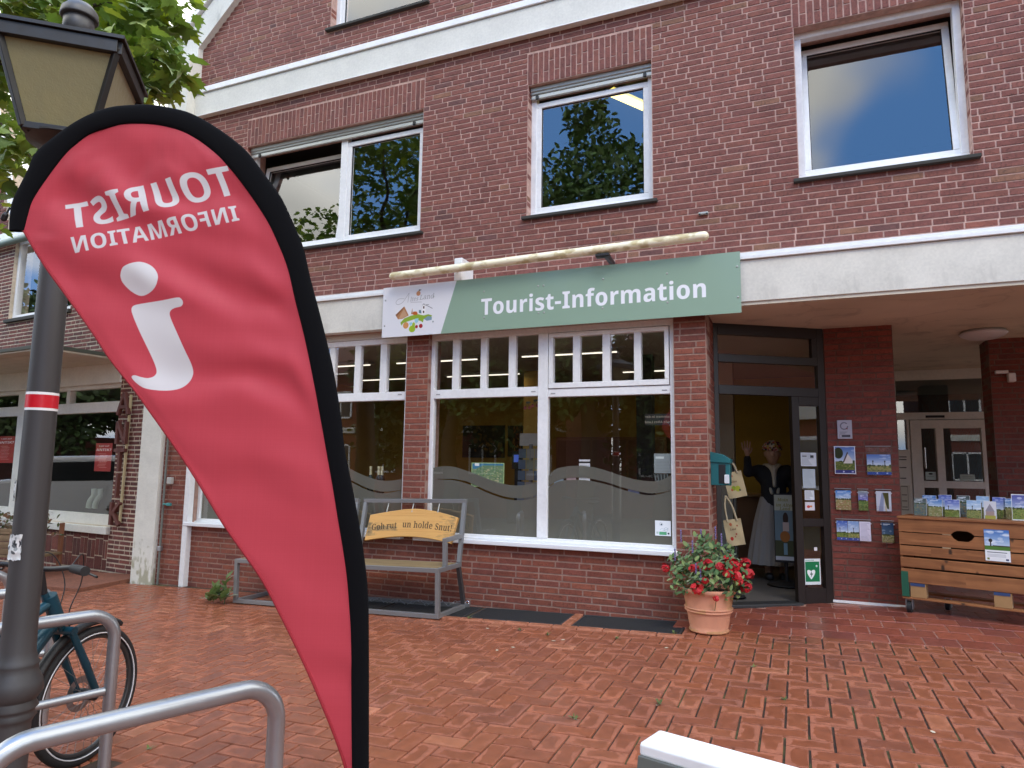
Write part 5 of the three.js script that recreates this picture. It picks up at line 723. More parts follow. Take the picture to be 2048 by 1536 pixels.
// ------------------------------------------------------------------ pallet counter on castors
{
  const ang = -19 * Math.PI / 180, ox = 0.86, oz = -0.99, g = tag(group('pallet_counter', scene, [ox, gy(ox, oz), oz], ang), 'brown wooden plank counter on castors in front of the leaflet wall', 'counter');
  const bx = ox + Math.cos(ang), bz = oz - Math.sin(ang), at = (zx, zy) => onPlane(1640 + zx / 3.657, 820 + zy / 3.657, ox, oz, bx, bz), y0 = gy(ox, oz);
  const pine = [3, 7, 12].map((s) => std(0xffffff, 0.62, { map: woodTex([168, 112, 68], [116, 70, 38], s, 5) })), W = 1.75;
  const hs = [[792, 884], [891, 976], [986, 1056], [1070, 1140], [1152, 1250]].map(([a, b]) => [at(560, b).y - y0, at(560, a).y - y0]);
  const slot = (geo) => geo;
  hs.forEach(([a, b], k) => {
    if (k < 2) { // boards cut round the hand slot
      const l = at(958, 930).s, r = at(1130, 930).s, sh = new THREE.Shape([[0, a], [W, a], [W, b], [0, b]].map(([x, y]) => new THREE.Vector2(x, y)));
      const cut = k ? [[l, b], [l + 0.02, b - 0.03], [l + 0.05, b - 0.05], [r - 0.05, b - 0.05], [r - 0.02, b - 0.03], [r, b]] : [[l, a], [l + 0.02, a + 0.02], [l + 0.05, a + 0.035], [r - 0.05, a + 0.035], [r - 0.02, a + 0.02], [r, a]];
      const out = k ? [[0, a], [W, a], [W, b], ...cut.slice().reverse(), [0, b]] : [[0, a], ...cut, [W, a], [W, b], [0, b]]; void sh;
      mesh('plank', slot(metreUV(new THREE.ExtrudeGeometry(new THREE.Shape(out.map(([x, y]) => new THREE.Vector2(x, y))), { depth: 0.022, bevelEnabled: false }).translate(0, 0, -0.022), 1, 0.13 * k, 0.3 * k)), pine[k % 3], g);
    } else mesh('plank', metreUV(rbox(0, W, a, b, -0.022, 0, 0.004), 1, 0.37 * k, 0.21 * k), pine[k % 3], g);
  });
  const top = hs[0][1], low = hs[4][0];
  mesh('counter_top', metreUV(rbox(-0.01, W + 0.01, top + 0.002, top + 0.024, -0.50, 0.012, 0.005)), pine[1], g);
  mesh('side_panel', metreUV(rbox(-0.002, 0.02, low, top, -0.48, -0.023, 0.003)), pine[2], g);
  mesh('back_panel', rbox(0.02, W, low, top, -0.48, -0.46, 0), std(lin(0.05, 0.035, 0.02), 0.9), g);
  mesh('spacer', merge(...[0.41, 0.42].map((x, k) => rbox(at(895, 915 + 95 * k).s, at(955, 915 + 95 * k).s, hs[k + 1][1] + 0.001, hs[k][0] - 0.001, -0.02, -0.004, 0))), std(lin(0.55, 0.42, 0.25), 0.7), g);
  mesh('pallet_board', metreUV(rbox(0, W, 0.135, 0.155, -0.10, -0.005, 0.003)), pine[0], g); mesh('pallet_board', metreUV(rbox(0, W, 0.135, 0.155, -0.46, -0.36, 0.003)), pine[1], g);
  for (const x of [0.07, 0.72, 1.4]) mesh('pallet_block', metreUV(rbox(x, x + 0.13, 0.155, low - 0.001, -0.10, -0.008, 0.004)), std(lin(0.42, 0.24, 0.10), 0.8, { map: mottle }), g);
  mesh('paint_mark', rbox(0.0, 0.06, 0.157, low + 0.10, -0.022, 0.003, 0.001), std(lin(0.012, 0.10, 0.055), 0.7), g); for (const x of [0.072, 0.722]) mesh('paint_mark', rbox(x, x + 0.12, low - 0.03, low - 0.003, -0.009, -0.004, 0), std(lin(0.03, 0.06, 0.16), 0.7), g);
  for (const [x, z] of [[0.05, -0.05], [0.30, -0.42], [1.65, -0.06], [1.65, -0.42]]) { const c = mesh('castor', merge(rod([x - 0.018, 0.055, z], [x + 0.018, 0.055, z], 0.055, 0.055, 20)), M.rubber, g); mesh('fork', merge(rbox(x - 0.03, x - 0.022, 0.04, 0.13, z - 0.03, z + 0.03, 0), rbox(x + 0.022, x + 0.03, 0.04, 0.13, z - 0.03, z + 0.03, 0), rbox(x - 0.03, x + 0.03, 0.125, 0.133, z - 0.03, z + 0.03, 0)), M.galv, c); }
  // the small poster pinned on the planks
  const p0 = at(1197, 870), p1 = at(1398, 1115), ph = p0.y - p1.y, o = mesh('pinned_poster', new THREE.PlaneGeometry(p1.s - p0.s, ph).translate((p0.s + p1.s) / 2, p1.y + ph / 2, 0.006), printMat(canvasTex(192, 256, (c, w, h) => {
    const g2 = c.createLinearGradient(0, 0, 0, h * 0.55); g2.addColorStop(0, '#3f6fb8'); g2.addColorStop(1, '#c9d9e8'); c.fillStyle = g2; c.fillRect(0, 0, w, h * 0.62); const R = rng(5); for (let k = 0; k < 18; k++) { c.globalAlpha = 0.4; c.fillStyle = '#f2f5f8'; c.beginPath(); c.ellipse(w * R(), h * (0.05 + 0.4 * R()), 12 + 26 * R(), 5 + 8 * R(), 0, 0, 7); c.fill(); } c.globalAlpha = 1;
    c.fillStyle = '#4f7a34'; c.fillRect(0, h * 0.52, w, h * 0.14); c.fillStyle = '#34302e'; c.fillRect(42, h * 0.36, 10, 46); c.beginPath(); c.arc(47, h * 0.35, 15, 0, 7); c.fill(); c.fillRect(62, h * 0.5, 130, 8); c.fillStyle = '#e9ecee'; c.fillRect(0, h * 0.65, w, h * 0.35); c.fillStyle = '#5a6068'; c.fillRect(16, h * 0.71, w - 40, 6); c.fillStyle = '#a4aab0'; for (let y = 0.78; y < 0.88; y += 0.035) c.fillRect(16, h * y, w - 50, 3); c.fillStyle = '#30406a'; c.fillRect(w - 36, h * 0.91, 22, 14); c.fillStyle = '#6a7a3a'; c.fillRect(14, h * 0.9, 18, 16);
  }), 0.4)); o.position.set(ox, 0, oz); o.rotation.y = ang; tag(o, 'poster with blue sky and green meadow pinned on the plank counter', 'poster');
  // leaflet stands on top
  const zs = -0.24, ax = (s, d) => [ox + s * Math.cos(ang) + d * Math.sin(ang), oz - s * Math.sin(ang) + d * Math.cos(ang)];
  const a2 = ax(0, zs), b2 = ax(1, zs), at2 = (zx, zy) => onPlane(1640 + zx / 3.657, 820 + zy / 3.657, a2[0], a2[1], b2[0], b2[1]);
  const stands = [[690, 780, 645, landscape({ seed: 21, hz: 0.3, sky: '#3f4a4c', low: '#6f7d80', ground: '#56686a', mix: ['#7a8a80', '#8a8a4a', '#4a6a72', '#c08a5a'], head: true }), 'grey green leaflets in the clear stand by the counter edge'], [795, 895, 650, landscape({ seed: 22, hz: 0.45, sky: '#2f66b8', ground: '#8a8a58', mix: ['#a89a70', '#6a7a42', '#c8c0a8', '#7a6a4a'], head: true }), 'blue sky blossom leaflets in a clear counter stand'], [915, 1022, 655, landscape({ seed: 23, hz: 0.6, towers: [0.25], sky: '#4a5cb4' }), 'violet blue tower leaflets in a clear counter stand'], [1075, 1180, 660, landscape({ seed: 24, hz: 0.55, towers: [0.4], sky: '#8fb4dc', ground: '#8a8f58' }), 'pale blue lighthouse leaflets in a clear counter stand'], [1200, 1290, 668, canvasTex(128, 192, (c, w, h) => { c.fillStyle = '#cfd0d8'; c.fillRect(0, 0, w, h); c.fillStyle = '#8f8a96'; c.beginPath(); c.moveTo(14, 110); c.lineTo(64, 24); c.lineTo(114, 110); c.fill(); c.fillStyle = '#a08a86'; c.fillRect(20, 110, 88, 46); c.strokeStyle = '#c9c4c4'; for (let k = 0; k < 6; k++) { c.beginPath(); c.moveTo(20, 112 + k * 8); c.lineTo(108, 112 + k * 8); c.stroke(); } c.fillStyle = '#a9a44a'; c.fillRect(8, 156, 112, 36); }), 'leaflets with a gabled farmhouse in a clear counter stand'], [1405, 1510, 615, landscape({ seed: 26, hz: 0.55, sky: '#4a4f9c', low: '#9fb0d0', ground: '#7a8f4a', edge: '#e4e8ea' }), 'white edged leaflets in the tall counter stand']];
  for (const [k, a, b, t] of [[1, 730, 830, 625], [2, 850, 945, 622], [0, 985, 1080, 628], [3, 1130, 1225, 632], [2, 1250, 1345, 640], [1, 1330, 1420, 650]]) stands.push([a, b, t, stands[k][3], ['grey green', 'blue blossom', 'violet tower', 'pale lighthouse'][k] + ' leaflets in the back row behind ' + ['the grey green stand', 'the blossom stand', 'the tower stand', 'the farmhouse stand', 'the farmhouse stand on its right', 'the tall stand'][[730, 850, 985, 1130, 1250, 1330].indexOf(a)], -0.38]);
  for (const [a, b, t, map, label, zz = -0.24] of stands) {
    const l = at2(a, 780).s, r = at2(b, 780).s, tt = at2((a + b) / 2, t).y - (y0 + top + 0.026), s = tag(group('leaflet_stand', scene, [ax((l + r) / 2, zz)[0], y0 + top + 0.026, ax((l + r) / 2, zz)[1]], ang), label, 'leaflet stand', 'leaflet stands on the plank counter'), w = r - l;
    mesh('leaflets', rbox(-w / 2, w / 2, 0.004, tt, -0.03, -0.004, 0).applyMatrix4(new THREE.Matrix4().makeRotationX(-0.12)), M.paper, s);
    mesh('cover_print', new THREE.PlaneGeometry(w, tt - 0.004).translate(0, tt / 2, -0.003).applyMatrix4(new THREE.Matrix4().makeRotationX(-0.12)), printMat(map, 0.35), s);
    mesh('clear_tray', merge(rbox(-w / 2 - 0.004, w / 2 + 0.004, 0, 0.003, -0.08, 0.05, 0), rbox(-w / 2 - 0.004, w / 2 + 0.004, 0.003, tt * 0.45, 0.024, 0.026, 0)), acrylic, s);
  }
}
// ------------------------------------------------------------------ paving
const gX = V3(1, GA, 0).normalize(), gZ = V3(0, GB, 1).normalize(), gN = V3().crossVectors(gZ, gX).normalize();
const gFlat = [V3(1, 0, 0), V3(0, 0, 1), V3(0, 1, 0)];
const groundM = (x, z, lift = 0, turn = 0) => (z < -0.6 || x > 1.2 ? new THREE.Matrix4().makeBasis(x > 1.2 ? gFlat[0] : gX, (z < -0.6 ? gFlat[1] : gZ).clone().negate(), V3().crossVectors(z < -0.6 ? gFlat[1] : gZ, x > 1.2 ? gFlat[0] : gX).normalize()) : new THREE.Matrix4().makeBasis(gX, gZ.clone().negate(), gN)).multiply(new THREE.Matrix4().makeRotationZ(turn)).setPosition(x + gN.x * lift, gy(x, z) + lift, z);
{
  const sand = dataTex(512, 512, (u, v) => { const n = fbm(u * 60, v * 60, 3, 4, 60), m = sstep(0.48, 0.62, fbm(u * 14, v * 14, 8, 4, 14)), q = 0.7 + 0.6 * n; return [lerp(66, 78, m) * q, lerp(50, 76, m) * q, lerp(38, 44, m) * q]; });
  const geo = new THREE.PlaneGeometry(160, 160, 200, 200).rotateX(-Math.PI / 2); const p = geo.attributes.position; for (let i = 0; i < p.count; i++) p.setY(i, gy(p.getX(i), p.getZ(i)) - 0.006);
  const pave = structure(mesh('pavement', metreUV(geo), std(0xffffff, 0.95, { map: rep(sand, 0.5) })), 'red brick paving in herringbone bond with mossy joints');
  // 24 drawn surfaces for the pavers: worn face, paler dry rim with a ragged outline
  const CW = 192, CH = 96, AW = 768, pair = [new Uint8Array(AW * AW * 4), new Uint8Array(AW * AW * 4)]; for (let j = 0; j < AW; j++) for (let i = 0; i < AW; i++) {
    const c = Math.floor(i / CW), r = Math.floor(j / CH), id = r * 4 + c, u = (i % CW) / CW, v = (j % CH) / CH, ex = Math.min(u, 1 - u) * 0.236, ey = Math.min(v, 1 - v) * 0.118, x = u * 2.4 + id * 7, y = v * 1.2 + id * 3;
    const rag = fbm(x * 5, y * 5, id, 4), wid = 0.004 + 0.030 * sstep(0.3, 0.75, fbm(x * 1.3, y * 1.3, id + 40, 3)), e = Math.min(ex * 0.8, ey * 1.1) + 0.020 * (rag - 0.5), dry = sstep(wid + 0.003, wid - 0.002, e) * (id % 5 === 4 ? 0.35 : 1) + 0.22 * sstep(0.55, 0.7, fbm(x * 3, y * 3, id + 90, 4));
    const g = fbm(x * 26, y * 26, id + 5, 3), k = (j * AW + i) * 4, dark = 0.9 + 0.2 * fbm(x * 2, y * 2, id + 60, 3);
    let d = pair[1]; { const q = lerp(84, 200, clamp(dry)) + 30 * (g - 0.5); d[k] = d[k + 1] = d[k + 2] = clamp(q, 0, 255); d[k + 3] = 255; } d = pair[0]; { const q = (0.94 + 0.12 * g) * dark; d[k] = clamp(lerp(212, 236, clamp(dry)) * q, 0, 255); d[k + 1] = clamp(lerp(206, 234, clamp(dry)) * q, 0, 255); d[k + 2] = clamp(lerp(200, 234, clamp(dry)) * q, 0, 255); }
    d[k + 3] = 255; }
  const atlas = (kind) => { const t = new THREE.DataTexture(pair[kind], AW, AW, THREE.RGBAFormat); t.magFilter = THREE.LinearFilter; t.minFilter = THREE.LinearMipmapLinearFilter; if (!kind) t.colorSpace = THREE.SRGBColorSpace; t.needsUpdate = true; return t; };
  const colT = atlas(0), rouT = atlas(1), opts = { map: colT, roughnessMap: rouT, bumpMap: rouT, bumpScale: 0.0006 };
  const pal = [T(165, 99, 71), T(161, 96, 69), T(169, 103, 74), T(158, 94, 69), T(171, 101, 70), T(154, 94, 71), T(187, 120, 89), T(161, 100, 76)], pmats = pal.map((c) => std(c, 0.95, opts)), mass = std(0xffffff, 0.95, { ...opts, vertexColors: true });
  const R = rng(77), list = [], Lp = 0.245, Wp = 0.1225, jt = 0.0095, cell = () => { const id = Math.floor(R() * 32), c = id % 4, r = Math.floor(id / 4); return [(c + 0.012) / 4, (r + 0.012) / 8, (c + 0.988) / 4, (r + 0.988) / 8]; };
  const put = (x, z, long, wide, turn, lift = 0) => list.push({ x0: -long / 2 + jt / 2, x1: long / 2 - jt / 2, y0: -wide / 2 + jt / 2, y1: wide / 2 - jt / 2, m: groundM(x, z, 0.004 + lift + (R() - 0.5) * 0.003, turn + (R() - 0.5) * 0.012), col: lift ? pal[6] : pal[Math.floor(R() * R() * 7.99)], part: pave, dz: 0, uv: cell(), u: 0, v: 0 });
  const free = (x, z) => z > (x > -0.98 ? 0.24 : x > -5.15 ? 0.60 : 0.04) && !(x < -8.2 && z < 0.75) && !(x < -3.35 && x > -6.4 && z > 3.86 && z < 4.5);
  for (let a = -90; a < 40; a++) for (let b = -2; b < 70; b++) {
    const d = (((a - b) % 4) + 4) % 4, x = a * Wp, z = b * Wp + 0.1;
    const two = d === 0 ? [[x + Wp / 2, z + Wp / 2], [x + 1.5 * Wp, z + Wp / 2]] : d === 3 ? [[x + Wp / 2, z + Wp / 2], [x + Wp / 2, z + 1.5 * Wp]] : []; if (!two.length) continue;
    const ok = two.map(([p, q]) => free(p, q)); if (ok[0] && ok[1]) put((two[0][0] + two[1][0]) / 2, (two[0][1] + two[1][1]) / 2, Lp, Wp, d ? Math.PI / 2 : 0); else if (ok[0] || ok[1]) put(...two[ok[0] ? 0 : 1], Wp, Wp, 0);
  }
  for (let k = 0; k < 18; k++) put(-5.05 + k * 0.235, 0.555, 0.235, 0.075, 0, 0.012);              // edging of the light wells
  for (let x = -6.3; x < -3.45; x += 0.245) for (let k = 0; k < 10; k++) put(x, 3.92 + k * 0.061, 0.245, 0.06, 0);  // bricks on edge under the bicycle racks
  for (let k = 0; k < 2; k++) put(-2.012, 0.17 + k * 0.22, 0.22, 0.085, Math.PI / 2, 0.012);
  settle(list, { name: 'paver', rest: 'paver_field', depth: 0.03, mats: (c) => pmats[pal.indexOf(c)], mass });
}
{ // tiled floor of the passage
  const base = structure(mesh('passage_floor', (() => { const g = new THREE.BoxGeometry(4.6, 0.02, 5.5, 24, 1, 24).translate(1.3, 0, -2.5); const p = g.attributes.position; for (let i = 0; i < p.count; i++) p.setY(i, p.getY(i) + gy(p.getX(i), p.getZ(i)) - 0.009); return metreUV(g); })(), mortar(T(196, 150, 132))), 'reddish floor tiles of the passage with pale joints');
  const tp = [T(168, 94, 72), T(160, 88, 68), T(150, 82, 66), T(174, 100, 78), T(142, 80, 68)], tm = tp.map((c) => std(c, 0.42, { map: brickTex, roughnessMap: grainTex })), list = [], R = rng(9);
  for (let r = 0; r < 18; r++) for (let k = -4; k < 16; k++) {
    const x = k * 0.245 + (r % 2) * 0.1225 + 0.01, z = 0.115 - r * 0.245, zz = z; if (x < -1.1 || (x < -0.8 && zz < 0.1) || (zz < -0.55 - (x + 0.78) * 0.66 && x < 0.28) || (zz < -1.25 && x < 0.95)) continue;
    const c = tp[Math.floor(R() * 5)]; list.push({ x0: -0.1195, x1: 0.1195, y0: -0.1195, y1: 0.1195, m: groundM(x, zz, 0.0055 + (R() - 0.5) * 0.001), col: c, part: base, dz: 0, u: R() * 3, v: R() * 3 });
  }
  settle(list, { name: 'floor_tile', rest: 'floor_tiles_far', depth: 0.012, mats: (c) => tm[tp.indexOf(c)], mass: std(0xffffff, 0.42, { map: brickTex, roughnessMap: grainTex, vertexColors: true }) });
}
// ------------------------------------------------------------------ red flag on a curved mast
{
  const m0 = atDepth(728, 1150, 2.0), ur = camRight.clone().setY(0).normalize(), b0 = m0.clone().sub(ur);
  const P = (px, py) => onPlane(px, py, m0.x, m0.z, b0.x, b0.z).p, nrm = camFwd.clone().setY(0).normalize().negate();   // nrm: towards the street
  const outer = [[19, 462], [20, 430], [26, 400], [52, 346], [70, 307], [104, 276], [146, 246], [182, 227], [221, 214], [260, 210], [299, 209], [339, 215], [378, 225], [417, 245], [456, 271], [495, 304], [536, 358], [562, 394], [588, 449], [607, 496], [622, 560], [645, 647], [667, 740], [682, 832], [690, 899], [708, 990], [726, 1094], [736, 1185], [738, 1300], [738, 1536], [739, 1680]];
  const inner = [[48, 462], [56, 430], [66, 400], [94, 357], [130, 310], [156, 286], [182, 268], [221, 255], [250, 249], [299, 249], [338, 256], [378, 271], [417, 297], [456, 333], [492, 378], [526, 428], [547, 467], [573, 530], [590, 600], [610, 680], [628, 770], [645, 860], [660, 945], [674, 1029], [692, 1141], [699, 1225], [702, 1300], [704, 1536], [712, 1680]];
  const free = [[48, 462], [88, 531], [130, 588], [182, 659], [227, 726], [265, 773], [328, 862], [385, 947], [453, 1057], [520, 1153], [560, 1228], [600, 1310], [640, 1400], [672, 1480], [690, 1536], [704, 1610], [711, 1680]];
  const at = (c, y) => { for (let k = 0; k + 1 < c.length; k++) if ((c[k][1] - y) * (c[k + 1][1] - y) <= 0 && c[k][1] !== c[k + 1][1]) return lerp(c[k][0], c[k + 1][0], (y - c[k][1]) / (c[k + 1][1] - c[k][1])); return null; };
  const smooth = (c) => new THREE.SplineCurve(c.map((p) => new THREE.Vector2(...p))).getSpacedPoints(260).map((p) => [p.x, p.y]);
  const IN = smooth(inner), OUT = smooth(outer), FREE = smooth(free), SEAM = IN.map((p, k) => [lerp(p[0], OUT[k][0], 0.3), lerp(p[1], OUT[k][1], 0.3)]), topI = SEAM.reduce((a, p, k) => (p[1] < SEAM[a][1] ? k : a), 0), left = SEAM.slice(0, topI + 1), right = SEAM.slice(topI);
  const fold = (x, y) => {                               // cloth folds in metres, coordinates in the flag's own plane (m)
    const n = fbm(x * 3.1, y * 3.1, 3, 3) - 0.5, d1 = x * 0.50 + y * 0.87, d2 = x * 0.28 + y * 0.96;
    const up = 0.22 + 0.78 * sstep(1.15, 1.75, y); return up * (0.010 * Math.sin(d1 * 25 + n * 8) * (0.5 + fbm(x * 2, y * 2, 9, 2)) + 0.008 * Math.sin(d2 * 46 + n * 9 + 1) * fbm(x * 3, y * 3, 19, 2) + 0.005 * Math.sin(d1 * 7 + 0.6 + n * 6) + 0.016 * (fbm(x * 14, y * 14, 33, 3) - 0.5) * sstep(1.75, 2.35, y));
  };
  const flat = (p) => [p.clone().sub(m0).dot(ur), p.y];
  const NR = 150, NC = 56, pos = [], uv = [], idx = [], box = { x0: -1.05, x1: 0.08, y0: 0.35, y1: 2.45 };
  for (let r = 0; r <= NR; r++) {
    const y = lerp(SEAM[topI][1] + 0.4, 1678, r / NR), xl = y < 462 ? at(left, y) ?? at(FREE, y) : at(FREE, y), xr = at(right, y) ?? at(IN, 1676);
    for (let c = 0; c <= NC; c++) { const q = P(lerp(xl, xr, c / NC), y), [fx, fy] = flat(q), inL = y < 470 ? sstep(0.05, 0.16, c / NC) : 0.35 + 0.65 * sstep(0, 0.08, c / NC), edge = inL * sstep(1, 0.86, c / NC) * sstep(0, 0.06, r / NR); q.addScaledVector(nrm, fold(fx, fy) * edge); pos.push(q.x, q.y, q.z); uv.push((fx - box.x0) / (box.x1 - box.x0), (fy - box.y0) / (box.y1 - box.y0)); }
  }
  for (let r = 0; r < NR; r++) for (let c = 0; c < NC; c++) { const a = r * (NC + 1) + c, b = a + 1, d = a + NC + 1, e = d + 1; idx.push(a, d, b, b, d, e); }
  const geo = new THREE.BufferGeometry(); geo.setAttribute('position', new THREE.Float32BufferAttribute(pos, 3)); geo.setAttribute('uv', new THREE.Float32BufferAttribute(uv, 2)); geo.setIndex(idx); geo.computeVertexNormals();
  const tex = canvasTex(1104, 2048, (c, w, h) => {
    const Q = (px, py) => { const [fx, fy] = flat(P(px, py)); return [(fx - box.x0) / (box.x1 - box.x0) * w, (1 - (fy - box.y0) / (box.y1 - box.y0)) * h]; };
    c.fillStyle = '#c83c4b'; c.fillRect(0, 0, w, h); const R = rng(4); c.globalAlpha = 0.012; for (let y = 0; y < h; y += 3) { c.fillStyle = R() < 0.5 ? '#ffffff' : '#000000'; c.fillRect(0, y, w, 1); } for (let x = 0; x < w; x += 3) { c.fillStyle = R() < 0.5 ? '#ffffff' : '#000000'; c.fillRect(x, 0, 1, h); } c.globalAlpha = 1;
    const W1 = '#dedcdd'; c.fillStyle = W1;
    const word = (t, o, e, up, font) => { c.save(); c.font = font; const mt = c.measureText(t), o2 = Q(...o), e2 = Q(o[0] + e[0], o[1] + e[1]), u2 = Q(o[0] + up[0], o[1] + up[1]), capH = 0.714 * 100; c.setTransform((e2[0] - o2[0]) / mt.width, (e2[1] - o2[1]) / mt.width, -(u2[0] - o2[0]) / capH, -(u2[1] - o2[1]) / capH, o2[0], o2[1]); c.fillStyle = W1; c.fillText(t, 0, 0); c.restore(); };
    word('TOURIST', [474, 384], [-336, 76], [-18, -53], 'bold 100px sans-serif');
    word('INFORMATION', [482, 441], [-332, 68], [-10, -31], '600 100px sans-serif');
    const poly = (pts) => { const s = new THREE.SplineCurve(pts.map((p) => new THREE.Vector2(...Q(p[0] / 3.84, 380 + p[1] / 3.84)))), q = s.getPoints(pts.length * 6); c.beginPath(); q.forEach((p, k) => (k ? c.lineTo(p.x, p.y) : c.moveTo(p.x, p.y))); c.closePath(); c.fill(); };
    c.fillStyle = W1; poly([[930, 660], [960, 600], [1040, 565], [1110, 560], [1180, 595], [1226, 665], [1215, 740], [1160, 790], [1080, 812], [1000, 775], [940, 710], [930, 660]]);
    poly([[1005, 935], [1003, 905], [1022, 882], [1090, 868], [1240, 850], [1370, 832], [1400, 838], [1416, 865], [1400, 895], [1345, 908], [1312, 925], [1302, 955], [1320, 1010], [1370, 1120], [1425, 1245], [1462, 1340], [1470, 1410], [1440, 1480], [1380, 1525], [1290, 1542], [1190, 1538], [1110, 1520], [1050, 1480], [1018, 1440], [1040, 1424], [1090, 1438], [1140, 1444], [1180, 1425], [1190, 1380], [1150, 1270], [1080, 1110], [1025, 985]]);
  });
  const g = tag(group('teardrop_flag'), 'red teardrop flag with a black border and white tourist lettering seen from behind', 'flag');
  mesh('cloth', geo, phys(0xffffff, 0.97, { map: tex, transmission: 0.34, thickness: 0, side: THREE.DoubleSide, sheen: 0.3, sheenRoughness: 0.4, clearcoat: 0.3, clearcoatRoughness: 0.38 }), g);
  { // black sleeve: flattened tube between the inner and the outer outline
    const N = 260, K = 12, p = [], id = [], a3 = (q) => P(q[0], q[1]);
    for (let k = 0; k <= N; k++) { const A = a3(IN[k]), B = a3(OUT[k]), wob = 0.004 * (fbm(k * 0.12, 3, 5, 3) - 0.5); for (let q = 0; q < K; q++) { const t = q / K * Math.PI * 2, m = A.clone().lerp(B, 0.5 - 0.5 * Math.cos(t)); m.addScaledVector(nrm, (0.011 + wob) * Math.sin(t)); p.push(m.x, m.y, m.z); } }
    for (let k = 0; k < N; k++) for (let q = 0; q < K; q++) { const a = k * K + q, b = k * K + (q + 1) % K; id.push(a, b, a + K, b, b + K, a + K); }
    const sg = new THREE.BufferGeometry(); sg.setAttribute('position', new THREE.Float32BufferAttribute(p, 3)); sg.setIndex(id); sg.computeVertexNormals(); sg.setAttribute('uv', new THREE.Float32BufferAttribute(new Float32Array(p.length / 3 * 2), 2));
    mesh('sleeve', sg, phys(lin(0.004, 0.004, 0.005), 0.95, { specularIntensity: 0.25 }), g);
    const end = P(725, 1676), gr = gy(end.x, end.z);
    mesh('mast', rod([end.x, gr + 0.03, end.z], [end.x, end.y + 0.1, end.z], 0.012), M.black, g);
    mesh('foot', merge(bar([end.x - 0.32, gr + 0.02, end.z - 0.2], [end.x + 0.32, gr + 0.02, end.z + 0.2], 0.05, 0.03), bar([end.x - 0.2, gr + 0.025, end.z + 0.32], [end.x + 0.2, gr + 0.025, end.z - 0.32], 0.05, 0.03), lathe([[0, 0.01], [0.05, 0.01], [0.03, 0.12], [0, 0.12]]).translate(end.x, gr, end.z)), M.steel, g);
    const tc = P(9, 434); mesh('cord_stop', merge(new THREE.CapsuleGeometry(0.009, 0.012, 4, 8).rotateZ(-0.5).translate(tc.x, tc.y, tc.z), rod(tc, P(20, 415), 0.003)), M.black, g);
    mesh('hem', tube(FREE.filter((_, k) => k % 8 === 0).map(([x, y]) => P(x + 1, y).addScaledVector(nrm, 0.35 * fold(...flat(P(x, y))))), 0.0045, 120, 6), std(lin(0.30, 0.012, 0.022), 0.8), g);
  }
}
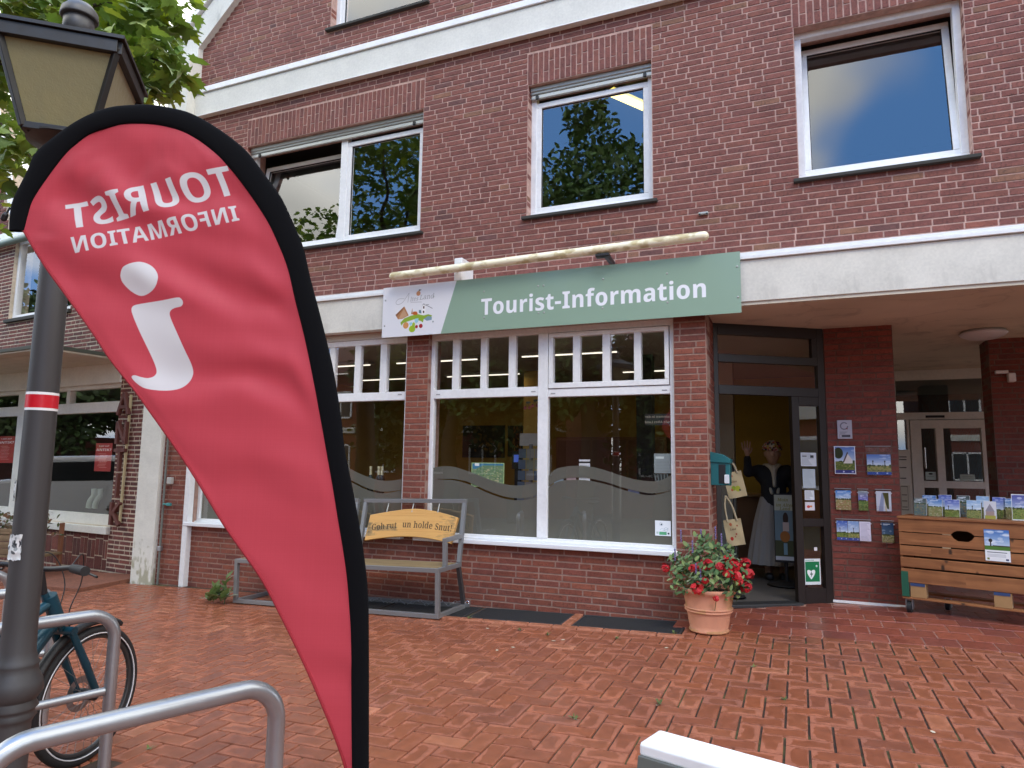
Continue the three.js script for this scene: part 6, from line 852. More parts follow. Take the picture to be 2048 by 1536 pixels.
// ------------------------------------------------------------------ street lamp
const LX = -2.90, LZ = 4.755, LG = gy(LX, LZ);
{
  const g = tag(group('street_lamp', scene, [LX, LG, LZ]), 'dark grey street lamp with a square amber glass lantern behind the red flag', 'street lamp');
  const yAt = (py) => { let lo = -1, hi = 5; for (let k = 0; k < 40; k++) { const mid = (lo + hi) / 2; if (toPixel(V3(LX, mid, LZ))[1] > py) lo = mid; else hi = mid; } return lo - LG; };
  const y1 = yAt(1432), y2 = yAt(1398), y3 = yAt(1345), y4 = yAt(1326), y5 = yAt(1300), yT = yAt(300), grey = std(lin(0.055, 0.053, 0.053), 0.62, { roughnessMap: grainTex, map: mottle });
  mesh('post', lathe([[0.0, 0], [0.085, 0], [0.085, 0.03], [0.07, 0.05], [0.068, y1 - 0.03], [0.075, y1 - 0.012], [0.084, y1], [0.075, y1 + 0.012], [0.078, y1 + 0.025], [0.088, y1 + 0.035], [0.075, y2 - 0.006], [0.080, y2], [0.100, y2 + 0.03], [0.094, y3 - 0.03], [0.078, y3], [0.074, y4 - 0.008], [0.080, y4], [0.070, y4 + 0.012], [0.062, y5], [0.060, y5 + 0.1], [0.054, yT - 0.06], [0.050, yT]], 40), grey, g);
  const band = (a, b, r, col, name, from = 0, len = Math.PI * 2) => mesh(name, new THREE.CylinderGeometry(r - 0.0004, r, b - a, 40, 1, true, from, len).translate(0, (a + b) / 2, 0), std(col, 0.35, { side: THREE.DoubleSide }), g);
  { const a = yAt(822), b = yAt(786), r = 0.0588, t = (b - a) * 0.14; band(a, a + t, r, lin(0.8, 0.8, 0.8), 'white_tape'); band(a + t, b - t, r, lin(0.55, 0.008, 0.02), 'red_tape'); band(b - t, b, r, lin(0.8, 0.8, 0.8), 'white_tape'); }
  { // torn poster remains
    const toCam = Math.atan2(EYE.x - LX, EYE.z - LZ), R = rng(8);
    const scrap = (py0, py1, a0, a1, seed, name) => { const yb = yAt(py1), yt = yAt(py0), N = 14, p = [], id = [], u = []; for (let k = 0; k <= N; k++) for (let q = 0; q <= N; q++) { const ang = toCam + lerp(a0, a1, q / N) + 0.12 * (fbm(k * 0.5, seed, 1, 3) - 0.5) * (q === 0 || q === N ? 1 : 0), y = lerp(yb, yt, k / N) + 0.03 * (fbm(q * 0.6, seed + 5, 2, 3) - 0.5) * (k === 0 || k === N ? 1 : 0), r = 0.0615 + 0.010 * Math.max(0, fbm(q * 0.4, k * 0.4, seed, 3) - 0.35); p.push(Math.sin(ang) * r, y, Math.cos(ang) * r); u.push(q / N, k / N); } for (let k = 0; k < N; k++) for (let q = 0; q < N; q++) { const a = k * (N + 1) + q; id.push(a, a + 1, a + N + 1, a + 1, a + N + 2, a + N + 1); } const ge = new THREE.BufferGeometry(); ge.setAttribute('position', new THREE.Float32BufferAttribute(p, 3)); ge.setAttribute('uv', new THREE.Float32BufferAttribute(u, 2)); ge.setIndex(id); ge.computeVertexNormals(); mesh(name, ge, std(0xffffff, 0.8, { side: THREE.DoubleSide, map: canvasTex(64, 64, (c, w, h) => { c.fillStyle = '#cfd2d0'; c.fillRect(0, 0, w, h); for (let k = 0; k < 26; k++) { c.fillStyle = ['#2a2c30', '#8f9494', '#e4e6e4', '#5a5e60'][Math.floor(R() * 4)]; c.beginPath(); c.ellipse(R() * w, R() * h, 2 + 8 * R(), 2 + 6 * R(), R() * 3, 0, 7); c.fill(); } }) }), g); };
    scrap(1068, 1118, -1.6, -0.35, 3, 'torn_sticker'); scrap(962, 1000, -1.75, -1.25, 7, 'torn_sticker');
  }
  // lantern: tapered square body, amber frosted panes, lid with a chimney
  const lan = new THREE.Group(), yb = yAt(292), hb = 0.37, wt = 0.215, wb = 0.125, turn = Math.atan2(EYE.x - LX, EYE.z - LZ) - 0.30; void lan;
  const M4 = new THREE.Matrix4().makeRotationY(turn).setPosition(0, yb, 0), C = (k, w, y) => { const a = Math.PI / 4 + k * Math.PI / 2; return V3(Math.SQRT2 * w * Math.sin(a), y, Math.SQRT2 * w * Math.cos(a)).applyMatrix4(M4); }, dk = std(lin(0.014, 0.013, 0.012), 0.6, { roughnessMap: grainTex });
  mesh('cradle', lathe([[0.05, -0.09], [0.056, -0.06], [0.035, -0.045], [0.06, -0.02], [0.15, 0.0], [0.15, 0.012], [0, 0.012]], 24).translate(0, yb, 0), dk, g);
  for (let k = 0; k < 4; k++) {
    mesh('lantern_bar', bar(C(k, wb, 0.01), C(k, wt, hb), 0.026, 0.026, 0.004), dk, g);
    const q = [C(k, wb - 0.004, 0.02), C(k + 1, wb - 0.004, 0.02), C(k + 1, wt - 0.004, hb - 0.01), C(k, wt - 0.004, hb - 0.01)], ge = new THREE.BufferGeometry(); ge.setAttribute('position', new THREE.Float32BufferAttribute(q.flatMap((v) => [v.x, v.y, v.z]), 3)); ge.setAttribute('uv', new THREE.Float32BufferAttribute([0, 0, 0.25, 0, 0.42, 0.36, -0.1, 0.36], 2)); ge.setIndex([0, 1, 2, 0, 2, 3]); ge.computeVertexNormals();
    mesh('lantern_pane', ge, phys(lin(0.42, 0.37, 0.18), 0.85, { transmission: 0.55, thickness: 0, side: THREE.DoubleSide, bumpMap: rep(grainTex, 6), bumpScale: 0.004 }), g);
    mesh('lower_rail', bar(C(k, wb, 0.015), C(k + 1, wb, 0.015), 0.022, 0.03, 0.003), dk, g);
    mesh('upper_rail', bar(C(k, wt + 0.004, hb + 0.0), C(k + 1, wt + 0.004, hb + 0.0), 0.03, 0.055, 0.003), dk, g);
  }
  const lid = new THREE.BufferGeometry(), wl = wt + 0.03, pts = [...[0, 1, 2, 3].map((k) => C(k, wl, hb + 0.03)), ...[0, 1, 2, 3].map((k) => C(k, wl, hb + 0.045)), ...[0, 1, 2, 3].map((k) => C(k, 0.06, hb + 0.15))];
  lid.setAttribute('position', new THREE.Float32BufferAttribute(pts.flatMap((v) => [v.x, v.y, v.z]), 3)); const li = [0, 2, 1, 0, 3, 2, 8, 9, 10, 8, 10, 11]; for (let k = 0; k < 4; k++) { const n = (k + 1) % 4; li.push(k, n, 4 + n, k, 4 + n, 4 + k, 4 + k, 4 + n, 8 + n, 4 + k, 8 + n, 8 + k); } lid.setIndex(li); const lid1 = lid.toNonIndexed(); lid1.computeVertexNormals(); const lid2 = metreUV(lid1);
  mesh('lid', lid2, dk, g);
  mesh('chimney', lathe([[0, hb + 0.14], [0.062, hb + 0.14], [0.060, hb + 0.235], [0, hb + 0.235]], 24).translate(0, yb, 0), std(lin(0.06, 0.058, 0.06), 0.45), g);
  mesh('chimney_cap', lathe([[0, hb + 0.222], [0.07, hb + 0.222], [0.076, hb + 0.23], [0.072, hb + 0.26], [0.05, hb + 0.288], [0.02, hb + 0.30], [0, hb + 0.302]], 24).translate(0, yb, 0), std(lin(0.08, 0.078, 0.078), 0.45), g);
  mesh('bulb', new THREE.CapsuleGeometry(0.03, 0.12, 6, 12).translate(0, yb + 0.19, 0), std(lin(0.7, 0.7, 0.68), 0.4), g);
}
// ------------------------------------------------------------------ bicycle hoops
{
  const hoop = (x, z, ang, L, label, h = 0.8) => {
    const g = tag(group('bicycle_hoop', scene, [x, gy(x, z), z]), label, 'bicycle hoop', 'galvanised hoops for bicycles'); g.rotation.y = Math.atan2(-Math.sin(ang), Math.cos(ang)) - Math.PI / 2 + Math.PI; // local +x runs towards the street
    g.rotation.y = -(Math.PI / 2 + ang); const r = 0.12, pts = [[0, -0.02, 0]], slope = (gy(x - L * Math.sin(ang), z + L * Math.cos(ang)) - gy(x, z));
    for (let k = 0; k <= 6; k++) { const a = k / 6 * Math.PI / 2; pts.push([r - r * Math.cos(a), h - r + r * Math.sin(a), 0]); } for (let k = 6; k >= 0; k--) { const a = k / 6 * Math.PI / 2; pts.push([L - r + r * Math.cos(a), h - r + r * Math.sin(a), 0]); } pts.push([L, slope - 0.02, 0]);
    const path = new THREE.CurvePath(); const V = pts.map((p) => V3(...p)); for (let k = 0; k + 1 < V.length; k++) path.add(new THREE.LineCurve3(V[k], V[k + 1]));
    mesh('hoop_tube', (() => { const c = new THREE.CatmullRomCurve3([V[0], V3(0, 0.3, 0), ...V.slice(1, 8), V3(L / 2, h, 0), ...V.slice(8, 15), V3(L, 0.3, 0), V[15]], false, 'catmullrom', 0.12); return metreUV(new THREE.TubeGeometry(c, 110, 0.0295, 14)); })(), M.galv, g);
    mesh('cross_bar', metreUV(rod([0.028, 0.42, 0], [L - 0.028, 0.42, 0], 0.021, 0.021, 12)), M.galv, g);
  };
  hoop(-1.665, 4.665, 0.36, 0.82, 'galvanised bicycle hoop right beside the red flag, standing free of bicycles');
  hoop(-3.25, 4.06, 0.30, 0.85, 'galvanised bicycle hoop crossing in front of the blue bicycle wheel');
  hoop(-4.27, 3.70, 0.30, 0.85, 'galvanised bicycle hoop just behind the blue bicycle');
  hoop(-5.25, 3.36, 0.30, 0.85, 'galvanised bicycle hoop farthest along the row from the flag');
}
// ------------------------------------------------------------------ blue bicycle
{
  const hx = -3.52, hz = 3.98, yaw = -0.20, g = tag(group('bicycle', scene, [hx, gy(hx, hz), hz]), 'blue bicycle with black tyres parked at the hoops beside the street lamp', 'bicycle');
  g.rotation.y = Math.PI / 2 - yaw; // local +x = riding direction
  const blue = std(lin(0.012, 0.065, 0.095), 0.3, { metalness: 0.2 }), Rw = 0.345, wheel = (x, name) => {
    const w = mesh(name, new THREE.TorusGeometry(Rw - 0.022, 0.024, 12, 56).translate(x, Rw, 0), M.rubber, g);
    mesh('rim', new THREE.TorusGeometry(Rw - 0.052, 0.013, 8, 56).translate(x, Rw, 0), std(lin(0.03, 0.03, 0.03), 0.35), w);
    mesh('reflex_ring', merge(new THREE.TorusGeometry(Rw - 0.036, 0.0035, 5, 56).translate(x, Rw, 0.021), new THREE.TorusGeometry(Rw - 0.036, 0.0035, 5, 56).translate(x, Rw, -0.021)), std(lin(0.72, 0.72, 0.74), 0.4), w);
    const sp = []; for (let k = 0; k < 32; k++) { const a = k / 32 * Math.PI * 2, b = a + (k % 2 ? 0.5 : -0.5), s = k % 4 < 2 ? 0.028 : -0.028; sp.push(rod([x + 0.028 * Math.cos(b), Rw + 0.028 * Math.sin(b), s], [x + (Rw - 0.055) * Math.cos(a), Rw + (Rw - 0.055) * Math.sin(a), 0], 0.0013, 0.0013, 4)); } mesh('spokes', merge(sp), M.steel, w);
    mesh('hub', rod([x, Rw, -0.05], [x, Rw, 0.05], 0.028, 0.028, 16), M.black, w);
    mesh('brake_disc', new THREE.RingGeometry(0.055, 0.09, 32).translate(x, Rw, -0.045), std(lin(0.3, 0.3, 0.3), 0.3, { metalness: 0.8, side: THREE.DoubleSide }), w);
  };
  wheel(0, 'front_wheel'); wheel(-1.12, 'rear_wheel');
  const hd = V3(-0.33, 0.92, 0), crown = V3(-0.205, 0.72, 0);
  mesh('fork', merge(...[-1, 1].map((s) => merge(rod([0, Rw, s * 0.062], [-0.09, Rw + 0.17, s * 0.062], 0.019, 0.019), rod([-0.09, Rw + 0.17, s * 0.062], [-0.195, 0.71, s * 0.055], 0.021, 0.017))), rod([-0.195, 0.715, -0.07], [-0.195, 0.715, 0.07], 0.022), rod(crown, hd, 0.018)), blue, g);
  mesh('mudguard', (() => { const ge = new THREE.TorusGeometry(Rw + 0.018, 0.03, 6, 30, 2.0); const p = ge.attributes.position; for (let i = 0; i < p.count; i++) { const l = Math.hypot(p.getX(i), p.getY(i)); if (l < Rw + 0.014) { const f = (Rw + 0.014) / l; p.setX(i, p.getX(i) * f); p.setY(i, p.getY(i) * f); } } return ge.rotateZ(1.05).translate(0, Rw, 0); })(), M.black, g);
  mesh('head_tube', rod([-0.225, 0.75, 0], [-0.30, 0.905, 0], 0.036), blue, g);
  mesh('down_tube', rod([-0.25, 0.79, 0], [-0.68, 0.36, 0], 0.042, 0.045, 14), blue, g); mesh('top_tube', rod([-0.29, 0.87, 0], [-0.86, 0.62, 0], 0.024), blue, g); mesh('seat_tube', rod([-0.68, 0.34, 0], [-0.88, 0.78, 0], 0.022), blue, g);
  mesh('stays', merge(...[-1, 1].flatMap((s) => [rod([-0.70, 0.34, s * 0.03], [-1.12, Rw, s * 0.065], 0.011), rod([-0.85, 0.68, s * 0.02], [-1.12, Rw, s * 0.065], 0.010)])), blue, g);
  mesh('seat_post', rod([-0.87, 0.76, 0], [-0.93, 0.94, 0], 0.014), M.black, g); mesh('saddle', metreUV(new THREE.CapsuleGeometry(0.06, 0.17, 5, 10).rotateZ(Math.PI / 2).scale(1, 0.5, 1.15).translate(-0.93, 0.97, 0)), M.black, g);
  mesh('motor', merge(rod([-0.68, 0.34, -0.06], [-0.68, 0.34, 0.06], 0.075, 0.075, 20)), M.black, g); mesh('crank', merge(bar([-0.68, 0.34, 0.075], [-0.55, 0.24, 0.08], 0.022, 0.016), bar([-0.68, 0.34, -0.075], [-0.81, 0.44, -0.08], 0.022, 0.016), rbox(-0.59, -0.51, 0.22, 0.245, 0.085, 0.17, 0.006), rbox(-0.85, -0.77, 0.43, 0.455, -0.17, -0.085, 0.006)), M.black, g);
  mesh('handlebar', merge(rod(hd, [-0.36, 1.03, 0], 0.016), tube([[-0.44, 1.06, -0.31], [-0.38, 1.06, -0.2], [-0.34, 1.04, 0], [-0.38, 1.06, 0.2], [-0.44, 1.06, 0.31]], 0.013, 30, 8)), M.black, g);
  for (const s of [-1, 1]) { mesh('grip', rod([-0.40, 1.06, s * 0.22], [-0.455, 1.06, s * 0.34], 0.021, 0.023, 10), M.rubber, g); mesh('brake_lever', tube([[-0.38, 1.05, s * 0.2], [-0.34, 1.03, s * 0.25], [-0.37, 1.02, s * 0.33]], 0.006, 10, 6), M.black, g); mesh('brake_cable', tube([[-0.36, 1.05, s * 0.16], [-0.22, 1.10, s * 0.10], [-0.16, 0.95, s * 0.05], [-0.20, 0.78, s * 0.03], [-0.12, 0.55, s * 0.055]], 0.003, 30, 5), M.black, g); }
  mesh('front_light', merge(rbox(-0.19, -0.13, 0.735, 0.785, -0.03, 0.03, 0.01)), M.black, g);
  mesh('kickstand', rod([-0.75, 0.32, -0.07], [-0.80, 0.005, -0.16], 0.01), M.black, g);
}
// ------------------------------------------------------------------ white A-frame board, only its top in view
{
  const q = onGround(1298, 1470, 1.10), ang = -0.27, g = tag(group('sandwich_board', scene, [q.x, gy(q.x, q.z), q.z], ang), 'white framed A-board standing in front of the flower pot', 'sandwich board'), w = 0.66, H = 1.10;
  mesh('top_bar', rbox(0, w, H - 0.022, H, -0.036, 0.036, 0.006), M.white, g);
  for (const s of [1, -1]) {
    const t = new THREE.Group(); void t; const tilt = s * 0.22, Mx = new THREE.Matrix4().makeRotationX(-tilt).setPosition(0, H - 0.022, s * 0.02), hL = (H - 0.03) / Math.cos(tilt);
    const put = (name, geo, mat) => mesh(name, geo.applyMatrix4(Mx), mat, g), z0 = s > 0 ? -0.004 : -0.02, z1 = s > 0 ? 0.02 : 0.004;
    put('panel_frame', merge(rbox(0, w, -0.05, 0, z0, z1, 0.003), rbox(0, w, -hL, -hL + 0.05, z0, z1, 0.003), rbox(0, 0.04, -hL + 0.05, -0.05, z0, z1, 0.003), rbox(w - 0.04, w, -hL + 0.05, -0.05, z0, z1, 0.003)), std(lin(0.10, 0.10, 0.085), 0.5));
    const t2 = canvasTex(256, 400, (c, W, h) => { c.fillStyle = '#3c3f33'; c.fillRect(0, 0, W, h); const R = rng(6); for (let k = 0; k < 120; k++) { c.globalAlpha = 0.5; c.fillStyle = ['#565a48', '#2a2c24', '#6a6a58'][Math.floor(R() * 3)]; c.fillRect(R() * W, R() * h, 10 + 40 * R(), 3 + 14 * R()); } c.globalAlpha = 1; c.fillStyle = '#a9a898'; c.beginPath(); c.moveTo(60, 46); c.lineTo(88, 30); c.lineTo(150, 34); c.lineTo(130, 48); c.fill(); });
    put('poster', new THREE.PlaneGeometry(w - 0.07, hL - 0.09).rotateY(s > 0 ? 0 : Math.PI).translate(w / 2, -hL / 2, s > 0 ? 0.004 : -0.004), printMat(t2, 0.5));
  }
}
// ------------------------------------------------------------------ leaves
function leafShape(kind) {
  let pts;
  if (kind === 'maple') { const half = [[0.0, -0.05], [0.06, 0.02], [0.28, -0.04], [0.24, 0.10], [0.46, 0.16], [0.36, 0.26], [0.50, 0.46], [0.30, 0.42], [0.22, 0.50], [0.16, 0.42], [0.18, 0.66], [0.10, 0.68], [0.0, 0.95]]; pts = [...half, ...half.slice(1, -1).reverse().map(([x, y]) => [-x, y])]; }
  else pts = [[0, 0], [0.16, 0.18], [0.24, 0.45], [0.17, 0.75], [0, 1], [-0.17, 0.75], [-0.24, 0.45], [-0.16, 0.18]];
  const g = new THREE.ShapeGeometry(new THREE.Shape(pts.map(([x, y]) => new THREE.Vector2(x, y)))), p = g.attributes.position;
  for (let i = 0; i < p.count; i++) p.setZ(i, 0.14 * Math.abs(p.getX(i)) - 0.16 * p.getY(i) * p.getY(i) + (kind === 'maple' ? 0.05 * Math.sin(p.getX(i) * 11) : 0));
  g.computeVertexNormals(); return g;
}
const leafMat = (c) => phys(c, 0.92, { transmission: 0.42, thickness: 0, side: THREE.DoubleSide });
function leafMass(name, parent, geo, mat, list, tint) {       // list: [x, y, z, size, yaw, pitch, roll]
  const im = new THREE.InstancedMesh(geo, mat, list.length), q = new THREE.Quaternion(), e = new THREE.Euler(), m = new THREE.Matrix4(), R = rng(list.length + 3), c = new THREE.Color();
  list.forEach(([x, y, z, s, a, b, r], k) => { e.set(b, a, r, 'YXZ'); q.setFromEuler(e); m.compose(V3(x, y, z), q, V3(s, s, s)); im.setMatrixAt(k, m); const t = tint(R); c.setRGB(...t); im.setColorAt(k, c); });
  im.name = name; im.castShadow = im.receiveShadow = true; im.userData.kind = 'stuff'; parent.add(im); return im;
}
function limb(a, b, r0, r1, bend = 0.1, seed = 1) { const R = rng(seed), A = V3(...a), B = V3(...b), n = 5, pts = []; for (let k = 0; k <= n; k++) pts.push(A.clone().lerp(B, k / n).add(V3((R() - 0.5) * bend, (R() - 0.5) * bend * 0.5, (R() - 0.5) * bend).multiplyScalar(k && k < n ? 1 : 0))); const c = new THREE.CatmullRomCurve3(pts), g = new THREE.TubeGeometry(c, 16, 1, 8), p = g.attributes.position; for (let i = 0; i < p.count; i++) { const t = Math.floor(i / 9) / 16, o = c.getPoint(t), r = lerp(r0, r1, t); p.setXYZ(i, o.x + (p.getX(i) - o.x) * r, o.y + (p.getY(i) - o.y) * r, o.z + (p.getZ(i) - o.z) * r); } return metreUV(g); }
const bark = std(lin(0.09, 0.07, 0.055), 0.95, { map: brickTex, bumpMap: brickBump, bumpScale: 0.02 });
{ // maple whose branches hang into the picture beside the lamp
  const tx = -6.9, tz = 3.3, g = tag(group('maple_tree'), 'maple tree with bright green lobed leaves hanging beside the lantern', 'tree'), R = rng(31);
  mesh('trunk', limb([tx, gy(tx, tz) - 0.05, tz], [tx - 0.15, 4.6, tz - 0.1], 0.20, 0.12, 0.15, 3), bark, g);
  const clumps = [[45, 15, 5.6, 0.42], [150, 5, 5.3, 0.42], [235, 25, 5.1, 0.36], [300, 12, 5.0, 0.30], [340, 8, 5.0, 0.20], [215, 85, 5.0, 0.34], [270, 95, 4.9, 0.30], [312, 125, 4.8, 0.24], [345, 128, 4.8, 0.16], [290, 160, 4.8, 0.16], [300, 185, 4.75, 0.10], [20, 60, 5.6, 0.34], [100, 60, 5.6, 0.36], [5, 255, 5.4, 0.20], [18, 315, 5.4, 0.20], [45, 290, 5.3, 0.12], [10, 370, 5.4, 0.10], [60, 300, 5.4, 0.1],
    [-60, 60, 5.7, 0.6], [-80, 250, 5.6, 0.5], [-200, 100, 5.7, 0.8], [-180, 380, 5.8, 0.6], [-330, 250, 6, 0.8], [-60, -160, 5.8, 0.7], [120, -150, 5.6, 0.6], [280, -130, 5.2, 0.4], [-300, -150, 6.0, 0.9], [-120, -400, 6.2, 0.9], [90, -380, 6.0, 0.8], [-350, -450, 6.4, 1.0], [-100, -650, 6.6, 0.9], [230, -330, 5.6, 0.5], [-500, 0, 6.6, 0.9], [-480, -300, 6.8, 1.0]];
  const list = [];
  for (const [px, py, d, r] of clumps) { const c = atDepth(px, py, d), n = Math.round(560 * Math.pow(r, 2.1)) + 6; for (let k = 0; k < n; k++) { let x, y, z; do { x = R() * 2 - 1; y = R() * 2 - 1; z = R() * 2 - 1; } while (x * x + y * y + z * z > 1); list.push([c.x + x * r, c.y + y * r * 0.85, c.z + z * r * 1.2, 0.115 + 0.07 * R(), R() * 6.3, -0.5 - 1.2 * R(), 3.14 + (R() - 0.5) * 1.6]); } }
  leafMass('crown', g, leafShape('maple'), leafMat(lin(1, 1, 1)), list, (q) => { const t = q(), f = 0.65 + 0.7 * q(); return t < 0.18 ? [0.34 * f, 0.44 * f, 0.035 * f] : [lerp(0.10, 0.22, t) * f, lerp(0.20, 0.33, t) * f, lerp(0.024, 0.04, t) * f]; });
  const tops = clumps.filter((c) => c[3] > 0.13).map(([px, py, d]) => atDepth(px, py, d)), fork = V3(tx - 0.15, 4.6, tz - 0.1);
  tops.forEach((t, k) => { if (k % 2 === 0 || k < 16) { const mid = fork.clone().lerp(t, 0.45).add(V3(0, 0.45, 0)); mesh('limb', merge(limb(fork.toArray(), mid.toArray(), k > 17 ? 0.06 : 0.035, 0.022, 0.2, k + 4), limb(mid.toArray(), t.toArray(), 0.022, 0.006, 0.12, k + 60)), bark, g); } });
}
// big trees across the street: seen only in the window glass
function bigTree(x, z, h, rad, seed, label, col) {
  const g = tag(group('street_tree'), label, 'tree', 'trees across the street'), R = rng(seed), y0 = gy(x, z); mesh('trunk', limb([x, y0, z], [x + 0.2, y0 + h * 0.5, z], 0.32, 0.18, 0.3, seed), bark, g);
  const list = [], cs = []; for (let k = 0; k < 34; k++) { const a = R() * 6.28, u = Math.acos(2 * R() - 1), q = Math.pow(R(), 0.45); cs.push([x + rad * q * Math.sin(u) * Math.cos(a), y0 + h * 0.63 + h * 0.36 * q * Math.cos(u), z + rad * q * Math.sin(u) * Math.sin(a), 0.7 + 0.75 * R()]); }
  for (const [cx, cy, cz, r] of cs) for (let k = 0; k < 300 * r; k++) { let a, b, c; do { a = R() * 2 - 1; b = R() * 2 - 1; c = R() * 2 - 1; } while (a * a + b * b + c * c > 1); list.push([cx + a * r, cy + b * r * 0.8, cz + c * r, 0.20 + 0.14 * R(), R() * 6.3, -1.4 * R(), R() * 6.3]); }
  cs.slice(0, 14).forEach((c, k) => mesh('limb', limb([x + 0.2, y0 + h * 0.42, z], c.slice(0, 3), 0.10, 0.02, 0.5, seed + k), bark, g));
  leafMass('crown', g, leafShape('oval'), std(0xffffff, 0.6, { side: THREE.DoubleSide }), list, (q) => { const f = 0.6 + 0.8 * q(); return [col[0] * f, col[1] * f, col[2] * f]; });
}
bigTree(-6.4, 14.5, 15.2, 3.9, 5, 'tall broad tree across the street, mirrored in the middle upper window', [0.11, 0.20, 0.045]);
bigTree(-11.6, 15.0, 13.2, 3.9, 9, 'tall tree across the street, mirrored in the wide upper window', [0.115, 0.205, 0.048]);
for (const [x, z, h, r, s, l] of [[-24.5, 5.2, 8.2, 2.9, 21, 'dense tree along the side street, mirrored in the antiques shop glass'], [-27, 8.5, 9, 3.0, 25, 'taller tree behind the dense one along the side street'], [-26, 2.0, 8, 2.8, 27, 'broad tree at the end of the side street'], [-9.8, 17.0, 7.5, 2.3, 33, 'low crowned tree across the street between the tall ones'], [-4.2, 16.2, 6.4, 2.1, 36, 'small round tree across the street opposite the shop windows'], [-15.2, 18.5, 8.5, 2.6, 39, 'low tree across the street before the brick house']]) bigTree(x, z, h, r, s, l, [0.07, 0.12, 0.03]);
bigTree(-2.6, 19.0, 11.5, 2.6, 14, 'smaller tree across the street behind the broad one', [0.07, 0.11, 0.025]);
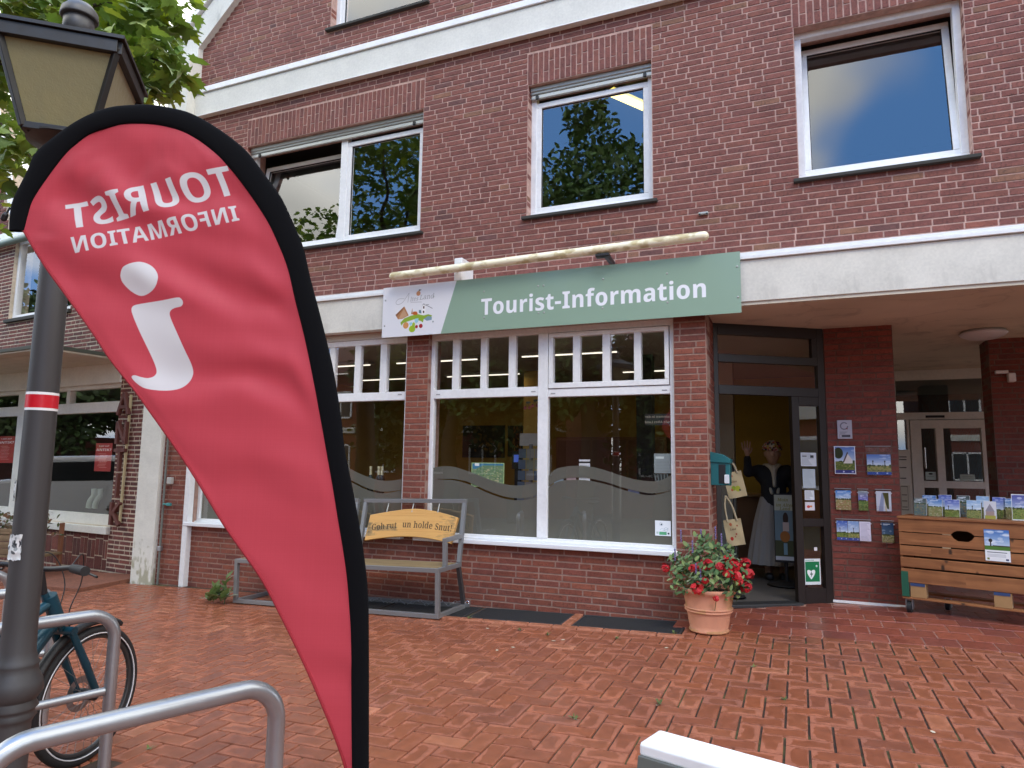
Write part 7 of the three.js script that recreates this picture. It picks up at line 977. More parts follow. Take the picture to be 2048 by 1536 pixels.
// ------------------------------------------------------------------ flower pot
{
  const cx = -0.77, cz = 0.30, y0 = gy(cx, cz) + 0.006, pot = tag(group('flower_pot', scene, [cx, y0, cz]), 'terracotta pot with double ribs beside the entrance', 'pot');
  const clay = dataTex(256, 256, (u, v) => { const a = fbm(u * 10, v * 10, 4, 5, 10), s = sstep(0.56, 0.7, fbm(u * 5, v * 7, 15, 4)); return [lerp(214, 190, s) + 26 * (a - 0.5), lerp(150, 140, s) + 24 * (a - 0.5), lerp(118, 96, s) + 20 * (a - 0.5)]; });
  const body = lathe([[0.0, 0.0], [0.150, 0.0], [0.165, 0.004], [0.170, 0.018], [0.160, 0.030], [0.166, 0.06], [0.184, 0.165], [0.196, 0.170], [0.203, 0.180], [0.190, 0.189], [0.200, 0.194], [0.207, 0.205], [0.193, 0.214], [0.206, 0.29], [0.214, 0.322], [0.228, 0.332], [0.236, 0.348], [0.234, 0.364], [0.226, 0.370], [0.212, 0.364], [0.205, 0.33], [0, 0.32]], 48);
  mesh('pot_body', body, std(0xffffff, 0.82, { map: clay, bumpMap: brickBump, bumpScale: 0.002 }), pot);
  mesh('soil', new THREE.CircleGeometry(0.206, 24).rotateX(-Math.PI / 2).translate(0, 0.335, 0), std(lin(0.03, 0.02, 0.013), 1), pot);
  const plant = tag(group('potted_flowers', scene, [cx, y0 + 0.335, cz]), 'bushy green plant with red geranium heads and violet spikes in the terracotta pot', 'plant'), R = rng(12), L1 = [], L2 = [];
  const blobs = [[-0.10, 0.20, 0.02, 0.20], [0.04, 0.28, -0.02, 0.18], [-0.20, 0.10, 0.10, 0.16], [0.18, 0.13, 0.08, 0.19], [0.0, 0.10, 0.16, 0.17], [-0.06, 0.36, -0.02, 0.11], [0.14, 0.24, -0.04, 0.15], [0.27, 0.10, 0.02, 0.12], [-0.26, 0.16, 0.0, 0.12]];
  for (const [x, y, z, r] of blobs) for (let k = 0; k < 4200 * r * r; k++) { let a, b, c; do { a = R() * 2 - 1; b = R() * 2 - 1; c = R() * 2 - 1; } while (a * a + b * b + c * c > 1); const o = [x + a * r, y + b * r, z + c * r, 0.042 + 0.034 * R(), Math.atan2(a, c + 0.3) + (R() - 0.5) * 1.5, -0.3 - 0.9 * R(), (R() - 0.5) * 2]; (R() < 0.6 ? L1 : L2).push(o); }
  leafMass('foliage', plant, leafShape('oval'), leafMat(lin(1, 1, 1)), [...L1, ...L2], (q) => { const t = q(), f = 0.7 + 0.6 * q(); return t < 0.35 ? [0.22 * f, 0.30 * f, 0.09 * f] : [0.085 * f, 0.17 * f, 0.045 * f]; });
  const petal = new THREE.CircleGeometry(0.5, 7).scale(1, 0.8, 1).translate(0, 0.4, 0), reds = [lin(0.58, 0.008, 0.014), lin(0.48, 0.005, 0.012), lin(0.66, 0.015, 0.018)].map((c) => phys(c, 0.6, { side: THREE.DoubleSide, transmission: 0.2, thickness: 0 }));
  const headGeo = [1, 2, 3].map((s) => { const q = rng(s + 50), gs = []; for (let k = 0; k < 34; k++) { const a = q() * 6.28, u = Math.acos(1 - 1.6 * q()), n = V3(Math.sin(u) * Math.cos(a), Math.cos(u), Math.sin(u) * Math.sin(a)); for (let f = 0; f < 3; f++) gs.push(petal.clone().scale(0.020, 0.020, 0.020).rotateZ(f * 2.1 + q()).rotateX(-0.5).applyQuaternion(new THREE.Quaternion().setFromUnitVectors(V3(0, 0, 1), n)).translate(n.x * 0.034, n.y * 0.03, n.z * 0.034)); } return merge(gs); });
  const toLocal = (px, py, dz) => { const p = onZ(px, py, cz + dz); return V3(p.x - cx, p.y - (y0 + 0.335), dz); };
  [[1331, 1135, 0.05, 1], [1413, 1128, 0.16, 1.25], [1400, 1133, 0.14, 1], [1386, 1137, 0.16, 0.9], [1440, 1133, 0.18, 0.9], [1458, 1117, 0.06, 1.1], [1470, 1130, 0.12, 1.25], [1490, 1125, 0.05, 1.1], [1455, 1145, 0.18, 1], [1473, 1153, 0.17, 1.05], [1497, 1148, 0.06, 1.15], [1395, 1176, 0.24, 1.35], [1410, 1160, 0.22, 0.8], [1491, 1173, 0.1, 1.2], [1478, 1162, 0.16, 0.8], [1432, 1197, 0.25, 0.6]].forEach(([px, py, dz, s], k) => { const p = toLocal(px, py, dz), h = mesh('flower_head', headGeo[k % 3], reds[k % 3], plant); h.position.copy(p); h.scale.setScalar(s * 1.05); h.rotation.set(0.5, k, 0.2); mesh('flower_stalk', rod([p.x, p.y - 0.02, p.z], [p.x * 0.75, p.y - 0.13, p.z * 0.7], 0.0028, 0.0028, 5), std(lin(0.08, 0.14, 0.04), 0.7), plant); });
  const vio = phys(lin(0.15, 0.11, 0.26), 0.6, { side: THREE.DoubleSide });
  [[1362, 1072, -0.05], [1402, 1071, -0.04], [1431, 1066, 0.0], [1443, 1080, 0.05], [1385, 1094, 0.12], [1350, 1110, 0.05], [1392, 1140, 0.2], [1401, 1151, 0.2]].forEach(([px, py, dz], k) => { const p = toLocal(px, py, dz), q = rng(k + 7), gs = []; for (let f = 0; f < 22; f++) { const a = f * 2.4, y = -0.05 + f * 0.0045; gs.push(petal.clone().scale(0.014, 0.018, 0.014).rotateX(-0.4).rotateY(a).translate(Math.sin(a) * 0.007, y, Math.cos(a) * 0.007 + 0.002 * q())); } mesh('flower_spike', merge(gs), vio, plant).position.copy(p); mesh('flower_stalk', rod([p.x, p.y + 0.04, p.z], [p.x * 0.8, p.y - 0.14, p.z * 0.8], 0.002, 0.0025, 5), std(lin(0.08, 0.12, 0.05), 0.7), plant); });
}
// ------------------------------------------------------------------ weeds in the joints
{
  const weed = (px, py, s, n, label, seed) => { const q = onGround(px, py), R = rng(seed), g = tag(group('weed', scene, [q.x, q.y + 0.002, q.z]), label, 'weed', 'weeds in the paving joints'), gs = [], lg = leafShape('oval'); for (let k = 0; k < n; k++) gs.push(lg.clone().scale(s * (0.5 + 0.6 * R()), s * (0.6 + 0.7 * R()), s).rotateX(-0.5 - 0.7 * R()).rotateY(R() * 6.28).translate((R() - 0.5) * s * 0.6, R() * s * 0.25, (R() - 0.5) * s * 0.6)); const f = 0.7 + 0.6 * R(); mesh('leaves', merge(gs), leafMat(lin(0.14 * f, 0.19 * f, 0.035 * f)), g); };
  [[1508, 1336], [1040, 1187 + 75], [1350, 1195 + 75], [1235, 1279], [1317, 1411], [1569, 1402], [1150, 1440], [940, 1240], [1095, 1272], [250, 1460], [300, 1500]].forEach(([x, y], k) => weed(x, y, 0.026 + 0.016 * ((k * 7) % 5) / 5, 10, 'small yellow green weed tuft in the paving joints', k + 20));
  const q = onGround(432, 1208), g = tag(group('wall_weed', scene, [q.x, q.y, q.z]), 'leafy green weed clump growing at the left end of the bench', 'weed'), R = rng(3), gs = [], lg = leafShape('oval');
  for (let k = 0; k < 26; k++) { const a = R() * 6.28, l = 0.12 + 0.12 * R(); gs.push(lg.clone().scale(l * 0.9, l, l).rotateX(-0.25 - 0.9 * R()).rotateY(a).translate((R() - 0.5) * 0.22, 0.02 + 0.05 * R(), (R() - 0.5) * 0.12)); } for (let k = 0; k < 8; k++) gs.push(lg.clone().scale(0.11, 0.13, 0.1).rotateX(-0.8).rotateY(k * 0.9).translate(0.10, 0.10 + 0.025 * k, -0.02)); mesh('leaves', merge(gs), leafMat(lin(0.13, 0.19, 0.04)), g); mesh('stem', rod([0.10, 0, -0.02], [0.11, 0.32, -0.02], 0.006, 0.003, 6), std(lin(0.10, 0.13, 0.05), 0.8), g);
  const q2 = onGround(252, 1150), g2 = tag(group('wall_weed', scene, [q2.x, q2.y, q2.z]), 'thin weed at the foot of the white pilaster', 'weed'); mesh('leaves', merge(...[0, 1, 2, 3, 4, 5, 6].map((k) => lg.clone().scale(0.10, 0.13, 0.1).rotateX(-0.4 - 0.1 * k).rotateY(k).translate(0.02 * k - 0.06, 0.03 * k, 0))), leafMat(lin(0.13, 0.17, 0.04)), g2);
  for (const [x, y, k] of [[1107, 1283, 0], [1126, 1281, 1], [994, 1302, 2], [1026, 1296, 3], [1333, 1297, 4], [1866, 1466, 5], [975, 1258, 6]]) { const p = onGround(x, y), o = mesh('fallen_petal', new THREE.CircleGeometry(0.012, 6).scale(1.6, 1, 1).rotateX(-Math.PI / 2).rotateY(k), std(lin(0.62, 0.52, 0.38), 0.8)); o.position.set(p.x, p.y + 0.007, p.z); tag(o, 'small pale fallen petal lying on the brick paving', 'petal', 'petals on the paving'); }
}
// ------------------------------------------------------------------ the antiques shop next door
{
  const A = [-8.20, -0.22], th = 6 * Math.PI / 180, D = [A[0] + Math.cos(th), A[1] + Math.sin(th)], at = (px, py) => onPlane(px, py, A[0], A[1], D[0], D[1]);
  const house2 = tag(group('antiques_shop', scene, [A[0], 0, A[1]], -th), 'dark brick shop with white joints, a flat canopy and upright letters on its pier', 'house');
  const m = new THREE.Matrix4(), gb = -0.25, yTop = 5.25;
  const wx1 = at(231, 900).s, wy0 = at(150, 1047).y, wy1 = at(150, 772).y, ux0 = at(24, 560).s, uy0 = at(60, 632).y, uy1 = at(40, 478).y, ux1 = ux0 + 1.9;
  const wins = [[-6.0, wx1, wy0, wy1 + 0.02], [ux0, ux1, uy0, uy1]], bricks = [];
  const wall = mesh('front_wall', slab([[-7.0, -0.6], [0.12, -0.6], [0.12, yTop], [-7.0, yTop]], wins, -0.30, -0.006), mortar(T(226, 208, 184)), house2);
  const rot = house2; rot.updateMatrixWorld(true);
  const band = [-6.0, wx1, wy0 - 0.62, wy0];
  lay(bricks, { x0: -7, x1: 0.12, y0: -0.55, y1: yTop, holes: [...wins, band], seed: 21, tones: 'antik', m, part: wall, heads: 0.42, plain: true, pitch: 0.25, joint: 0.016 });
  { const R = rng(6); for (let x = -6.0, k = 0; x < wx1 - 0.05; k++) { const w = 0.19, x1 = Math.min(x + w, wx1), up = R() < 0.5; for (const [a, b] of k % 2 ? [[0, 0.2], [0.2, 0.44], [0.44, 0.62]] : [[0, 0.16], [0.16, 0.42], [0.42, 0.62]]) { const y0 = band[2] + a, y1 = band[2] + b, cut = (b - a > 0.22) === up ? [[x, x1]] : [[x, (x + x1) / 2], [(x + x1) / 2, x1]]; for (const [p, q] of cut) bricks.push({ x0: p + 0.006, x1: q - 0.006, y0: y0 + 0.006, y1: y1 - 0.006, m, col: palettes.antik[Math.floor(R() * 6)], part: wall, dz: 0, u: R() * 3, v: R() * 3 }); } x = x1; } }
  // areas in view are judged in world space
  for (const b of bricks) b.m = m;
  const own = house2.matrixWorld.clone(), keep = bricks.map((b) => b.m); bricks.forEach((b) => { b.m = own; }); for (const b of bricks) b.area = seenArea(b); bricks.forEach((b, k) => { b.m = keep[k]; });
  const best = new Set(bricks.slice().sort((p, q) => q.area - p.area).slice(0, 260)), near = bricks.filter((b) => best.has(b)), far = bricks.filter((b) => !best.has(b));
  settle(near, { limit: 260 }); settle(far, { limit: 0 });
  const cream = std(lin(0.86, 0.84, 0.76), 0.5, { map: mottle }), B = (x0, x1, y0, y1, d = 0) => rbox(x0, x1, y0, y1, -0.16, -0.06 + d, 0.005);
  { // shop window
    const w = tag(group('shop_window', house2), 'cream framed shop window with red notices'), t0 = at(150, 826).y, t1 = at(150, 812).y, xm = at(128, 800).s, xd0 = at(20, 900).s, xd1 = at(37, 900).s, yb = at(150, 1026).y, g0 = at(60, 830).s;
    mesh('frame', merge(B(-6, wx1, wy0, yb), B(-6, wx1, wy1 - 0.06, wy1), B(wx1 - 0.07, wx1, yb, wy1 - 0.06), B(-6, wx1 - 0.07, t0, t1 + 0.05), B(xm - 0.05, xm + 0.04, t1 + 0.05, wy1 - 0.06), B(xd0, xd1 + 0.04, yb, t0), B(xd0 - 0.9, xd0 - 0.8, yb, t0), B(xd0 - 0.02, xd1 + 0.02, t1 + 0.05, wy1 - 0.06)), cream, w); void g0;
    const P = (x0, x1, y0, y1) => mesh('pane', new THREE.PlaneGeometry(x1 - x0, y1 - y0).translate((x0 + x1) / 2, (y0 + y1) / 2, -0.10), M.pane, w);
    P(xd1 + 0.03, wx1 - 0.06, yb - 0.01, t0 + 0.01); P(xm + 0.03, wx1 - 0.06, t1 + 0.04, wy1 - 0.05); P(xd1, xm - 0.04, t1 + 0.04, wy1 - 0.05); P(xd0 - 0.82, xd0 + 0.01, yb, t0 + 0.01); P(-6, xd0 - 0.01, t1 + 0.04, wy1 - 0.05);
    mesh('sill', rbox(-6, wx1 + 0.03, wy0 - 0.11, wy0 - 0.002, -0.12, 0.06, 0.01), M.plaster, w);
    const room = std(lin(0.05, 0.045, 0.04), 0.9); mesh('room', merge(rbox(-6.2, 0, -0.3, -0.05, -3.2, -0.31, 0), rbox(-6.2, 0, 2.55, 2.7, -3.2, -0.31, 0), rbox(-6.2, 0, -0.1, 2.6, -3.3, -3.2, 0), rbox(-6.3, -6.2, -0.1, 2.6, -3.2, -0.31, 0), rbox(0, 0.1, -0.1, 2.6, -3.2, -0.31, 0)), room, w);
  }
  const notice = (px0, py0, px1, py1, label) => { const a = at(px0, py0), b = at(px1, py1), o = mesh('red_notice', new THREE.PlaneGeometry(b.s - a.s, a.y - b.y).translate((a.s + b.s) / 2, (a.y + b.y) / 2, -0.108), printMat(canvasTex(128, 280, (c, w, h) => { c.fillStyle = '#b02a22'; c.fillRect(0, 0, w, h); c.fillStyle = '#efe4de'; c.font = 'bold 20px sans-serif'; c.textAlign = 'center'; c.fillText('Lust auf', w / 2, 34); c.font = 'bold 34px sans-serif'; c.fillText('ANTIK?', w / 2, 78); c.fillStyle = '#d88a80'; for (let y = 104; y < 240; y += 15) c.fillRect(24 + (y % 4) * 4, y, w - 48 - (y % 3) * 10, 5); }), 0.5)); o.position.set(A[0], 0, A[1]); o.rotation.y = -th; return tag(o, label, 'notice'); };
  notice(178, 886, 206, 943, 'red paper notice with white capitals inside the antiques shop window'); notice(-18, 872, 11, 926, 'red paper notice inside the glass of the antiques shop door');
  { // things in the window: two pale legs of a figure, a chair back
    const a = at(130, 1018), g = tag(group('window_figure', scene, [a.p.x - 0.3 * Math.sin(-th), a.y, a.p.z - 0.35]), 'pair of pale green curved vases in the antiques shop window', 'ornament'); for (const s of [0, 0.14]) mesh('vase', tube([[s, 0, 0], [s + 0.02, 0.10, 0], [s + 0.10, 0.2, 0], [s + 0.09, 0.30, 0]], 0.04, 16, 10), std(lin(0.32, 0.38, 0.30), 0.5), g); }
  { // canopy
    const e = at(262, 720), yc = e.y, c = onY(125, 690, yc), loc = V3(c.x - A[0], 0, c.z - A[1]).applyAxisAngle(V3(0, 1, 0), th), x1 = e.s, zc = Math.max(0.5, loc.z), cn = tag(group('canopy', house2), 'flat canopy with a cream soffit');
    mesh('soffit', metreUV(rbox(-7, Math.min(x1, 0.1), yc - 0.02, yc, 0.0, zc, 0)), std(lin(0.66, 0.60, 0.48), 0.7, { map: mottle }), cn);
    for (let k = 1; k < 6; k++) mesh('soffit_board', rbox(-7, Math.min(x1, 0.1) - 0.01, yc - 0.026, yc - 0.021, zc * k / 6 - zc / 6 + 0.008, zc * k / 6 - 0.008, 0), std(lin(0.68, 0.62, 0.50), 0.7, { map: mottle }), cn);
    mesh('fascia', merge(rbox(-7, Math.min(x1, 0.1) + 0.01, yc, yc + 0.05, zc - 0.02, zc + 0.02, 0.004), rbox(Math.min(x1, 0.1) - 0.01, Math.min(x1, 0.1) + 0.02, yc, yc + 0.05, 0, zc, 0.004)), std(lin(0.05, 0.055, 0.04), 0.6), cn);
    mesh('roofing', rbox(-7, Math.min(x1, 0.1), yc + 0.002, yc + 0.04, 0, zc - 0.02, 0), std(lin(0.06, 0.06, 0.05), 0.9), cn);
    mesh('wall_band', rbox(-6.9, wx1, wy1, yc - 0.021, -0.1, 0.02, 0.004), cream, cn);
  }
  { // upper window
    const w = tag(group('upper_window', house2), 'white upper window of the antiques shop'), f = 0.08; mesh('frame', merge(B(ux0, ux1, uy0, uy0 + f), B(ux0, ux1, uy1 - f, uy1), B(ux0, ux0 + f, uy0 + f, uy1 - f), B(ux1 - f, ux1, uy0 + f, uy1 - f)), M.white, w);
    mesh('pane', new THREE.PlaneGeometry(ux1 - ux0 - 2 * f + 0.01, uy1 - uy0 - 2 * f + 0.01).translate((ux0 + ux1) / 2, (uy0 + uy1) / 2, -0.1), M.pane, w); mesh('sill', rbox(ux0 - 0.05, ux1 + 0.05, uy0 - 0.06, uy0 - 0.002, -0.1, 0.05, 0.006), M.darkStone, w);
    mesh('room', merge(rbox(-6.5, 0, uy0 - 0.7, uy0 - 0.6, -3, -0.31, 0), rbox(-6.5, 0, 5.0, 5.1, -3, -0.31, 0), rbox(-6.5, 0, uy0 - 0.7, 5.1, -3.1, -3, 0), rbox(-6.6, -6.5, uy0 - 0.7, 5.1, -3, -0.31, 0), rbox(0, 0.1, uy0 - 0.7, 5.1, -3, -0.31, 0)), std(lin(0.10, 0.10, 0.10), 0.9), w);
  }
  { // letters, one under the other, on a pale rod
    const sg = tag(group('shop_letters', scene, [A[0], 0, A[1]], -th), 'upright brown wooden letters spelling ANTIK on the brick pier', 'sign'), brown = std(lin(0.13, 0.04, 0.03), 0.6), t = at(266, 800), b = at(238, 1040);
    const top = at(264, 790), bot = at(241, 1045); mesh('letter_rod', bar([top.s + 0.03, top.y, 0.03], [bot.s + 0.03, bot.y, 0.03], 0.035, 0.02), std(lin(0.62, 0.52, 0.30), 0.7), sg); void t; void b;
    const st = { A: [[[0, 0], [0.5, 1]], [[0.5, 1], [1, 0]], [[0.22, 0.35], [0.78, 0.35]]], N: [[[0.1, 0], [0.1, 1]], [[0.1, 1], [0.9, 0]], [[0.9, 0], [0.9, 1]]], T: [[[0.5, 0], [0.5, 1]], [[0, 0.95], [1, 0.95]]], I: [[[0.5, 0], [0.5, 1]]], K: [[[0.15, 0], [0.15, 1]], [[0.15, 0.4], [0.9, 1]], [[0.35, 0.55], [0.95, 0]]] };
    [['A', 808], ['N', 866], ['T', 921], ['I', 970], ['K', 1027]].forEach(([l, py]) => { const px = lerp(256, 238, (py - 808) / 219), c = at(px, py), w = 0.25, h = 0.32; mesh('letter_' + l.toLowerCase(), merge(...st[l].map(([[x0, y0], [x1, y1]]) => bar([c.s + (x0 - 0.5) * w, c.y + (y0 - 0.5) * h, 0.055], [c.s + (x1 - 0.5) * w, c.y + (y1 - 0.5) * h, 0.055], 0.05, 0.05, 0.004, V3(0, 0, 1)))), brown, sg); });
  }
  { // gable with white timbers and herringbone brick, tiled roof beside it
    const y0 = yTop, gs = at(38, 388), rx = at(40, 385).s, gable = mesh('gable', slab([[-7, y0], [rx + 0.15, y0], [rx - 1.6, y0 + 3.4], [-7, y0 + 3.4]], [], -0.3, -0.01), mortar(T(206, 186, 160)), house2), hb = []; void gs;
    const R = rng(3); for (let a = -56; a < 10; a++) for (let b = 0; b < 46; b++) { const d = (((a - b) % 6) + 6) % 6, x = rx + a * 0.062, y = y0 + 0.1 + b * 0.062; if (x > rx - (y - y0) * 0.47 - 0.25 || x < rx - 2.6) continue; if (d === 0) hb.push([x + 0.093, y + 0.031, 0.186, 0.062, 0]); else if (d === 5) hb.push([x + 0.031, y + 0.093, 0.186, 0.062, Math.PI / 2]); }
    settle(hb.map(([x, y, l, w, t]) => ({ x0: -l / 2 + 0.006, x1: l / 2 - 0.006, y0: -w / 2 + 0.006, y1: w / 2 - 0.006, m: new THREE.Matrix4().makeRotationZ(t).setPosition(x, y, 0), col: palettes.antik[Math.floor(R() * 6)], part: gable, dz: 0, u: R() * 3, v: R() * 3 })), { limit: 0 });
    mesh('timber', merge(bar([rx + 0.08, y0 + 0.12, 0.01], [rx - 1.6, y0 + 3.5, 0.01], 0.19, 0.06, 0.006, V3(0, 0, 1)), bar([-7, y0 + 0.05, 0.02], [rx + 0.3, y0 + 0.05, 0.02], 0.05, 0.17)), M.white, gable);
    mesh('gutter', merge(rod([-7, y0 - 0.09, 0.10], [0.05, y0 - 0.09, 0.10], 0.06, 0.06, 12)), std(lin(0.20, 0.26, 0.22), 0.5), house2);
    const tiles = [], sl = 0.86, cs = Math.cos(sl), sn = Math.sin(sl); for (let r = 0; r < 16; r++) { const ge = new THREE.PlaneGeometry(7.2, 0.36, 216, 1), p = ge.attributes.position; for (let i = 0; i < p.count; i++) { const x = p.getX(i) - 3.42, v = p.getY(i) + 0.18, w = 0.022 * Math.sin(x * 2 * Math.PI / 0.2) + 0.008 * Math.sin(x * 4 * Math.PI / 0.2), s = r * 0.30 + v, up = w + 0.03 * (1 - v / 0.36); p.setXYZ(i, x, y0 + s * sn + up * cs, -0.2 - s * cs + up * sn); } ge.computeVertexNormals(); tiles.push(ge); }
    mesh('roof_tiles', merge(tiles), std(T(128, 78, 62), 0.8, { map: brickTex, side: THREE.DoubleSide }), house2).userData.kind = 'stuff';
    mesh('roof_underlay', (() => { const ge = new THREE.BoxGeometry(7.1, 0.05, 5.0).rotateX(sl).translate(-3.42, y0 + 2.5 * sn - 0.05, -0.2 - 2.5 * cs); return metreUV(ge); })(), std(lin(0.05, 0.04, 0.035), 0.9), house2);
  }
  mesh('side_wall', merge(rbox(-7.2, -7.0, -0.5, yTop, -6, -0.3, 0), rbox(-7.1, 0.0, -0.5, yTop, -6.2, -6, 0)), std(T(112, 62, 54), 0.9, { map: brickTex }), house2);
  { // low tiled step in front
    const s = structure(mesh('shop_step', (() => { const g = new THREE.BoxGeometry(3.6, 0.05, 0.98).translate(-10.05, 0.018, 0.22), p = g.attributes.position; for (let i = 0; i < p.count; i++) p.setY(i, p.getY(i) + gy(p.getX(i), p.getZ(i))); return metreUV(g); })(), std(T(150, 96, 74), 0.8, { map: brickTex })), 'low reddish step in front of the antiques shop'); void s; }
  { // grey pipe with a box and a teal tap on the strip of wall beside the pilaster
    const x = -7.70, g = tag(group('wall_pipe'), 'thin grey pipe with a small box and a teal tap beside the white pilaster', 'pipe'); mesh('pipe', rod([x, gy(x, 0.03) + 0.0, 0.03], [x, 2.4, 0.03], 0.014), std(lin(0.16, 0.17, 0.15), 0.6), g); mesh('junction_box', rbox(x + 0.05, x + 0.13, 1.10, 1.19, 0.0, 0.05, 0.01), std(lin(0.45, 0.44, 0.40), 0.6), g); mesh('tap', merge(rod([x, 0.84, 0.03], [x + 0.10, 0.84, 0.05], 0.012), rbox(x + 0.09, x + 0.16, 0.82, 0.86, 0.03, 0.07, 0.01)), std(lin(0.05, 0.26, 0.25), 0.5), g); mesh('clip', rbox(x - 0.03, x + 0.03, 0.24, 0.30, 0.01, 0.05, 0.006), M.galv, g); }
  { // old wooden cart with flowers behind the lamp post
    const q = onGround(60, 1165), g = tag(group('flower_cart', scene, [q.x - 0.55, q.y, q.z - 0.2], 0.3), 'old wooden cart filled with dry and white flowers behind the lamp post', 'cart'), wd = std(0xffffff, 0.85, { map: woodTex([150, 128, 98], [96, 76, 54], 17, 3) }), R = rng(5);
    for (let k = 0; k < 4; k++) mesh('side_board', metreUV(rbox(-0.75, 0.42, 0.34 + k * 0.09, 0.42 + k * 0.09, 0.22, 0.245, 0.004)), wd, g); for (const x of [-0.72, 0.38]) mesh('corner_post', rbox(x - 0.025, x + 0.025, 0.0, 0.74, 0.19, 0.24, 0.005), std(lin(0.25, 0.10, 0.05), 0.8), g);
    mesh('floor_board', rbox(-0.75, 0.42, 0.30, 0.335, -0.25, 0.24, 0.004), wd, g); for (const x of [-0.72, 0.38]) mesh('rear_post', rbox(x - 0.025, x + 0.025, 0.0, 0.74, -0.27, -0.22, 0.005), std(lin(0.25, 0.10, 0.05), 0.8), g);
    const dry = [], wh = []; for (let k = 0; k < 420; k++) dry.push([-0.75 + 1.2 * R(), 0.55 + 0.35 * R(), -0.2 + 0.42 * R(), 0.05 + 0.05 * R(), R() * 6, -R() * 1.5, R() * 6]); for (let k = 0; k < 90; k++) wh.push([-0.7 + 1.0 * R(), 0.72 + 0.24 * R(), 0.0 + 0.26 * R(), 0.04 + 0.02 * R(), R() * 6, -R() * 1.5, R() * 6]);
    leafMass('dry_leaves', g, leafShape('oval'), leafMat(lin(1, 1, 1)), dry, (f) => (f() < 0.4 ? [0.09, 0.11, 0.03] : [0.22 * (0.6 + f() * 0.6), 0.12, 0.06])); leafMass('white_flowers', g, leafShape('oval'), leafMat(lin(1, 1, 1)), wh, () => [0.62, 0.62, 0.58]);
  }
}
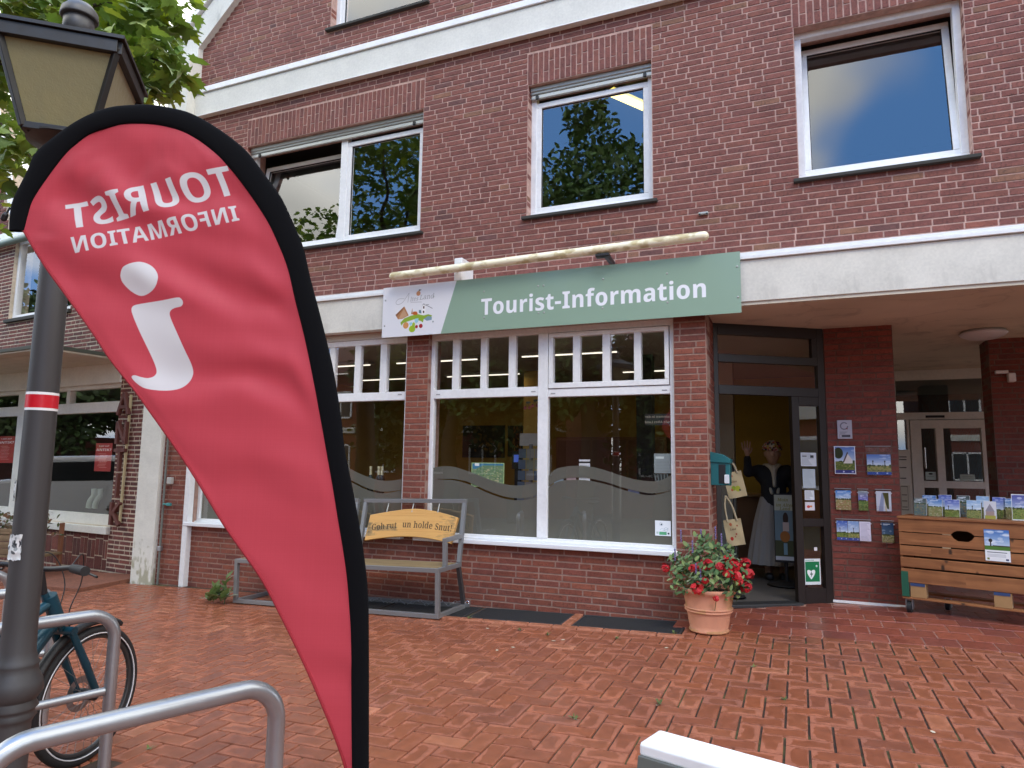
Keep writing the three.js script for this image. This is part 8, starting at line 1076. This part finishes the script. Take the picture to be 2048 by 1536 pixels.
// ------------------------------------------------------------------ the other side of the street, mirrored in the glass
{
  const brickFar = std(T(132, 74, 62), 0.9, { map: brickTex });
  const far = (x0, x1, z, h, depth, label, winCols, roofH, face) => {
    const g = tag(group('street_house'), label, 'house', 'houses across the street'), y0 = gy((x0 + x1) / 2, z) - 0.3;
    mesh('wall', rbox(x0, x1, y0, h, Math.min(z, z + depth), Math.max(z, z + depth), 0), brickFar, g);
    const rz = [z - 0.3 * Math.sign(depth), z + depth / 2, z + depth], rg = new THREE.BufferGeometry(); rg.setAttribute('position', new THREE.Float32BufferAttribute([x0 - 0.3, h, rz[0], x1 + 0.3, h, rz[0], x1 + 0.3, h + roofH, rz[1], x0 - 0.3, h + roofH, rz[1], x1 + 0.3, h, rz[2], x0 - 0.3, h, rz[2]], 3)); rg.setIndex([0, 1, 2, 0, 2, 3, 3, 2, 4, 3, 4, 5]); rg.computeVertexNormals(); mesh('roof', metreUV(rg), std(T(98, 58, 48), 0.85, { side: THREE.DoubleSide, map: brickTex }), g);
    const s = -Math.sign(depth), f = z + s * 0.02; for (const y of [1.0, 3.7]) for (let k = 0; k < winCols; k++) { const cx = lerp(x0, x1, (k + 0.5) / winCols), w = mesh('window', merge(rbox(cx - 0.7, cx + 0.7, y, y + 0.09, f - 0.03, f + 0.03, 0), rbox(cx - 0.7, cx + 0.7, y + 1.31, y + 1.4, f - 0.03, f + 0.03, 0), rbox(cx - 0.7, cx - 0.61, y, y + 1.4, f - 0.03, f + 0.03, 0), rbox(cx + 0.61, cx + 0.7, y, y + 1.4, f - 0.03, f + 0.03, 0), rbox(cx - 0.04, cx + 0.04, y, y + 1.4, f - 0.03, f + 0.03, 0)), M.white, g); mesh('pane', new THREE.PlaneGeometry(1.24, 1.24).translate(cx, y + 0.7, f - s * 0.005), std(lin(0.03, 0.035, 0.04), 0.08, { side: THREE.DoubleSide }), w); }
    mesh('floor_band', rbox(x0, x1, 2.95, 3.25, f - 0.06, f + 0.05, 0), M.plaster, g); void face;
  };
  far(-23, -9.5, 22, 6.0, 8, 'brick house across the street with white windows and dark roof', 5, 3.6);
  far(-7.5, 4.5, 24, 5.6, 8, 'brick house across the street behind the smaller tree', 4, 3.4);
  tag(mesh('added_garden_wall', rbox(-31, -30.7, -0.7, 2.4, -4, 18, 0), brickFar), 'added brick garden wall out of view at the end of the side street', 'wall');  // unseen, added to cover the pale far ground mirrored in the antiques shop glass
  far(6.0, 19, 23, 5.8, 8, 'added brick house out of view across the street opposite the passage', 4, 3.4);  // unseen, added to keep bright sky out of the passage door glass
  { // white car parked in the side street, mirrored in the antiques shop glass
    const c = tag(group('parked_car', scene, [-18.4, gy(-18.4, 2.9), 2.9], -1.18), 'white car parked in the side street', 'car'), side = [[-2.1, 0.35], [-2.15, 0.75], [-1.95, 0.92], [-1.2, 1.0], [-0.6, 1.42], [0.9, 1.46], [1.65, 1.05], [2.05, 0.95], [2.1, 0.35]], glass = [[-1.05, 1.0], [-0.52, 1.36], [0.86, 1.40], [1.45, 1.04]];
    const ex = (p, w, bev) => metreUV(new THREE.ExtrudeGeometry(new THREE.Shape(p.map(([x, y]) => new THREE.Vector2(x, y))), { depth: w, bevelEnabled: true, bevelSize: bev, bevelThickness: bev, bevelSegments: 2 }).translate(0, 0, -w / 2));
    mesh('body', ex(side, 1.6, 0.06), phys(lin(0.75, 0.75, 0.75), 0.3, { clearcoat: 1, clearcoatRoughness: 0.05 }), c); mesh('side_glass', ex(glass, 1.71, 0.01), std(lin(0.015, 0.018, 0.02), 0.08), c);
    for (const x of [-1.35, 1.3]) for (const z of [-0.75, 0.75]) { const w = mesh('wheel', rod([x, 0.31, z - 0.1], [x, 0.31, z + 0.1], 0.31, 0.31, 24), M.rubber, c); mesh('rim', rod([x, 0.31, z - 0.11], [x, 0.31, z + 0.11], 0.19, 0.19, 16), M.alu, w); }
    for (const z of [-0.6, 0.6]) { mesh('headlight', rbox(-2.19, -2.1, 0.66, 0.8, z - 0.16, z + 0.16, 0.03), M.white, c); mesh('tail_light', rbox(2.05, 2.17, 0.7, 0.86, z - 0.14, z + 0.14, 0.03), std(lin(0.3, 0.01, 0.01), 0.3), c); } c.scale.y = 1.3;
  }
  // neighbour on the right, mirrored in the slanted door
  const g = tag(group('corner_house'), 'brick corner house with a white column and band beside the passage', 'house');
  mesh('wall', rbox(11.2, 17, -0.5, 7, -6, 6, 0), brickFar, g); mesh('floor_band', rbox(11.05, 11.2, 2.75, 3.2, -6, 6, 0), M.plaster, g); for (const z of [-3.6, -0.6, 2.4]) { mesh('column', rbox(10.95, 11.19, -0.5, 2.74, z - 0.15, z + 0.15, 0.01), M.white, g); const w = mesh('window', merge(rbox(11.12, 11.2, 0.9, 2.3, z + 0.5, z + 0.6, 0), rbox(11.12, 11.2, 0.9, 2.3, z + 2.1, z + 2.2, 0), rbox(11.12, 11.2, 0.9, 1.0, z + 0.6, z + 2.1, 0), rbox(11.12, 11.2, 2.2, 2.3, z + 0.6, z + 2.1, 0)), M.white, g); mesh('pane', new THREE.PlaneGeometry(1.5, 1.2).rotateY(-Math.PI / 2).translate(11.17, 1.6, z + 1.35), std(lin(0.04, 0.05, 0.06), 0.08), w); }
}
renderer.render(scene, camera);
